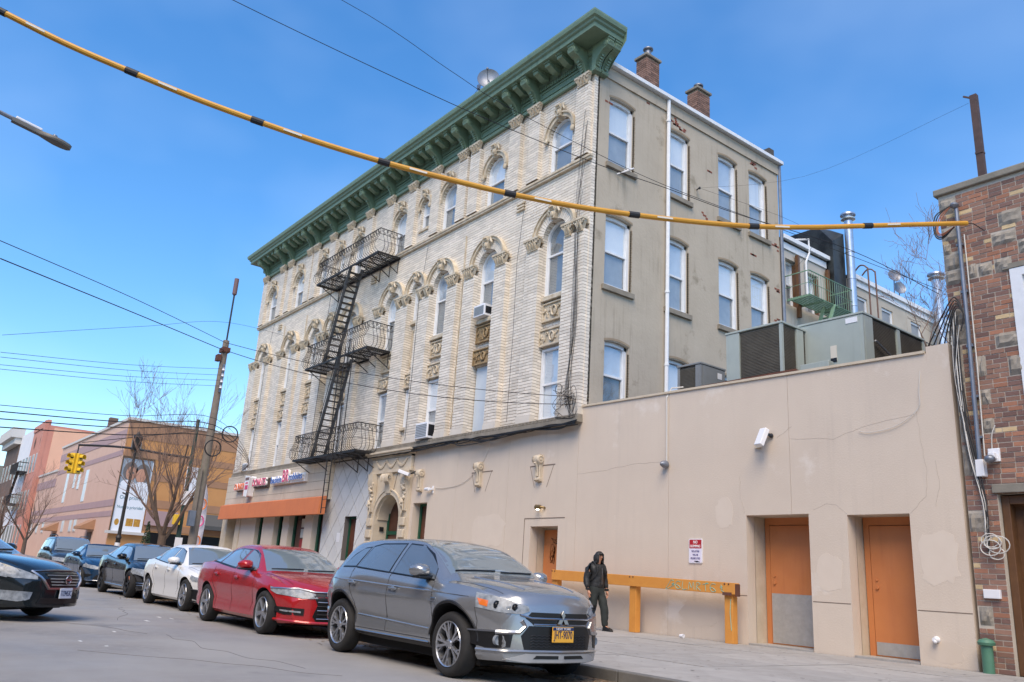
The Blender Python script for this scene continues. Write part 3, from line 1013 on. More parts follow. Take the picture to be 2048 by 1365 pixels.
# ---------------------------------------------------------------- side wall furniture
for (a, b, c, d) in SIDEWIN[:8]:
    obj('window_sill', MB(sideT).box(a - 0.10, b + 0.10, -0.09, 0.12, c - 0.16, c), 'ledge_stone', house, bevel=0.01)
for (a, b, c, d) in SIDEWIN:
    cxx, hw = (a + b) / 2, (b - a) / 2
    mb = MB(sideT)
    n = 10
    for k in range(n):
        t0, t1 = -1.06 + 2.12 * k / n, -1.06 + 2.12 * (k + 1) / n
        z0_, z1_ = d + 0.03 - 0.07 * t0 * t0, d + 0.03 - 0.07 * t1 * t1
        mb.add([(cxx + hw * t0, -0.012, z0_), (cxx + hw * t1, -0.012, z1_), (cxx + hw * t1, -0.012, z1_ + 0.07), (cxx + hw * t0, -0.012, z0_ + 0.07),
                (cxx + hw * t0, 0.02, z0_), (cxx + hw * t1, 0.02, z1_), (cxx + hw * t1, 0.02, z1_ + 0.07), (cxx + hw * t0, 0.02, z0_ + 0.07)],
               [(0, 1, 2, 3), (0, 4, 5, 1), (3, 2, 6, 7)])
    obj('brick_head', mb, 'mortar_tan', house)
    # exposed brick edge beside the reveal
    mb = MB(sideT)
    for k in range(int((d - 0.2 - c) / 0.075)):
        mb.box(b + 0.0, b + (0.035 if k % 2 else 0.02), -0.006, 0.06, c + k * 0.075, c + k * 0.075 + 0.064)
    obj('brick_edge', mb, 'mortar_tan', house)
gut = MB(sideT).box(0.35, 9.45, -0.20, -0.02, 16.32, 16.46).box(0.35, 9.45, -0.02, 0.3, 16.30, 16.36)
obj('gutter', gut, 'white_frame', house, bevel=0.015)
obj('cornice_band', MB(sideT).box(0.2, 9.32, -0.05, 0.0, 15.92, 16.30), 'stucco_grey', house)
dp = MB(); dp.tube([(0.10, 3.22, 16.3), (0.10, 3.22, 10.9), (0.10, 3.20, 5.4)], 0.062, 8)
for z in (15.5, 12.0, 9.6, 7.3): dp.lathe([(0.062, z), (0.078, z), (0.078, z + 0.07), (0.062, z + 0.07)], 8, (0.10, 3.21, 0))
obj('downpipe', dp, 'white_frame', house, smooth=True)
mat('grey_metal', S(138, 142, 150), 0.45, 0.6, col2=S(112, 118, 128), vs=4)
obj('downpipe', MB().tube([(0.06, 9.36, 16.3), (0.06, 9.36, 5.4)], 0.06, 8), 'grey_metal', house, smooth=True)
# patches of lost render with the red brick showing
rp = random.Random(8)
for (y, z, n) in ((3.55, 15.62, 8), (3.9, 15.58, 5), (5.2, 14.6, 2), (7.7, 15.75, 5), (9.0, 12.95, 6), (9.05, 11.25, 4), (7.75, 12.2, 3), (5.15, 12.75, 4), (0.3, 15.05, 2), (8.95, 10.2, 3), (2.3, 15.95, 3)):
    mb = MB()
    for k in range(n):
        yy, zz = y + rp.gauss(0, 0.12), z + rp.gauss(0, 0.07)
        zz = round(zz / 0.075) * 0.075
        mb.box(-0.004, 0.006, yy, yy + rp.uniform(0.10, 0.2), zz, zz + 0.062)
    obj('bare_brick', mb, 'brick_red', house)
# ---------------------------------------------------------------- black iron fire escape with bellied balconies
mat('black_iron', S(38, 38, 40), 0.55, 0.2, col2=S(58, 54, 50), vs=6)
fe = thing('fire_escape', 'black iron fire escape with three bellied balconies zigzagging down the cream brick front', 'fire escape', (-13.6, -0.5, 5.1))
FX0, FX1, FY = -16.45, -10.95, -1.0
LV = [(12.92, 13.90), (9.06, 10.06), (5.16, 6.16)]
bal = MB()
bal.tube([(0, 0, 1.0), (0, 0.01, 0.85), (0, -0.03, 0.66), (0, -0.13, 0.45), (0, -0.19, 0.27), (0, -0.15, 0.10), (0, 0.0, 0.0)], 0.011, 4)
bal_me = bal.mesh('baluster')
def spiral(mb, c, ax, r, turns=1.4, n=11, tr=0.009, flip=1):
    p = []
    for k in range(n):
        t = k / (n - 1)
        a = flip * t * turns * 2 * PI
        q = r * (1 - 0.8 * t)
        p.append((c[0] + ax[0] * q * math.cos(a), c[1] + ax[1] * q * math.cos(a), c[2] + q * math.sin(a)))
    mb.tube(p, tr, 4, cap=False)
for li, (zf, zr) in enumerate(LV):
    # walkway grating; the stair well is left open
    wx0, wx1 = (-14.35, -13.0)
    gm = MB()
    for k in range(11):
        y = -0.06 - k * 0.092
        if y < -0.42 and li < 2:
            gm.box(FX0, wx0, y - 0.022, y + 0.022, zf - 0.02, zf)
            gm.box(wx1, FX1, y - 0.022, y + 0.022, zf - 0.02, zf)
        else:
            gm.box(FX0, FX1, y - 0.022, y + 0.022, zf - 0.02, zf)
    for k in range(10):
        x = FX0 + (FX1 - FX0) * k / 9
        gm.box(x - 0.02, x + 0.02, -1.0 if not (wx0 < x < wx1) else -0.42, -0.01, zf - 0.055, zf - 0.02)
    plat = obj('walkway', gm, 'black_iron', fe); plat['kind'] = 'stuff'
    fr_ = MB()
    for y in (-1.0, -0.02):
        fr_.box(FX0, FX1, y - 0.015, y + 0.015, zf - 0.07, zf + 0.01)
    for x in (FX0, FX1):
        fr_.box(x - 0.015, x + 0.015, -1.0, 0.0, zf - 0.07, zf + 0.01)
    obj('walkway_frame', fr_, 'black_iron', fe)
    # top rail and mid rail
    rl = MB()
    rl.tube([(FX0, 0, zr), (FX0, FY, zr), (FX1, FY, zr), (FX1, 0, zr)], 0.021, 5)
    rl.tube([(FX0, 0, zr - 0.24), (FX0 - 0.01, FY, zr - 0.24), (FX1 + 0.01, FY, zr - 0.24), (FX1, 0, zr - 0.24)], 0.012, 4)
    rl.tube([(FX0 - 0.14, 0, zf + 0.42), (FX0 - 0.14, FY - 0.14, zf + 0.42), (FX1 + 0.14, FY - 0.14, zf + 0.42), (FX1 + 0.14, 0, zf + 0.42)], 0.009, 4)
    obj('railing', rl, 'black_iron', fe)
    n = 34
    for k in range(n + 1):
        o = link_mesh('baluster', bal_me, 'black_iron', fe)
        o.location = (FX0 + (FX1 - FX0) * k / n, FY, zf); o.scale = (1, 1, (zr - zf))
    for x, rz in ((FX1, PI / 2), (FX0, -PI / 2)):
        for k in range(1, 7):
            o = link_mesh('baluster', bal_me, 'black_iron', fe)
            o.location = (x, FY + k * 0.155, zf); o.scale = (1, 1, zr - zf); o.rotation_euler = (0, 0, rz)
    # scroll frieze under the rail
    sc_ = MB()
    ns = 26
    for k in range(ns):
        x = FX0 + (FX1 - FX0) * (k + 0.5) / ns
        spiral(sc_, (x - 0.045, FY - 0.01, zr - 0.09), (1, 0, 0), 0.062, flip=1)
        spiral(sc_, (x + 0.045, FY - 0.015, zr - 0.17), (1, 0, 0), 0.058, flip=-1)
    for x in (FX0, FX1):
        for k in range(5):
            y = FY + 0.12 + k * 0.2
            spiral(sc_, (x, y, zr - 0.09), (0, 1, 0), 0.06)
            spiral(sc_, (x, y + 0.08, zr - 0.17), (0, 1, 0), 0.055, flip=-1)
    o = obj('scrollwork', sc_, 'black_iron', fe); o['kind'] = 'stuff'
    # brackets under the platform
    for x in (FX0 + 0.25, FX0 + 1.9, FX1 - 1.55, FX1 - 0.75, FX1 - 0.1):
        bm = MB().tube([(x, 0.0, zf - 0.62), (x, -0.98, zf - 0.06)], 0.02, 5).tube([(x, 0, zf - 0.07), (x, -1.0, zf - 0.07)], 0.02, 5).tube([(x, -0.02, zf - 0.06), (x, -0.02, zf - 0.64)], 0.016, 5)
        obj('bracket', bm, 'black_iron', fe)
# stair flights: each falls to the left, from the well of one balcony to the one below
mat('iron_grey', S(96, 100, 104), 0.5, 0.3, col2=S(70, 72, 76), vs=5)
for (zt, zb_) in ((12.92, 9.06), (9.06, 5.16)):
    xa, xb = -13.25, -14.65
    for y in (-0.46, -0.98):
        obj('stair_stringer', MB().beam((xa, y, zt), (xb, y, zb_), 0.014, 0.13, up=(0, 1, 0)), 'iron_grey', fe)
    nt_ = 16
    for k in range(1, nt_):
        t = k / nt_
        x, z = xa + (xb - xa) * t, zt + (zb_ - zt) * t
        obj('stair_tread', MB().box(x - 0.095, x + 0.095, -0.972, -0.468, z - 0.012, z + 0.012), 'black_iron', fe)
    obj('stair_handrail', MB().tube([(xa + 0.05, -1.0, zt + 0.85), (xb + 0.1, -1.0, zb_ + 0.85)], 0.014, 5), 'black_iron', fe)
    obj('tie_rod', MB().tube([(-14.9, -0.95, zt - 0.10), (-15.1, -0.9, zb_ + 1.0)], 0.010, 4), 'black_iron', fe)
# drop ladder guides running from the middle balcony down past the lowest one
for x in (-12.62, -13.02):
    obj('ladder_rail', MB().tube([(x, -1.06, 9.35), (x, -1.06, 2.92)], 0.024, 6), 'black_iron', fe)
for x in (-12.45, -12.02):
    obj('guide_rail', MB().tube([(x, -1.02, 9.3), (x, -1.02, 4.7)], 0.02, 6), 'black_iron', fe)
for k in range(20):
    z = 3.12 + k * 0.31
    obj('ladder_rung', MB().tube([(-12.62, -1.06, z), (-13.02, -1.06, z)], 0.012, 5), 'black_iron', fe)
for (a, b) in (((-12.2, -1.0, 12.2), (-11.0, -1.0, 11.9)), ((-12.2, -1.0, 8.15), (-11.0, -1.0, 8.05))):
    obj('tie_rod', MB().tube([a, b], 0.009, 4), 'black_iron', fe)
# ---------------------------------------------------------------- ground storey of the tenement
mat('stucco_beige', S(209, 194, 176), 0.9, col2=S(200, 185, 168), vs=0.7, bump=0.4, bs=32, streak=S(193, 179, 163), patch=(S(216, 205, 192), 0.5, 0.60))
mat('stucco_trim', S(206, 193, 172), 0.85, col2=S(186, 170, 146), vs=3, bump=0.3, bs=40)
mat('groove_dark', S(122, 108, 96), 0.95)
mat('tile_white', S(208, 208, 206), 0.7, col2=S(196, 196, 195), vs=2, objrand=0.05)
mat('tile_joint', S(104, 96, 92), 0.9)
mat('siding_cream', S(206, 194, 176), 0.7, col2=S(190, 176, 156), vs=1.2, streak=S(174, 158, 136))
mat('awning_orange', S(206, 120, 72), 0.7, col2=S(194, 112, 70), vs=1.5, bump=0.1, bs=60, streak=S(172, 100, 64))
mat('store_green', S(22, 78, 58), 0.45)
mat('poster_brown', S(104, 62, 44), 0.4, col2=S(70, 44, 34), vs=1.8)
mat('poster_lime', S(150, 168, 64), 0.5, col2=S(112, 128, 52), vs=4)
mat('shop_dark', S(26, 24, 24), 0.15, spec=0.8)
mat('orange_door', S(198, 126, 74), 0.5, col2=S(186, 114, 68), vs=1.4, bump=0.1, bs=40, patch=(S(170, 100, 62), 1.3, 0.62), streak=S(178, 108, 66), rvar=0.15)
mat('orange_rail', S(214, 148, 66), 0.6, col2=S(202, 134, 58), vs=4, bump=0.15, bs=30, patch=(S(120, 62, 30), 5.0, 0.70))
mat('kick_plate', S(176, 174, 170), 0.4, 0.15, col2=S(158, 156, 152), vs=9, bump=0.5, bs=90)
mat('dark_metal', S(58, 58, 60), 0.4, 0.6)
mat('steel', S(170, 172, 176), 0.3, 0.85)
mat('white_plastic', S(226, 226, 228), 0.35)
mat('black_plastic', S(24, 24, 26), 0.4)
mat('wire_black', S(34, 32, 32), 0.6)
mat('wire_white', S(200, 196, 188), 0.6)
mat('crack', S(172, 158, 143), 0.95)

# stucco wall of the tenement's own ground floor: joints at real gaps between panels
def stucco_panels(parent, xs, z1, holes, y=0.0, z0=-0.05):
    for a, b in zip(xs[:-1], xs[1:]):
        mb = MB()
        hs = [(max(h[0], a + 0.004), min(h[1], b - 0.004), h[2], h[3]) for h in holes if h[1] > a and h[0] < b]
        rect_wall(mb, a + 0.004, b - 0.004, z0, z1, hs, y, y + 0.28)
        obj('stucco_panel', mb, 'stucco_beige', parent)
DOOR_A = (-1.92, -0.78, -0.1, 2.40)
SHOPWIN = (-8.20, -7.33, 0.75, 3.24)
stucco_panels(house, [-8.40, -5.73, -3.07, -0.10], 5.08, [DOOR_A, SHOPWIN])
obj('joint_backing', MB().box(-8.5, -2.0, 0.06, 0.25, 3.26, 5.05).box(-7.2, -2.05, 0.06, 0.25, 0, 3.26).box(-0.70, -0.05, 0.06, 0.25, 0, 5.0), 'groove_dark', house)
# service door in a deep reveal
def door_recess(parent, x0, x1, z1, dep, label=None):
    mb = MB()
    mb.quad((x0, 0.27, -0.02), (x0, dep + 0.1, -0.02), (x0, dep + 0.1, z1), (x0, 0.27, z1))
    mb.quad((x1, 0.27, -0.02), (x1, dep + 0.1, -0.02), (x1, dep + 0.1, z1), (x1, 0.27, z1))
    mb.quad((x0, 0.27, z1), (x1, 0.27, z1), (x1, dep + 0.1, z1), (x0, dep + 0.1, z1))
    mb.box(x0, x1, dep + 0.06, dep + 0.1, 0, z1)
    obj('door_reveal', mb, 'stucco_trim', parent)
    obj('threshold', MB().box(x0 + 0.01, x1 - 0.01, -0.01, dep + 0.05, -0.02, 0.035), 'concrete', parent)
def scribble(parent, name, T, seed, m, n=5, w=0.4, h=0.4, r=0.006):
    rr = random.Random(seed)
    for k in range(n):
        pts = [Vector((rr.uniform(-w, w), 0, rr.uniform(-h, h))) for _ in range(5)]
        mb = MB(T); mb.tube([tuple(p) for p in catmull(pts, 4)], r, 4)
        obj(name, mb, m, parent)
mat('spray_red', S(140, 44, 34), 0.6); mat('spray_black', S(30, 28, 28), 0.6); mat('spray_teal', S(112, 188, 176), 0.6)
da = obj('service_door', MB().box(-1.90, -0.80, 0.50, 0.545, 0.04, 2.34), 'orange_door', house, bevel=0.006)
door_recess(house, -1.92, -0.78, 2.40, 0.48)
obj('door_window', MB().box(-1.34, -1.14, 0.488, 0.503, 1.28, 1.95), 'shop_dark', da)
obj('door_knob', MB().ell((-1.76, 0.44, 1.0), (0.035, 0.04, 0.035)).lathe([(0.045, 0.495), (0.045, 0.485), (0.0, 0.483)], 12, (-1.76, 0, 1.0), axis='y'), 'steel', da, smooth=True)
scribble(da, 'graffiti', lambda x, y, z: (-1.30 + x, 0.496, 2.06 + z), 3, 'spray_black', 4, 0.3, 0.10)
scribble(da, 'graffiti', lambda x, y, z: (-1.52 + x, 0.496, 1.70 + z), 4, 'spray_red', 5, 0.12, 0.28)
cs = MB().box(-2.20, -0.52, -0.006, 0.0, 2.60, 2.625).box(-2.20, -2.18, -0.005, 0.0, 0, 2.60)
obj('casing_groove', cs, 'groove_dark', house)
# shop window beside the portal
x0, x1, za, zb_ = SHOPWIN
sw_ = obj('shop_window', MB().box(x0, x0 + 0.10, 0.28, 0.36, za, zb_).box(x1 - 0.05, x1, 0.28, 0.36, za, zb_).box(x0 + 0.1, x1 - 0.05, 0.28, 0.36, zb_ - 0.08, zb_).box(x0 + 0.1, x1 - 0.05, 0.28, 0.36, za, za + 0.08), 'store_green', house)
obj('poster', MB().box(x0 + 0.1, x1 - 0.05, 0.33, 0.34, za + 0.08, zb_ - 0.08), 'poster_brown', sw_)
mat('poster_pink', S(214, 160, 160), 0.6)
for k in range(4):
    obj('poster_text', MB().box(x0 + 0.34, x1 - 0.06, 0.325, 0.331, 2.35 - k * 0.20, 2.47 - k * 0.20), 'poster_pink', sw_)

# scrolled consoles left on the wall
def console_mesh():
    mb = MB(lambda u, v, w_: (v, -u, w_))
    prof = [(0, 0.0), (0.07, 0.0), (0.13, 0.04), (0.12, 0.10), (0.08, 0.16), (0.07, 0.30), (0.10, 0.42), (0.18, 0.50), (0.22, 0.60), (0.19, 0.70), (0.10, 0.74), (0, 0.74)]
    mb.prism(prof, -0.10, 0.10)
    for sx in (-1, 1):
        mb.lathe([(0.0, sx * 0.155), (0.035, sx * 0.15), (0.04, sx * 0.128), (0.075, sx * 0.128), (0.085, sx * 0.145), (0.11, sx * 0.135), (0.125, sx * 0.09)], 14, (0.11, 0, 0.60), axis='y')
        mb.lathe([(0.0, sx * 0.12), (0.05, sx * 0.115), (0.06, sx * 0.09)], 10, (0.08, 0, 0.06), axis='y')
        mb.tube([(0.09, sx * 0.08, 0.50), (0.10, sx * 0.085, 0.30), (0.085, sx * 0.08, 0.12)], [0.03, 0.022, 0.03], 6)
    mb.tube([(0.20, 0, 0.52), (0.13, 0, 0.42), (0.10, 0, 0.28), (0.11, 0, 0.14)], [0.06, 0.045, 0.03, 0.04], 6)
    return mb.mesh('scroll_console')
con = console_mesh()
for x in (-7.80, -4.45, -1.62):
    o = link_mesh('scroll_console', con, 'stucco_trim', house, smooth=True, angle=50)
    o.location = (x, 0, 3.60)
    if x > -7: obj('keystone_outline', MB().box(x - 0.46, x + 0.62, -0.006, 0, 4.03, 4.06).beam((x - 0.44, -0.002, 4.03), (x - 0.22, -0.002, 3.45), 0.008, 0.012, up=(0, 1, 0)).beam((x + 0.56, -0.002, 4.03), (x + 0.30, -0.002, 3.45), 0.008, 0.012, up=(0, 1, 0)), 'groove_dark', house)

# ---------------------------------------------------------------- entrance portal
PC, PR, PS = -9.74, 0.84, 2.74
portal = obj('entrance_portal', MB().box(PC - 1.42, PC - PR - 0.16, -0.10, 0.30, 0, 4.34).box(PC + PR + 0.16, PC + 1.34, -0.10, 0.30, 0, 4.34), 'stucco_trim', house)
# spandrel wall over the arch
mb = MB()
n = 20
for k in range(n):
    a0, a1 = PI * k / n, PI * (k + 1) / n
    R_ = PR + 0.14
    p0, p1 = (PC + R_ * math.cos(a0), PS + R_ * math.sin(a0)), (PC + R_ * math.cos(a1), PS + R_ * math.sin(a1))
    mb.add([(p0[0], -0.07, p0[1]), (p1[0], -0.07, p1[1]), (p1[0], -0.07, 4.34), (p0[0], -0.07, 4.34)], [(0, 1, 2, 3)])
obj('spandrel', mb, 'stucco_trim', portal)
mb = MB().arch(PC, PS, PR, PR + 0.15, -0.12, 0.9, 28)
mb.box(PC - PR - 0.16, PC - PR, -0.12, 0.9, 0, PS).box(PC + PR, PC + PR + 0.16, -0.12, 0.9, 0, PS)
mb.arch(PC, PS, PR - 0.05, PR, 0.0, 0.9, 28).arch(PC, PS, PR + 0.15, PR + 0.19, -0.15, -0.06, 28)
obj('archivolt', mb, 'stucco_trim', portal, smooth=True)
for sgn in (-1, 1):
    xj = PC + sgn * 1.14
    for k in range(7):
        z = 0.1 + k * 0.40
        obj('rusticated_block', MB().box(xj - 0.17, xj + 0.17, -0.19, -0.10, z, z + 0.27), 'stucco_trim', portal, bevel=0.02)
    # side bracket with garland drop
    bm = MB(lambda u, v, w_: (xj + v, -u, w_))
    bm.prism([(0.08, 2.95), (0.16, 3.0), (0.18, 3.2), (0.16, 3.6), (0.24, 3.85), (0.30, 4.0), (0.28, 4.15), (0.30, 4.34), (0.08, 4.34)], -0.16, 0.16)
    for k in range(16):
        t = k / 15
        bm.ell((0.20 + 0.05 * math.sin(t * 9), 0.05 * math.sin(k * 2.1), 3.92 - 0.75 * t), (0.07, 0.085 * (1.2 - t * 0.6), 0.06), 6, 4)
    for s2 in (-1, 1):
        bm.tube([(0.22, s2 * 0.06, 3.30), (0.20, s2 * 0.06, 3.0)], 0.025, 5)
        bm.tube([(0.24, s2 * (0.10 + 0.07 * (1 - t / 12) * math.cos(t * 0.7)), 3.98 + 0.09 * (1 - t / 12) * math.sin(t * 0.7)) for t in range(11)], 0.03, 5)
    bm.tube([(0.2, 0, 3.0), (0.22, 0, 2.86)], [0.05, 0.02], 6)
    obj('garland_bracket', bm, 'stucco_trim', portal, smooth=True, angle=50)
km_ = MB(lambda u, v, w_: (PC + v, -u, w_))
km_.prism([(0.06, 3.62), (0.16, 3.62), (0.17, 3.75), (0.22, 3.95), (0.30, 4.05), (0.28, 4.30), (0.06, 4.34)], -0.15, 0.15)
for dx in (-0.16, -0.08, 0, 0.08, 0.16):
    km_.tube([(0.30 - 0.07 * math.cos(t * 0.6), dx * (1 + 0.3 * math.sin(t * 0.3)), 4.13 + 0.13 * math.sin(t * 0.6)) for t in range(8)], 0.042, 5)
obj('keystone', km_, 'stucco_trim', portal, smooth=True, angle=50)
for sgn in (-1, 1):
    obj('keystone_groove', MB().beam((PC + sgn * 0.42, -0.072, 4.30), (PC + sgn * 0.24, -0.072, 3.68), 0.012, 0.03, up=(0, 1, 0)), 'groove_dark', portal)
ent = MB().box(PC - 1.46, PC + 1.40, -0.16, 0.0, 4.34, 4.44).box(PC - 1.40, PC + 1.34, -0.12, 0.0, 4.44, 4.86).box(PC - 1.46, PC + 1.40, -0.20, 0, 4.93, 4.97).box(PC - 1.54, PC + 1.50, -0.30, 0, 4.97, 5.03).box(PC - 1.60, PC + 1.56, -0.36, 0, 5.03, 5.10)
obj('entablature', ent, 'stucco_trim', portal, bevel=0.01)
dm = MB()
for k in range(44): dm.box(PC - 1.38 + k * 0.062, PC - 1.345 + k * 0.062, -0.155, -0.12, 4.865, 4.925)
o = obj('dentil_row', dm, 'stucco_trim', portal)
for k in range(3):
    xs0, xs1 = PC - 1.05 + k * 0.72, PC - 0.35 + k * 0.72
    gm = MB()
    for q in range(13):
        t = q / 12
        gm.ell((xs0 + (xs1 - xs0) * t, -0.14, 4.78 - 0.22 * math.sin(PI * t)), (0.045, 0.04, 0.03 + 0.035 * math.sin(PI * t)), 6, 4)
    gm.ell((xs0, -0.14, 4.80), (0.055, 0.04, 0.055), 6, 4)
    obj('swag', gm, 'stucco_trim', portal, smooth=True)
# door set deep in the arch
dd = MB().box(PC - PR, PC - PR + 0.09, 0.42, 0.50, 0, 3.0).box(PC + PR - 0.09, PC + PR, 0.42, 0.50, 0, 3.0).box(PC - PR + 0.09, PC + PR - 0.09, 0.42, 0.50, 2.25, 2.37).box(PC - 0.06, PC + 0.06, 0.42, 0.50, 0, 2.25)
ed = obj('entrance_door', dd, 'store_green', portal)
obj('door_panel', MB().box(PC - PR + 0.05, PC + PR - 0.05, 0.47, 0.51, 0.0, 3.6), 'poster_brown', ed)
obj('notice', MB().box(PC + 0.25, PC + 0.45, 0.455, 0.469, 1.5, 1.8), 'poster_pink', ed)
obj('intercom', MB().box(PC - PR + 0.01, PC - PR + 0.05, 0.12, 0.27, 2.35, 2.5), 'dark_metal', portal)

# ---------------------------------------------------------------- diamond tiled wall bay
TX0, TX1 = -15.0, -11.20
TW = (-13.10, -12.16, 1.28, 2.90)
mb = MB(); rect_wall(mb, TX0, TX1, -0.05, 5.05, [TW], 0.012, 0.28)
tb = obj('tiled_wall', mb, 'tile_joint', house)
# diamond tiles clipped to the wall
def clip_poly(poly, x0, x1, z0, z1):
    def cl(p, inside, cut):
        out = []
        for i in range(len(p)):
            a, b = p[i], p[(i + 1) % len(p)]
            if inside(a): out.append(a)
            if inside(a) != inside(b): out.append(cut(a, b))
        return out
    def cx(v): return lambda a, b: (v, a[1] + (b[1] - a[1]) * (v - a[0]) / (b[0] - a[0]))
    def cz(v): return lambda a, b: (a[0] + (b[0] - a[0]) * (v - a[1]) / (b[1] - a[1]), v)
    for ins, cut in ((lambda a: a[0] >= x0, cx(x0)), (lambda a: a[0] <= x1, cx(x1)), (lambda a: a[1] >= z0, cz(z0)), (lambda a: a[1] <= z1, cz(z1))):
        if len(poly) < 3: return []
        poly = cl(poly, ins, cut)
    return poly
hx, hz, gp = 0.42, 0.48, 0.018
for i in range(-1, 12):
    for j in range(-1, 13):
        cx_ = TX0 + (i + (0.5 if j % 2 else 0)) * 2 * hx
        cz_ = j * hz
        P0 = [(cx_ - hx + gp, cz_), (cx_, cz_ - hz + gp), (cx_ + hx - gp, cz_), (cx_, cz_ + hz - gp)]
        for (a, b, c, d) in ((TX0 + 0.01, TW[0], 0.0, 5.04), (TW[1], TX1 - 0.0, 0.0, 5.04), (TW[0], TW[1], TW[3], 5.04), (TW[0], TW[1], 0.0, TW[2])):
            q = clip_poly(P0, a, b, c, d)
            if len(q) >= 3:
                area = abs(sum(q[k][0] * q[(k + 1) % len(q)][1] - q[(k + 1) % len(q)][0] * q[k][1] for k in range(len(q)))) / 2
                if area > 0.004:
                    obj('tile', MB().prism(q, 0.0, 0.0121), 'tile_white', tb)
a, b, c, d = TW
tw = obj('shop_window', MB().box(a, a + 0.10, 0.20, 0.27, c, d).box(b - 0.05, b, 0.20, 0.27, c, d).box(a + 0.1, b - 0.05, 0.20, 0.27, d - 0.08, d).box(a + 0.1, b - 0.05, 0.20, 0.27, c, c + 0.08), 'store_green', tb)
obj('pane', MB().box(a + 0.1, b - 0.05, 0.24, 0.25, c + 0.08, d - 0.08), 'poster_brown', tw)
text_obj('number_decal', '22', 0.30, lambda u, v, w: (-12.42 + u, 0.235 - w, 2.40 + v), mat('decal_yellow', S(196, 170, 90), 0.5), tw)
obj('notice', MB().box(-13.62, -13.36, -0.006, 0.0, 1.95, 2.30), 'white_plastic', tb)

# ---------------------------------------------------------------- corner shop front: siding band, awning, pillars
SX0, SX1 = -25.85, -14.50
shop = thing('corner_shop_front', 'corner doughnut shop front of cream siding and stucco pillars below the brick storeys', 'shop front', ((SX0 + SX1) / 2, -0.1, 0))
bz = [3.60, 3.98, 4.32, 4.66, 4.98, 5.06]
for k in range(5):
    obj('siding_board', MB().box(SX0, SX1, -0.30, 0.26, bz[k] + (0.012 if k else 0), bz[k + 1]), 'siding_cream', shop)
obj('siding_backing', MB().box(SX0 + 0.02, SX1 - 0.02, -0.28, 0.2, 3.60, 5.0), 'groove_dark', shop)
PILS = [(-26.2, -25.5), (-24.3, -23.75), (-23.72, -21.80), (-20.85, -19.55), (-18.60, -17.95), (-16.35, -15.60)]
for (a, b) in PILS:
    obj('pillar', MB().box(a, b, -0.15 if a != -23.72 else -0.11, 0.30, -0.05, 3.62), 'stucco_trim' if a < -26 or b < -23.7 else 'stucco_beige', shop)
gaps = [(-25.5, -24.3, None), (-21.80, -20.85, 'poster_lime'), (-19.55, -18.60, 'poster_lime'), (-17.95, -16.35, 'poster_brown'), (-15.60, -15.0, 'poster_brown')]
for gi, (a, b, m_) in enumerate(gaps):
    if m_ is None:
        obj('porch_wall', MB().box(a, b, 0.26, 0.295, 0, 3.6), 'stucco_trim', shop); continue
    wz = obj('shop_window', MB().box(a, a + 0.14, 0.08, 0.16, 0.4, 3.6).box(b - 0.08, b, 0.08, 0.16, 0.4, 3.6).box(a + 0.14, b - 0.08, 0.08, 0.16, 0.4, 0.55), 'store_green', shop)
    obj('pane', MB().box(a + 0.14, b - 0.08, 0.13, 0.14, 0.55, 3.6), 'shop_dark', wz)
    obj('poster', MB().box(a + 0.30, b - 0.10, 0.115, 0.125, 0.9, 2.85), m_, wz)
    obj('bulkhead', MB().box(a, b, 0.08, 0.16, 0, 0.4), 'stucco_beige', shop)
mat('poster_paper', S(206, 200, 186), 0.7); mat('poster_redband', S(160, 48, 44), 0.6); mat('poster_magenta', S(170, 60, 130), 0.6)
for k, m_ in enumerate(['poster_paper', 'poster_paper', 'poster_redband', 'poster_paper']):
    obj('poster_strip', MB().box(-17.2, -16.46, 0.100, 0.114, 2.55 - k * 0.42, 2.90 - k * 0.42), m_, shop)
obj('poster_strip', MB().box(-19.1, -18.75, 0.100, 0.114, 1.5, 1.95), 'poster_magenta', shop)
aw = MB().add([(-25.5, -0.34, 3.70), (-14.2, -0.34, 3.70), (-14.2, -0.60, 3.62), (-25.5, -0.60, 3.62), (-25.5, -0.34, 2.98), (-14.2, -0.34, 2.98), (-14.2, -0.66, 2.96), (-25.5, -0.66, 2.96)],
              [(0, 1, 2, 3), (3, 2, 6, 7), (7, 6, 5, 4), (0, 3, 7, 4), (1, 5, 6, 2)])
awn = obj('shop_awning', aw, 'awning_orange', bevel=0.01)
setprops(awn, 'long plain orange fabric awning above the doughnut shop windows', 'awning')
# letter signs
mat('sign_case', S(70, 62, 58), 0.6); mat('letter_orange', S(232, 108, 46), 0.4); mat('letter_pink', S(214, 56, 108), 0.4)
mat('letter_blue', S(46, 96, 176), 0.4); mat('letter_white', S(236, 234, 232), 0.4)
def channel(parent, txt, x, z, size, m, w=None, back=0.03):
    for dy, ex, mm, bo in ((-0.46, 0.05, 'letter_white', 0.02), (-0.515, 0.010, m, 0.0)):
        text_obj('letters', txt, size, lambda u, v, q, dy=dy: (x + u, dy - q, z + v), mm, parent, extrude=ex, fit=w + (0.06 if bo else 0), bold=bo)
sg = obj('doughnut_shop_sign', MB().box(-24.25, -22.70, -0.42, -0.30, 4.30, 4.70).box(-21.95, -20.28, -0.42, -0.30, 4.34, 4.74), 'sign_case')
setprops(sg, 'orange and pink channel letter shop sign with coffee cup on the cream siding', 'sign')
channel(sg, "DUNKIN'", -23.47, 4.47, 0.44, 'letter_orange', 1.5)
channel(sg, 'DONUTS', -21.12, 4.56, 0.46, 'letter_pink', 1.55)
cupm = MB(); cupm.prism([(-22.58, 4.02), (-22.20, 3.98), (-22.04, 4.86), (-22.62, 4.92)], -0.62, -0.32)
cp = obj('cup_box', cupm, 'letter_white', sg, bevel=0.03)
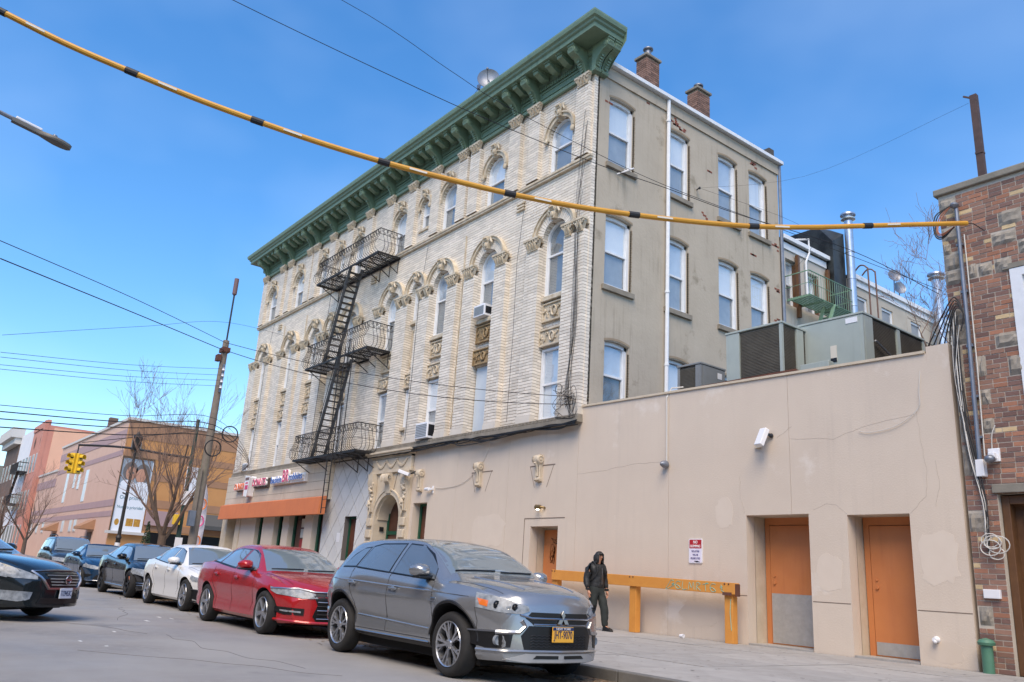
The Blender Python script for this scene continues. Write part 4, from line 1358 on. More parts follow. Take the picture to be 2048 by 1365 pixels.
obj('cup_art', MB().box(-22.52, -22.16, -0.632, -0.62, 4.28, 4.48).box(-22.50, -22.22, -0.631, -0.62, 4.55, 4.62), 'letter_pink', cp)
obj('cup_lid', MB().box(-22.56, -22.12, -0.636, -0.62, 4.72, 4.84), mat('cup_brown', S(120, 90, 80), 0.5), cp)
obj('cup_stripe', MB().box(-22.72, -22.62, -0.60, -0.33, 4.0, 4.30), 'letter_orange', cp)
sg2 = obj('ice_cream_shop_sign', MB().box(-19.75, -16.30, -0.42, -0.30, 4.38, 4.74), 'letter_white')
setprops(sg2, 'blue and pink channel letter ice cream sign beside the doughnut sign', 'sign')
channel(sg2, 'baskin', -19.12, 4.55, 0.42, 'letter_blue', 1.15)
channel(sg2, 'BR', -18.15, 4.66, 0.74, 'letter_pink', 0.62)
channel(sg2, 'robbins', -17.10, 4.60, 0.42, 'letter_blue', 1.35)

# ---------------------------------------------------------------- one storey extension
ext = thing('stucco_extension', 'one storey beige stucco extension with orange doors and rooftop machines', 'building', (4.7, 4, 0))
OP1, OP2 = (5.15, 6.60, -0.1, 2.54), (7.40, 8.58, -0.1, 2.50)
stucco_panels(ext, [-0.10, 3.03, 6.23, 9.50], 5.20, [OP1, OP2])
tp = MB()
for a, b in ((-0.096, 3.026), (3.034, 6.226), (6.234, 9.10)):
    za, zb2 = 5.50 - 0.0175 * (a + 0.1), 5.50 - 0.0175 * (b + 0.1)
    tp.add([(a, 0, 5.2), (b, 0, 5.2), (b, 0, zb2), (a, 0, za), (a, 0.28, 5.2), (b, 0.28, 5.2), (b, 0.28, zb2), (a, 0.28, za)], [(0, 1, 2, 3), (3, 2, 6, 7), (4, 7, 6, 5), (0, 3, 7, 4), (1, 5, 6, 2)])
tp.box(9.104, 9.496, 0.0, 0.28, 5.2, 5.46)
obj('parapet', tp, 'stucco_beige', ext)
cpg = MB()
for a, b in ((0.02, 4.4), (4.41, 9.08)):
    za, zb2 = 5.50 - 0.0175 * (a + 0.1), 5.50 - 0.0175 * (b + 0.1)
    cpg.add([(a, -0.035, za), (b, -0.035, zb2), (b, -0.035, zb2 + 0.05), (a, -0.035, za + 0.05), (a, 0.32, za), (b, 0.32, zb2), (b, 0.32, zb2 + 0.05), (a, 0.32, za + 0.05)], [(0, 1, 2, 3), (3, 2, 6, 7), (4, 7, 6, 5), (0, 3, 7, 4), (1, 5, 6, 2), (0, 4, 5, 1)])
obj('coping', cpg, 'stucco_trim', ext)
obj('roof', MB().box(0.05, 9.45, 0.25, 5.6, 4.80, 4.95), 'roof_tar', ext)
obj('end_wall', MB().box(9.38, 9.50, 0.285, 5.6, -0.05, 5.15).box(0.05, 9.37, 5.5, 5.6, -0.05, 4.79), 'stucco_trim', ext)
obj('joint_backing', MB().box(2.95, 3.1, 0.05, 0.25, 0, 5.1).box(6.15, 6.3, 0.05, 0.25, 2.56, 5.1), 'groove_dark', ext)
obj('wall_groove', MB().box(6.62, 7.385, -0.003, 0.01, 0.90, 0.915).box(8.60, 9.49, -0.003, 0.01, 0.87, 0.885).box(4.95, 5.14, -0.003, 0.01, 0.93, 0.945), 'groove_dark', ext)
for (o1, dep, kp) in ((OP1, 0.60, 1.02), (OP2, 0.50, 0.28)):
    door_recess(ext, o1[0], o1[1], o1[3], dep)
    d_ = obj('steel_door', MB().box(o1[0] + 0.14, o1[1] - 0.02, dep, dep + 0.045, 0.04, o1[3] - 0.16), 'orange_door', ext, bevel=0.006)
    obj('door_frame', MB().box(o1[0] + 0.02, o1[0] + 0.13, dep + 0.01, dep + 0.055, 0, o1[3] - 0.05).box(o1[0] + 0.02, o1[1], dep + 0.012, dep + 0.055, o1[3] - 0.15, o1[3]), 'orange_door', ext)
    obj('kick_plate', MB().box(o1[0] + 0.16, o1[1] - 0.03, dep - 0.006, dep, 0.06, kp), 'kick_plate', d_)
    lk = MB().lathe([(0.0, dep - 0.03), (0.028, dep - 0.028), (0.032, dep - 0.002)], 12, (o1[0] + 0.24, 0, 1.22), axis='y').lathe([(0.0, dep - 0.02), (0.022, dep - 0.018), (0.024, dep - 0.002)], 12, (o1[0] + 0.24, 0, 1.36), axis='y')
    obj('door_lock', lk, 'orange_door', d_, smooth=True)
obj('sticker', MB().box(6.36, 6.54, 0.588, 0.594, 0.80, 0.98), mat('sticker_blue', S(120, 160, 210), 0.5, col2=S(230, 230, 235), vs=20), ext)
def crack(parent, pts):
    rr = random.Random(len(pts) * 7 + int(pts[0][0] * 100))
    q = []
    for a, b in zip(pts[:-1], pts[1:]):
        for k in range(5):
            t = k / 5
            q.append((a[0] + (b[0] - a[0]) * t + rr.uniform(-0.015, 0.015), 0.0, a[1] + (b[1] - a[1]) * t + rr.uniform(-0.015, 0.015)))
    q.append((pts[-1][0], 0.0, pts[-1][1]))
    obj('crack', MB().tube(q, 0.003, 4), 'crack', parent)
for pts in ([(-0.1, 3.72), (1.0, 3.76), (1.9, 3.84), (2.9, 3.82)], [(8.85, 4.3), (8.9, 3.6), (8.95, 3.2), (8.9, 2.8), (8.6, 2.5)], [(6.25, 4.05), (7.2, 3.95), (7.9, 4.15), (8.8, 4.25)], [(6.7, 2.6), (7.0, 2.72), (7.2, 2.7), (7.4, 2.52)], [(5.1, 2.6), (5.0, 3.0), (5.02, 3.4)], [(9.1, 3.4), (9.15, 3.0), (9.05, 2.6)], [(6.3, 4.3), (5.95, 4.1)]):
    crack(ext, pts)
# repainted blotches where old graffiti was rolled over
mat('repaint_pale', S(212, 198, 181), 0.85, col2=S(207, 192, 175), vs=3); mat('repaint_dull', S(201, 186, 168), 0.9, col2=S(205, 190, 173), vs=3)
rq = random.Random(14)
for (x, z, w_, h_, m_) in ((9.02, 1.75, 0.34, 0.42, 'repaint_pale'), (7.0, 1.45, 0.26, 0.34, 'repaint_pale'), (1.1, 0.55, 0.55, 0.22, 'repaint_dull'), (3.9, 0.5, 0.5, 0.25, 'repaint_dull'), (4.6, 2.6, 0.22, 0.3, 'repaint_pale'), (-3.9, 2.3, 0.8, 0.45, 'repaint_pale'), (-5.0, 1.7, 0.5, 0.3, 'repaint_dull'), (9.0, 0.25, 0.3, 0.16, 'repaint_dull')):
    n_ = 22
    po = [(x + w_ * (1 + rq.uniform(-0.16, 0.16)) * math.copysign(abs(math.cos(2 * PI * k / n_)) ** 0.6, math.cos(2 * PI * k / n_)), z + h_ * (1 + rq.uniform(-0.16, 0.16)) * math.copysign(abs(math.sin(2 * PI * k / n_)) ** 0.6, math.sin(2 * PI * k / n_))) for k in range(n_)]
    obj('repainted_patch', MB().prism(po, -0.0022, 0.001), m_, ext if x > 0 else house)
# white cable drooping over the extension
obj('cable', MB().tube(catmull([(9.0, 0.05, 5.42), (8.94, -0.03, 4.7), (8.9, -0.03, 4.35), (8.5, -0.03, 4.08), (8.0, -0.03, 4.0), (7.75, -0.03, 4.05)], 6), 0.006, 5), 'wire_white', ext)
# ---------------------------------------------------------------- patchwork brick building at the right edge
mat('brick_brown', S(150, 116, 99), 0.85, col2=S(133, 99, 84), vs=7, bump=0.5, bs=45, objrand=0.14)
mat('brick_dark', S(128, 98, 88), 0.85, col2=S(110, 84, 76), vs=7, bump=0.5, bs=45, objrand=0.18)
mat('brick_orange', S(170, 120, 94), 0.85, col2=S(154, 106, 84), vs=7, bump=0.5, bs=45, objrand=0.18)
mat('brick_buff', S(206, 184, 146), 0.85, col2=S(190, 162, 118), vs=7, bump=0.4, bs=45, objrand=0.15)
mat('brick_mix', S(134, 104, 90), 0.85, col2=S(108, 84, 74), vs=3, bump=0.5, bs=45, tint=0.45)
mat('ashlar', S(164, 156, 144), 0.9, col2=S(128, 120, 108), vs=3.5, bump=1.0, bs=14, objrand=0.12)
mat('mortar_grey', S(196, 186, 170), 0.95, col2=S(174, 164, 150), vs=3, bump=0.3, bs=40)
mat('wood_brown', S(106, 74, 46), 0.5, col2=S(84, 56, 34), vs=4, bump=0.2, bs=30)
mat('coping_stone', S(140, 134, 122), 0.9, col2=S(112, 108, 98), vs=3, bump=0.5, bs=25)
rbld = thing('patchwork_brick_building', 'two storey building of mixed red, brown and buff bricks with rough stone blocks', 'building', (12, 3, 0))
RX0, RX1, RY, RZ = 9.56, 15.0, 0.02, 8.30
DOORR = (10.04, 14.0, -0.1, 2.78)
WINR = (10.70, 12.0, 4.05, 6.50)
mb = MB(); rect_wall(mb, RX0, RX1, -0.05, RZ, [DOORR, WINR], RY + 0.003, RY + 0.35)
rw_ = obj('front_wall', mb, 'mortar_grey', rbld)
mb = MB().box(RX0, RX0 + 0.3, RY + 0.36, 12, -0.05, RZ).box(RX1 - 0.3, RX1, RY + 0.36, 12, -0.05, RZ).box(RX0, RX1, 12, 12.3, -0.05, RZ)
obj('side_wall', mb, 'brick_brown', rbld)
obj('roof', MB().box(RX0 + 0.31, RX1 - 0.31, 0.4, 12, 7.8, 7.9), 'roof_tar', rbld)
obj('coping', MB().box(RX0 - 0.06, RX1 + 0.06, RY - 0.07, RY + 0.45, RZ, RZ + 0.13), 'coping_stone', rbld, bevel=0.02)
STONES = [(10.53, 10.90, 7.36, 7.67), (10.39, 10.78, 7.04, 7.28), (10.79, 11.2, 6.80, 7.06), (10.39, 10.66, 6.54, 6.80), (9.56, 9.86, 7.90, 8.22), (9.56, 9.88, 7.36, 7.62), (9.56, 9.83, 6.80, 7.10),
          (9.56, 9.85, 6.51, 6.79), (9.96, 10.10, 6.56, 6.84), (10.12, 10.35, 6.56, 6.79), (10.27, 10.66, 5.22, 5.48), (9.56, 9.86, 5.75, 6.08), (9.56, 9.85, 5.39, 5.72), (9.56, 9.70, 7.11, 7.34), (9.56, 9.72, 4.72, 5.36),
          (9.56, 9.71, 4.19, 4.69), (9.56, 9.69, 3.66, 4.14), (9.56, 9.69, 3.10, 3.62), (9.92, 10.08, 4.75, 5.15), (10.43, 10.67, 4.71, 5.07), (9.56, 9.82, 2.16, 2.48), (9.58, 9.79, 0.71, 1.0), (9.92, 10.11, 3.79, 4.05),
          (9.95, 10.10, 4.27, 4.54), (11.3, 11.7, 7.3, 7.6), (11.6, 12.1, 6.6, 6.9), (12.3, 12.7, 5.0, 5.3), (13, 13.5, 7.0, 7.3)]
rr_ = random.Random(21)
def rough_stone(x0, x1, z0, z1):
    mb = MB()
    nx, nz = 5, 4
    idx = {}
    vs_ = []
    for i in range(nx + 1):
        for k in range(nz + 1):
            e = (i in (0, nx)) or (k in (0, nz))
            vs_.append((x0 + (x1 - x0) * i / nx, RY - (0.0 if e else 0.035 + rr_.uniform(-0.02, 0.02)), z0 + (z1 - z0) * k / nz))
    fs = [(i * (nz + 1) + k, (i + 1) * (nz + 1) + k, (i + 1) * (nz + 1) + k + 1, i * (nz + 1) + k + 1) for i in range(nx) for k in range(nz)]
    return mb.add(vs_, fs)
for s_ in STONES:
    obj('stone', rough_stone(*(s_[0] + 0.006, s_[1] - 0.006, s_[2] + 0.006, s_[3] - 0.006)), 'ashlar', rw_)
cand = []
CHR, BLR = 0.084, 0.225
for c in range(int(RZ / CHR)):
    za, zb_ = c * CHR, (c + 1) * CHR
    zm = (za + zb_) / 2
    iv = [(RX0, RX1)]
    for h in (DOORR, WINR):
        if h[2] < zm < h[3] + (0.02 if h is DOORR else 0): iv = subtract(iv, h[0], h[1])
    for s_ in STONES:
        if s_[2] < zm < s_[3]: iv = subtract(iv, s_[0], s_[1])
    for (a, b) in iv:
        x = a
        while x < b - 0.03:
            L_ = BLR if rr_.random() < 0.8 else BLR * 0.5
            if x == a and c % 2: L_ = BLR * 0.5
            xe = min(b, x + L_)
            if b - xe < 0.06: xe = b
            cand.append((x + 0.007, xe - 0.007, RY - rr_.uniform(0.001, 0.009), RY + 0.05, za + 0.008, zb_ - 0.008))
            x = xe
vis = [q for q in cand if q[0] < 11.15]
rest = [q for q in cand if q[0] >= 11.15]
vis.sort(key=lambda q: -q[4] if False else abs(q[4] - 6.2))
def bmat():
    r = rr_.random()
    return 'brick_brown' if r < 0.50 else 'brick_dark' if r < 0.74 else 'brick_orange' if r < 0.91 else 'brick_buff'
for q in vis[:300]:
    o = link_mesh('brick', unit.copy() if False else unit, None, rw_)
    o.location = ((q[0] + q[1]) / 2, (q[2] + q[3]) / 2, (q[4] + q[5]) / 2)
    o.scale = (q[1] - q[0], q[3] - q[2], q[5] - q[4])
    o.material_slots[0].link = 'OBJECT'
    o.material_slots[0].material = _mats[bmat()]
bins = {}
for q in vis[300:] + rest:
    k = bmat()
    m_ = bins.setdefault(k, MB())
    m_.tint = rr_.random()
    m_.box(*q)
mat('brick_brown_t', S(150, 116, 99), 0.85, col2=S(133, 99, 84), vs=7, bump=0.5, bs=45, tint=0.22)
mat('brick_dark_t', S(128, 98, 88), 0.85, col2=S(110, 84, 76), vs=7, bump=0.5, bs=45, tint=0.2)
mat('brick_orange_t', S(170, 120, 94), 0.85, col2=S(154, 106, 84), vs=7, bump=0.5, bs=45, tint=0.2)
mat('brick_buff_t', S(206, 184, 146), 0.85, col2=S(190, 162, 118), vs=7, bump=0.4, bs=45, tint=0.15)
nm = {'brick_brown': 'brown_bricks', 'brick_dark': 'dark_bricks', 'brick_orange': 'orange_bricks', 'brick_buff': 'buff_bricks'}
for k, m_ in bins.items():
    o = obj(nm[k], m_, k + '_t', rw_); o['kind'] = 'stuff'
# lintel, timber door, white window
obj('lintel', MB().box(9.98, 14.0, RY - 0.05, RY + 0.01, 2.79, 2.93), 'coping_stone', rbld, bevel=0.01)
dr = obj('timber_door', MB().box(10.05, 14.0, RY + 0.30, RY + 0.36, 0, 2.76), 'wood_brown', rbld)
obj('door_frame', MB().box(10.05, 10.17, RY + 0.10, RY + 0.30, 0, 2.76).box(10.17, 14.0, RY + 0.10, RY + 0.30, 2.62, 2.76), 'wood_brown', rbld, bevel=0.01)
for k in range(4):
    for q in range(4):
        obj('door_panel', MB().box(10.28 + q * 0.62, 10.78 + q * 0.62, RY + 0.275, RY + 0.30, 0.15 + k * 0.62, 0.68 + k * 0.62), 'wood_brown', dr, bevel=0.02)
a, b, c, d = WINR
wr = obj('white_window', MB().box(a - 0.08, a + 0.10, RY - 0.03, RY + 0.14, c - 0.05, d + 0.06).box(a + 0.10, b, RY - 0.03, RY + 0.14, d - 0.08, d + 0.06).box(a + 0.10, b, RY - 0.03, RY + 0.14, c - 0.05, c + 0.08).box(b - 0.1, b + 0.08, RY - 0.03, RY + 0.14, c + 0.08, d - 0.08).box(a + 0.10, a + 0.16, RY + 0.04, RY + 0.12, c + 0.08, d - 0.08), 'white_frame', rbld)
obj('pane', MB().box(a + 0.16, b - 0.1, RY + 0.08, RY + 0.09, c + 0.08, d - 0.08), 'curtain_white', wr)
obj('window_lintel', MB().box(a - 0.18, b + 0.2, RY - 0.04, RY + 0.01, d + 0.07, d + 0.16), 'coping_stone', rbld)
# things fixed to that wall
cd_ = MB().tube([(9.90, -0.07, 7.92), (9.89, -0.07, 5.6), (9.86, -0.07, 3.30)], 0.036, 8).ell((9.885, -0.10, 7.98), (0.075, 0.09, 0.06), 10, 6)
for z in (7.2, 6.3, 5.3, 4.4, 3.7): cd_.box(9.83, 9.94, -0.075, 0.02, z, z + 0.04)
cdo = obj('service_conduit', cd_, 'grey_metal', smooth=True); setprops(cdo, 'grey electric service conduit with weatherhead on the patchwork brick wall', 'conduit')
obj('junction_box', MB().box(9.80, 9.93, -0.12, 0.02, 3.06, 3.34), 'white_plastic', cdo, bevel=0.01)
obj('armoured_cable', MB().tube([(9.97, -0.03, 7.4), (9.96, -0.03, 5.0), (9.93, -0.03, 3.4)], 0.012, 5), 'wire_white', cdo)
mat('copper_wire', S(150, 92, 66), 0.6)
for k in range(4):
    p = catmull([(9.86, -0.12, 8.0), (9.70 - 0.03 * k, -0.18 - 0.03 * k, 7.80), (9.62 - 0.02 * k, -0.25, 7.55 - 0.03 * k), (9.70, -0.3, 7.40 - 0.03 * k), (9.95, -0.34, 7.46)], 5)
    obj('drop_wire', MB().tube(p, 0.012, 5), 'copper_wire' if k < 2 else 'wire_black', cdo)
wr2 = random.Random(31)
wt = obj('hanging_wire_bundle', MB().tube(catmull([(9.66, -0.05, 5.6), (9.68, -0.06, 4.6), (9.78, -0.07, 3.4), (9.86, -0.06, 2.4), (9.86, -0.08, 1.85)], 6), 0.016, 5), 'wire_black')
setprops(wt, 'tangle of black and white cables hanging down the patchwork brick wall', 'cables')
for k in range(10):
    p = catmull([(9.60 + 0.02 * k, -0.05 - 0.01 * k, 5.75 + wr2.uniform(-0.2, 0.3)), (9.66 + wr2.uniform(-0.08, 0.08), -0.07, 4.7), (9.74 + wr2.uniform(-0.06, 0.08), -0.08, 3.5), (9.86 + wr2.uniform(-0.04, 0.04), -0.07, 2.6), (9.84 + wr2.uniform(-0.04, 0.04), -0.08, 1.95)], 6)
    obj('cable', MB().tube(p, wr2.uniform(0.006, 0.012), 5), 'wire_white' if k % 3 == 0 else 'wire_black', wt)
for k in range(5):
    cx_, cz_, r_ = 9.92 + wr2.uniform(-0.05, 0.12), 1.90 + wr2.uniform(-0.1, 0.15), wr2.uniform(0.08, 0.17)
    obj('cable_coil', MB().tube([(cx_ + r_ * math.cos(t * PI / 8), -0.09 - 0.006 * k, cz_ + 0.8 * r_ * math.sin(t * PI / 8)) for t in range(17)], 0.009, 5), 'wire_white', wt)
for k in range(5):
    p = catmull([(9.45 - 0.1 * k, 0.2, 5.50), (9.62, -0.1 - 0.02 * k, 5.75 + 0.08 * k), (9.75, -0.12, 6.02 + 0.05 * k), (9.85, -0.1, 5.9), (9.78, -0.1, 5.6)], 5)
    obj('cable', MB().tube(p, 0.012, 5), 'wire_black', wt)
cmr = obj('security_camera', MB().box(9.98, 10.16, -0.03, 0.02, 3.30, 3.52).box(10.02, 10.12, -0.14, -0.03, 3.34, 3.44), 'white_plastic', bevel=0.01)
setprops(cmr, 'white dome security camera on the brick wall by the conduit', 'camera')
obj('camera_dome', MB().ell((10.05, -0.15, 3.33), (0.085, 0.085, 0.07), 14, 8), 'grey_metal', cmr, smooth=True)
obj('camera_cable', MB().tube(catmull([(10.05, -0.02, 3.52), (10.08, -0.04, 3.75), (10.14, -0.03, 3.9)], 5), 0.009, 5), 'wire_white', cmr)
bx_ = obj('utility_box', MB().box(9.70, 9.95, -0.05, 0.02, 1.13, 1.27), 'white_plastic', bevel=0.008); setprops(bx_, 'small grey utility box on the brick wall near the ground', 'box')
sp_m = MB().lathe([(0.0, 0.0), (0.085, 0.0), (0.085, 0.42), (0.0, 0.42)], 16, (9.72, -0.16, 0.0)).lathe([(0.12, 0.42), (0.13, 0.46), (0.10, 0.50), (0.0, 0.53)], 16, (9.72, -0.16, 0.0))
spo = obj('vent_pipe', sp_m, 'green_side', smooth=True); setprops(spo, 'short green capped vent pipe standing at the foot of the brick wall', 'pipe')
pm_ = MB().beam((10.30, 0.2, 8.40), (10.30, 0.2, 10.22), 0.10, 0.12).beam((10.30, 0.2, 10.15), (10.12, 0.2, 10.28), 0.03, 0.03).box(10.235, 10.365, 0.14, 0.26, 8.98, 9.02)
pmo = obj('steel_roof_post', pm_, 'black_rust' if 'black_rust' in _mats else mat('rust_steel', S(94, 74, 70), 0.8, 0.2, col2=S(70, 58, 56), vs=6))
setprops(pmo, 'rusty steel post standing on the patchwork brick roof edge', 'post')

# ---------------------------------------------------------------- machines on the extension roof
mat('hvac_green', S(166, 174, 166), 0.5, col2=S(154, 162, 156), vs=2, streak=S(140, 146, 138))
mat('hvac_grey', S(132, 134, 134), 0.5, col2=S(118, 120, 120), vs=2)
mat('coil_brown', S(104, 98, 86), 0.8, col2=S(84, 78, 68), vs=3)
mat('rust_beam', S(112, 70, 54), 0.9, col2=S(80, 54, 46), vs=6, bump=0.4, bs=30)
def fins(mb, T, u0, u1, v0, v1, step, along='u'):
    pass
def hvac(name, label, x0, x1, y0, y1, z0, z1, m, front, side, group='air conditioning units on the extension roof'):
    t = thing(name, label, 'air conditioner', ((x0 + x1) / 2, (y0 + y1) / 2, z0), group=group)
    e = 0.07
    body = MB().box(x0 + e, x1 - e, y0 + e, y1 - e, z0, z1 - 0.03)
    obj('cabinet', body, m, t)
    obj('lid', MB().box(x0 - 0.02, x1 + 0.02, y0 - 0.02, y1 + 0.02, z1 - 0.05, z1), m, t, bevel=0.008)
    for (px, py) in ((x0, y0), (x1 - e, y0), (x1 - e, y1 - e), (x0, y1 - e)):
        obj('corner_post', MB().box(px, px + e, py, py + e, z0, z1 - 0.05), m, t)
    obj('base_rail', MB().box(x0, x1, y0, y0 + e, z0 - 0.06, z0 + 0.06).box(x1 - e, x1, y0 + e, y1, z0 - 0.06, z0 + 0.06), m, t)
    for (a, b, kind) in front:
        if kind == 'panel':
            obj('panel', MB().box(a, b, y0 - 0.005, y0 + e, z0 + 0.06, z1 - 0.06), m, t)
        else:
            mb = MB().box(a, b, y0 + 0.03, y0 + e, z0 + 0.07, z1 - 0.08)
            n_ = int((z1 - z0 - 0.16) / 0.035)
            for k in range(n_): mb.box(a, b, y0 + 0.018, y0 + 0.03, z0 + 0.08 + k * 0.035, z0 + 0.095 + k * 0.035)
            o = obj('coil', mb, 'coil_brown', t)
    for (a, b, kind) in side:
        if kind == 'panel':
            obj('panel', MB().box(x1 - e, x1 + 0.005, a, b, z0 + 0.06, z1 - 0.06), m, t)
        else:
            mb = MB().box(x1 - e, x1 - 0.03, a, b, z0 + 0.07, z1 - 0.08)
            n_ = int((z1 - z0 - 0.16) / 0.035)
            for k in range(n_): mb.box(x1 - 0.03, x1 - 0.018, a, b, z0 + 0.08 + k * 0.035, z0 + 0.095 + k * 0.035)
            obj('coil', mb, 'coil_brown', t)
    return t
h1 = hvac('rooftop_unit', 'pale green rooftop unit with large brown coil, standing on rusty beams', 3.94, 5.48, 1.0, 2.45, 5.72, 7.0, 'hvac_green', [(4.01, 4.32, 'panel'), (4.34, 5.40, 'coil')], [(1.10, 1.55, 'coil'), (1.58, 1.85, 'panel'), (1.88, 2.36, 'coil')])
h2 = hvac('rooftop_unit', 'widest pale green rooftop unit with blank sheet metal front, nearest the patchwork wall', 5.30, 6.90, 1.95, 4.75, 5.55, 7.15, 'hvac_green', [(5.36, 6.83, 'panel')], [(2.02, 2.36, 'panel'), (2.40, 3.40, 'coil'), (3.44, 3.58, 'panel'), (3.62, 4.66, 'coil')])
h3 = hvac('rooftop_unit', 'small dark grey condenser beside the white downpipe, lowest of the rooftop units', 2.42, 3.16, 1.0, 1.95, 5.55, 6.43, 'hvac_grey', [(2.48, 3.0, 'coil'), (3.0, 3.1, 'panel')], [(1.08, 1.9, 'panel')])
obj('warning_label', MB().box(6.50, 6.78, 1.935, 1.945, 6.93, 7.05), 'white_plastic', h2)
obj('warning_label', MB().box(6.10, 6.25, 1.935, 1.945, 6.12, 6.48), 'poster_paper', h2)
obj('warning_label', MB().box(6.10, 6.25, 1.928, 1.934, 6.10, 6.19), 'black_plastic', h2)
obj('warning_label', MB().box(3.166, 3.17, 1.65, 1.82, 6.12, 6.27), 'white_plastic', h3)
obj('conduit', MB().tube([(6.95, 2.35, 6.55), (6.96, 4.2, 5.9)], 0.025, 6), 'steel', h2)
sb = obj('steel_beam', MB().box(2.55, 6.1, 0.52, 0.72, 5.62, 5.66).box(2.55, 6.1, 0.60, 0.64, 5.44, 5.62).box(2.55, 6.1, 0.52, 0.72, 5.40, 5.44), 'rust_beam'); setprops(sb, 'rusty steel beam laid along the parapet under the rooftop units', 'beam')
sb2 = obj('steel_beam', MB().box(5.75, 5.95, 0.75, 3.0, 5.62, 5.66).box(5.83, 5.87, 0.75, 3.0, 5.44, 5.62).box(5.75, 5.95, 0.75, 3.0, 5.40, 5.44), 'rust_beam'); setprops(sb2, 'short rusty steel beam running back under the rooftop units', 'beam')
cbx = obj('control_box', MB().box(5.75, 6.45, 1.25, 1.45, 5.45, 5.95), 'hvac_green', bevel=0.01); setprops(cbx, 'small electrical box in front of the wide rooftop unit', 'box')

# ---------------------------------------------------------------- chimneys on the stucco side
def chimney(y0, y1, zt, label, pot):
    t = thing('chimney', label, 'chimney', (-0.45, (y0 + y1) / 2, 16.3), group='brick chimneys on the tenement roof')
    mb = MB(); rr2 = random.Random(int(y0 * 10))
    obj('shaft', MB().box(-0.55, -0.13, y0 + 0.02, y1 - 0.02, 16.2, zt - 0.02), 'mortar_tan', t)
    n_ = int((zt - 16.3) / 0.08)
    for c_ in range(n_):
        z = 16.3 + c_ * 0.08
        off = 0.11 if c_ % 2 else 0.0
        y = y0
        while y < y1 - 0.02:
            ye = min(y1, y + (0.22 if y > y0 else 0.22 - off))
            mb.tint = rr2.random(); mb.box(-0.15, -0.11, y + 0.005, ye - 0.005, z + 0.006, z + 0.074); y = ye
        x = -0.57
        while x < -0.12:
            xe = min(-0.11, x + (0.22 if x > -0.57 else 0.11 + off))
            mb.tint = rr2.random(); mb.box(x + 0.005, xe - 0.005, y0, y0 + 0.03, z + 0.006, z + 0.074); x = xe
    o = obj('brick_courses', mb, 'brick_mix', t); o['kind'] = 'stuff'
    obj('cap', MB().box(-0.62, -0.06, y0 - 0.06, y1 + 0.06, zt, zt + 0.09), 'coping_stone', t, bevel=0.015)
    pm2 = MB().lathe([(0.14, zt + 0.09), (0.12, zt + 0.28), (0.10, zt + 0.28), (0.10, zt + (0.42 if pot else 0.3)), (0.17, zt + (0.46 if pot else 0.31)), (0.17, zt + (0.50 if pot else 0.36)), (0.0, zt + (0.56 if pot else 0.40))], 14, (-0.34, (y0 + y1) / 2, 0))
    obj('flue_pot', pm2, 'grey_metal', t, smooth=True)
chimney(2.36, 2.98, 17.72, 'taller brick chimney with metal flue cap near the cornice', True)
chimney(4.92, 5.58, 17.66, 'squat brick chimney halfway along the stucco side', False)
pr = obj('parapet_stub', MB().box(-0.9, -0.1, 9.0, 9.3, 16.2, 17.0), 'roof_tar'); setprops(pr, 'dark parapet stub at the back end of the stucco side roof', 'parapet')

# satellite dish and aerial above the cornice
ds = thing('satellite_dish', 'grey satellite dish on a mast above the green cornice', 'satellite dish', (-5.6, -0.1, 17.2))
dm = MB(); 
dd_ = Vector((0.72, -0.62, 0.05)).normalized()
q = dd_.to_track_quat('Z', 'Y')
prof = [(0.0, -0.09), (0.16, -0.075), (0.30, -0.03), (0.40, 0.03), (0.41, 0.02)]
for_mb = MB(lambda x, y, z: tuple(Vector((-5.6, -0.1, 18.42)) + q @ Vector((x, y, z)))); for_mb.lathe(prof, 22)
obj('dish', for_mb, 'grey_metal', ds, smooth=True)
obj('mast', MB().tube([(-5.62, 0.0, 17.2), (-5.62, 0.0, 18.25), (-5.65, -0.05, 18.4)], 0.025, 6).tube([(-5.6, -0.1, 18.2), tuple(Vector((-5.6, -0.1, 18.42)) + dd_ * 0.55)], 0.014, 5), 'grey_metal', ds)
obj('feed_horn', MB().ell(tuple(Vector((-5.6, -0.1, 18.42)) + dd_ * 0.55), (0.05, 0.05, 0.05), 8, 6), 'grey_metal', ds)
an = obj('roof_aerial', MB().tube([(-6.35, 0.0, 17.2), (-6.35, 0, 18.6)], 0.018, 5).tube([(-6.6, 0.0, 18.3), (-6.1, -0.05, 18.42)], 0.01, 4).box(-6.40, -6.30, -0.05, 0.05, 18.38, 18.55), 'grey_metal'); setprops(an, 'thin roof aerial standing left of the satellite dish', 'aerial')

# ---------------------------------------------------------------- rear neighbours behind the extension
mat('stucco_pale', S(190, 184, 174), 0.9, col2=S(172, 166, 156), vs=1.5, bump=0.4, bs=15, streak=S(150, 144, 134))
mat('tar_black', S(34, 36, 38), 0.45, col2=S(54, 60, 60), vs=2.2, patch=(S(20, 22, 22), 1.4, 0.55))
mat('flue_steel', S(206, 208, 212), 0.28, 0.8, col2=S(180, 182, 188), vs=5)
mat('green_iron', S(116, 150, 128), 0.6, col2=S(96, 128, 106), vs=7)
nb = thing('rear_neighbour', 'pale stucco rear neighbour with two arched windows behind the green fire escape', 'building', (-3, 11, 0))
NW = [(9.70, 10.42, 11.0, 12.78), (11.02, 11.80, 11.05, 12.62)]
mb = MB(sideT); rect_wall(mb, 9.42, 12.35, 0, 13.40, NW, 0.05, 0.30); obj('side_wall', mb, 'stucco_pale', nb)
obj('gutter', MB(sideT).box(9.42, 12.4, -0.14, 0.05, 13.42, 13.58).box(9.42, 12.35, 0.0, 0.05, 13.1, 13.4), 'white_frame', nb, bevel=0.01)
obj('roof', MB().box(-8, 0.0, 9.42, 12.35, 13.35, 13.5), 'roof_tar', nb)
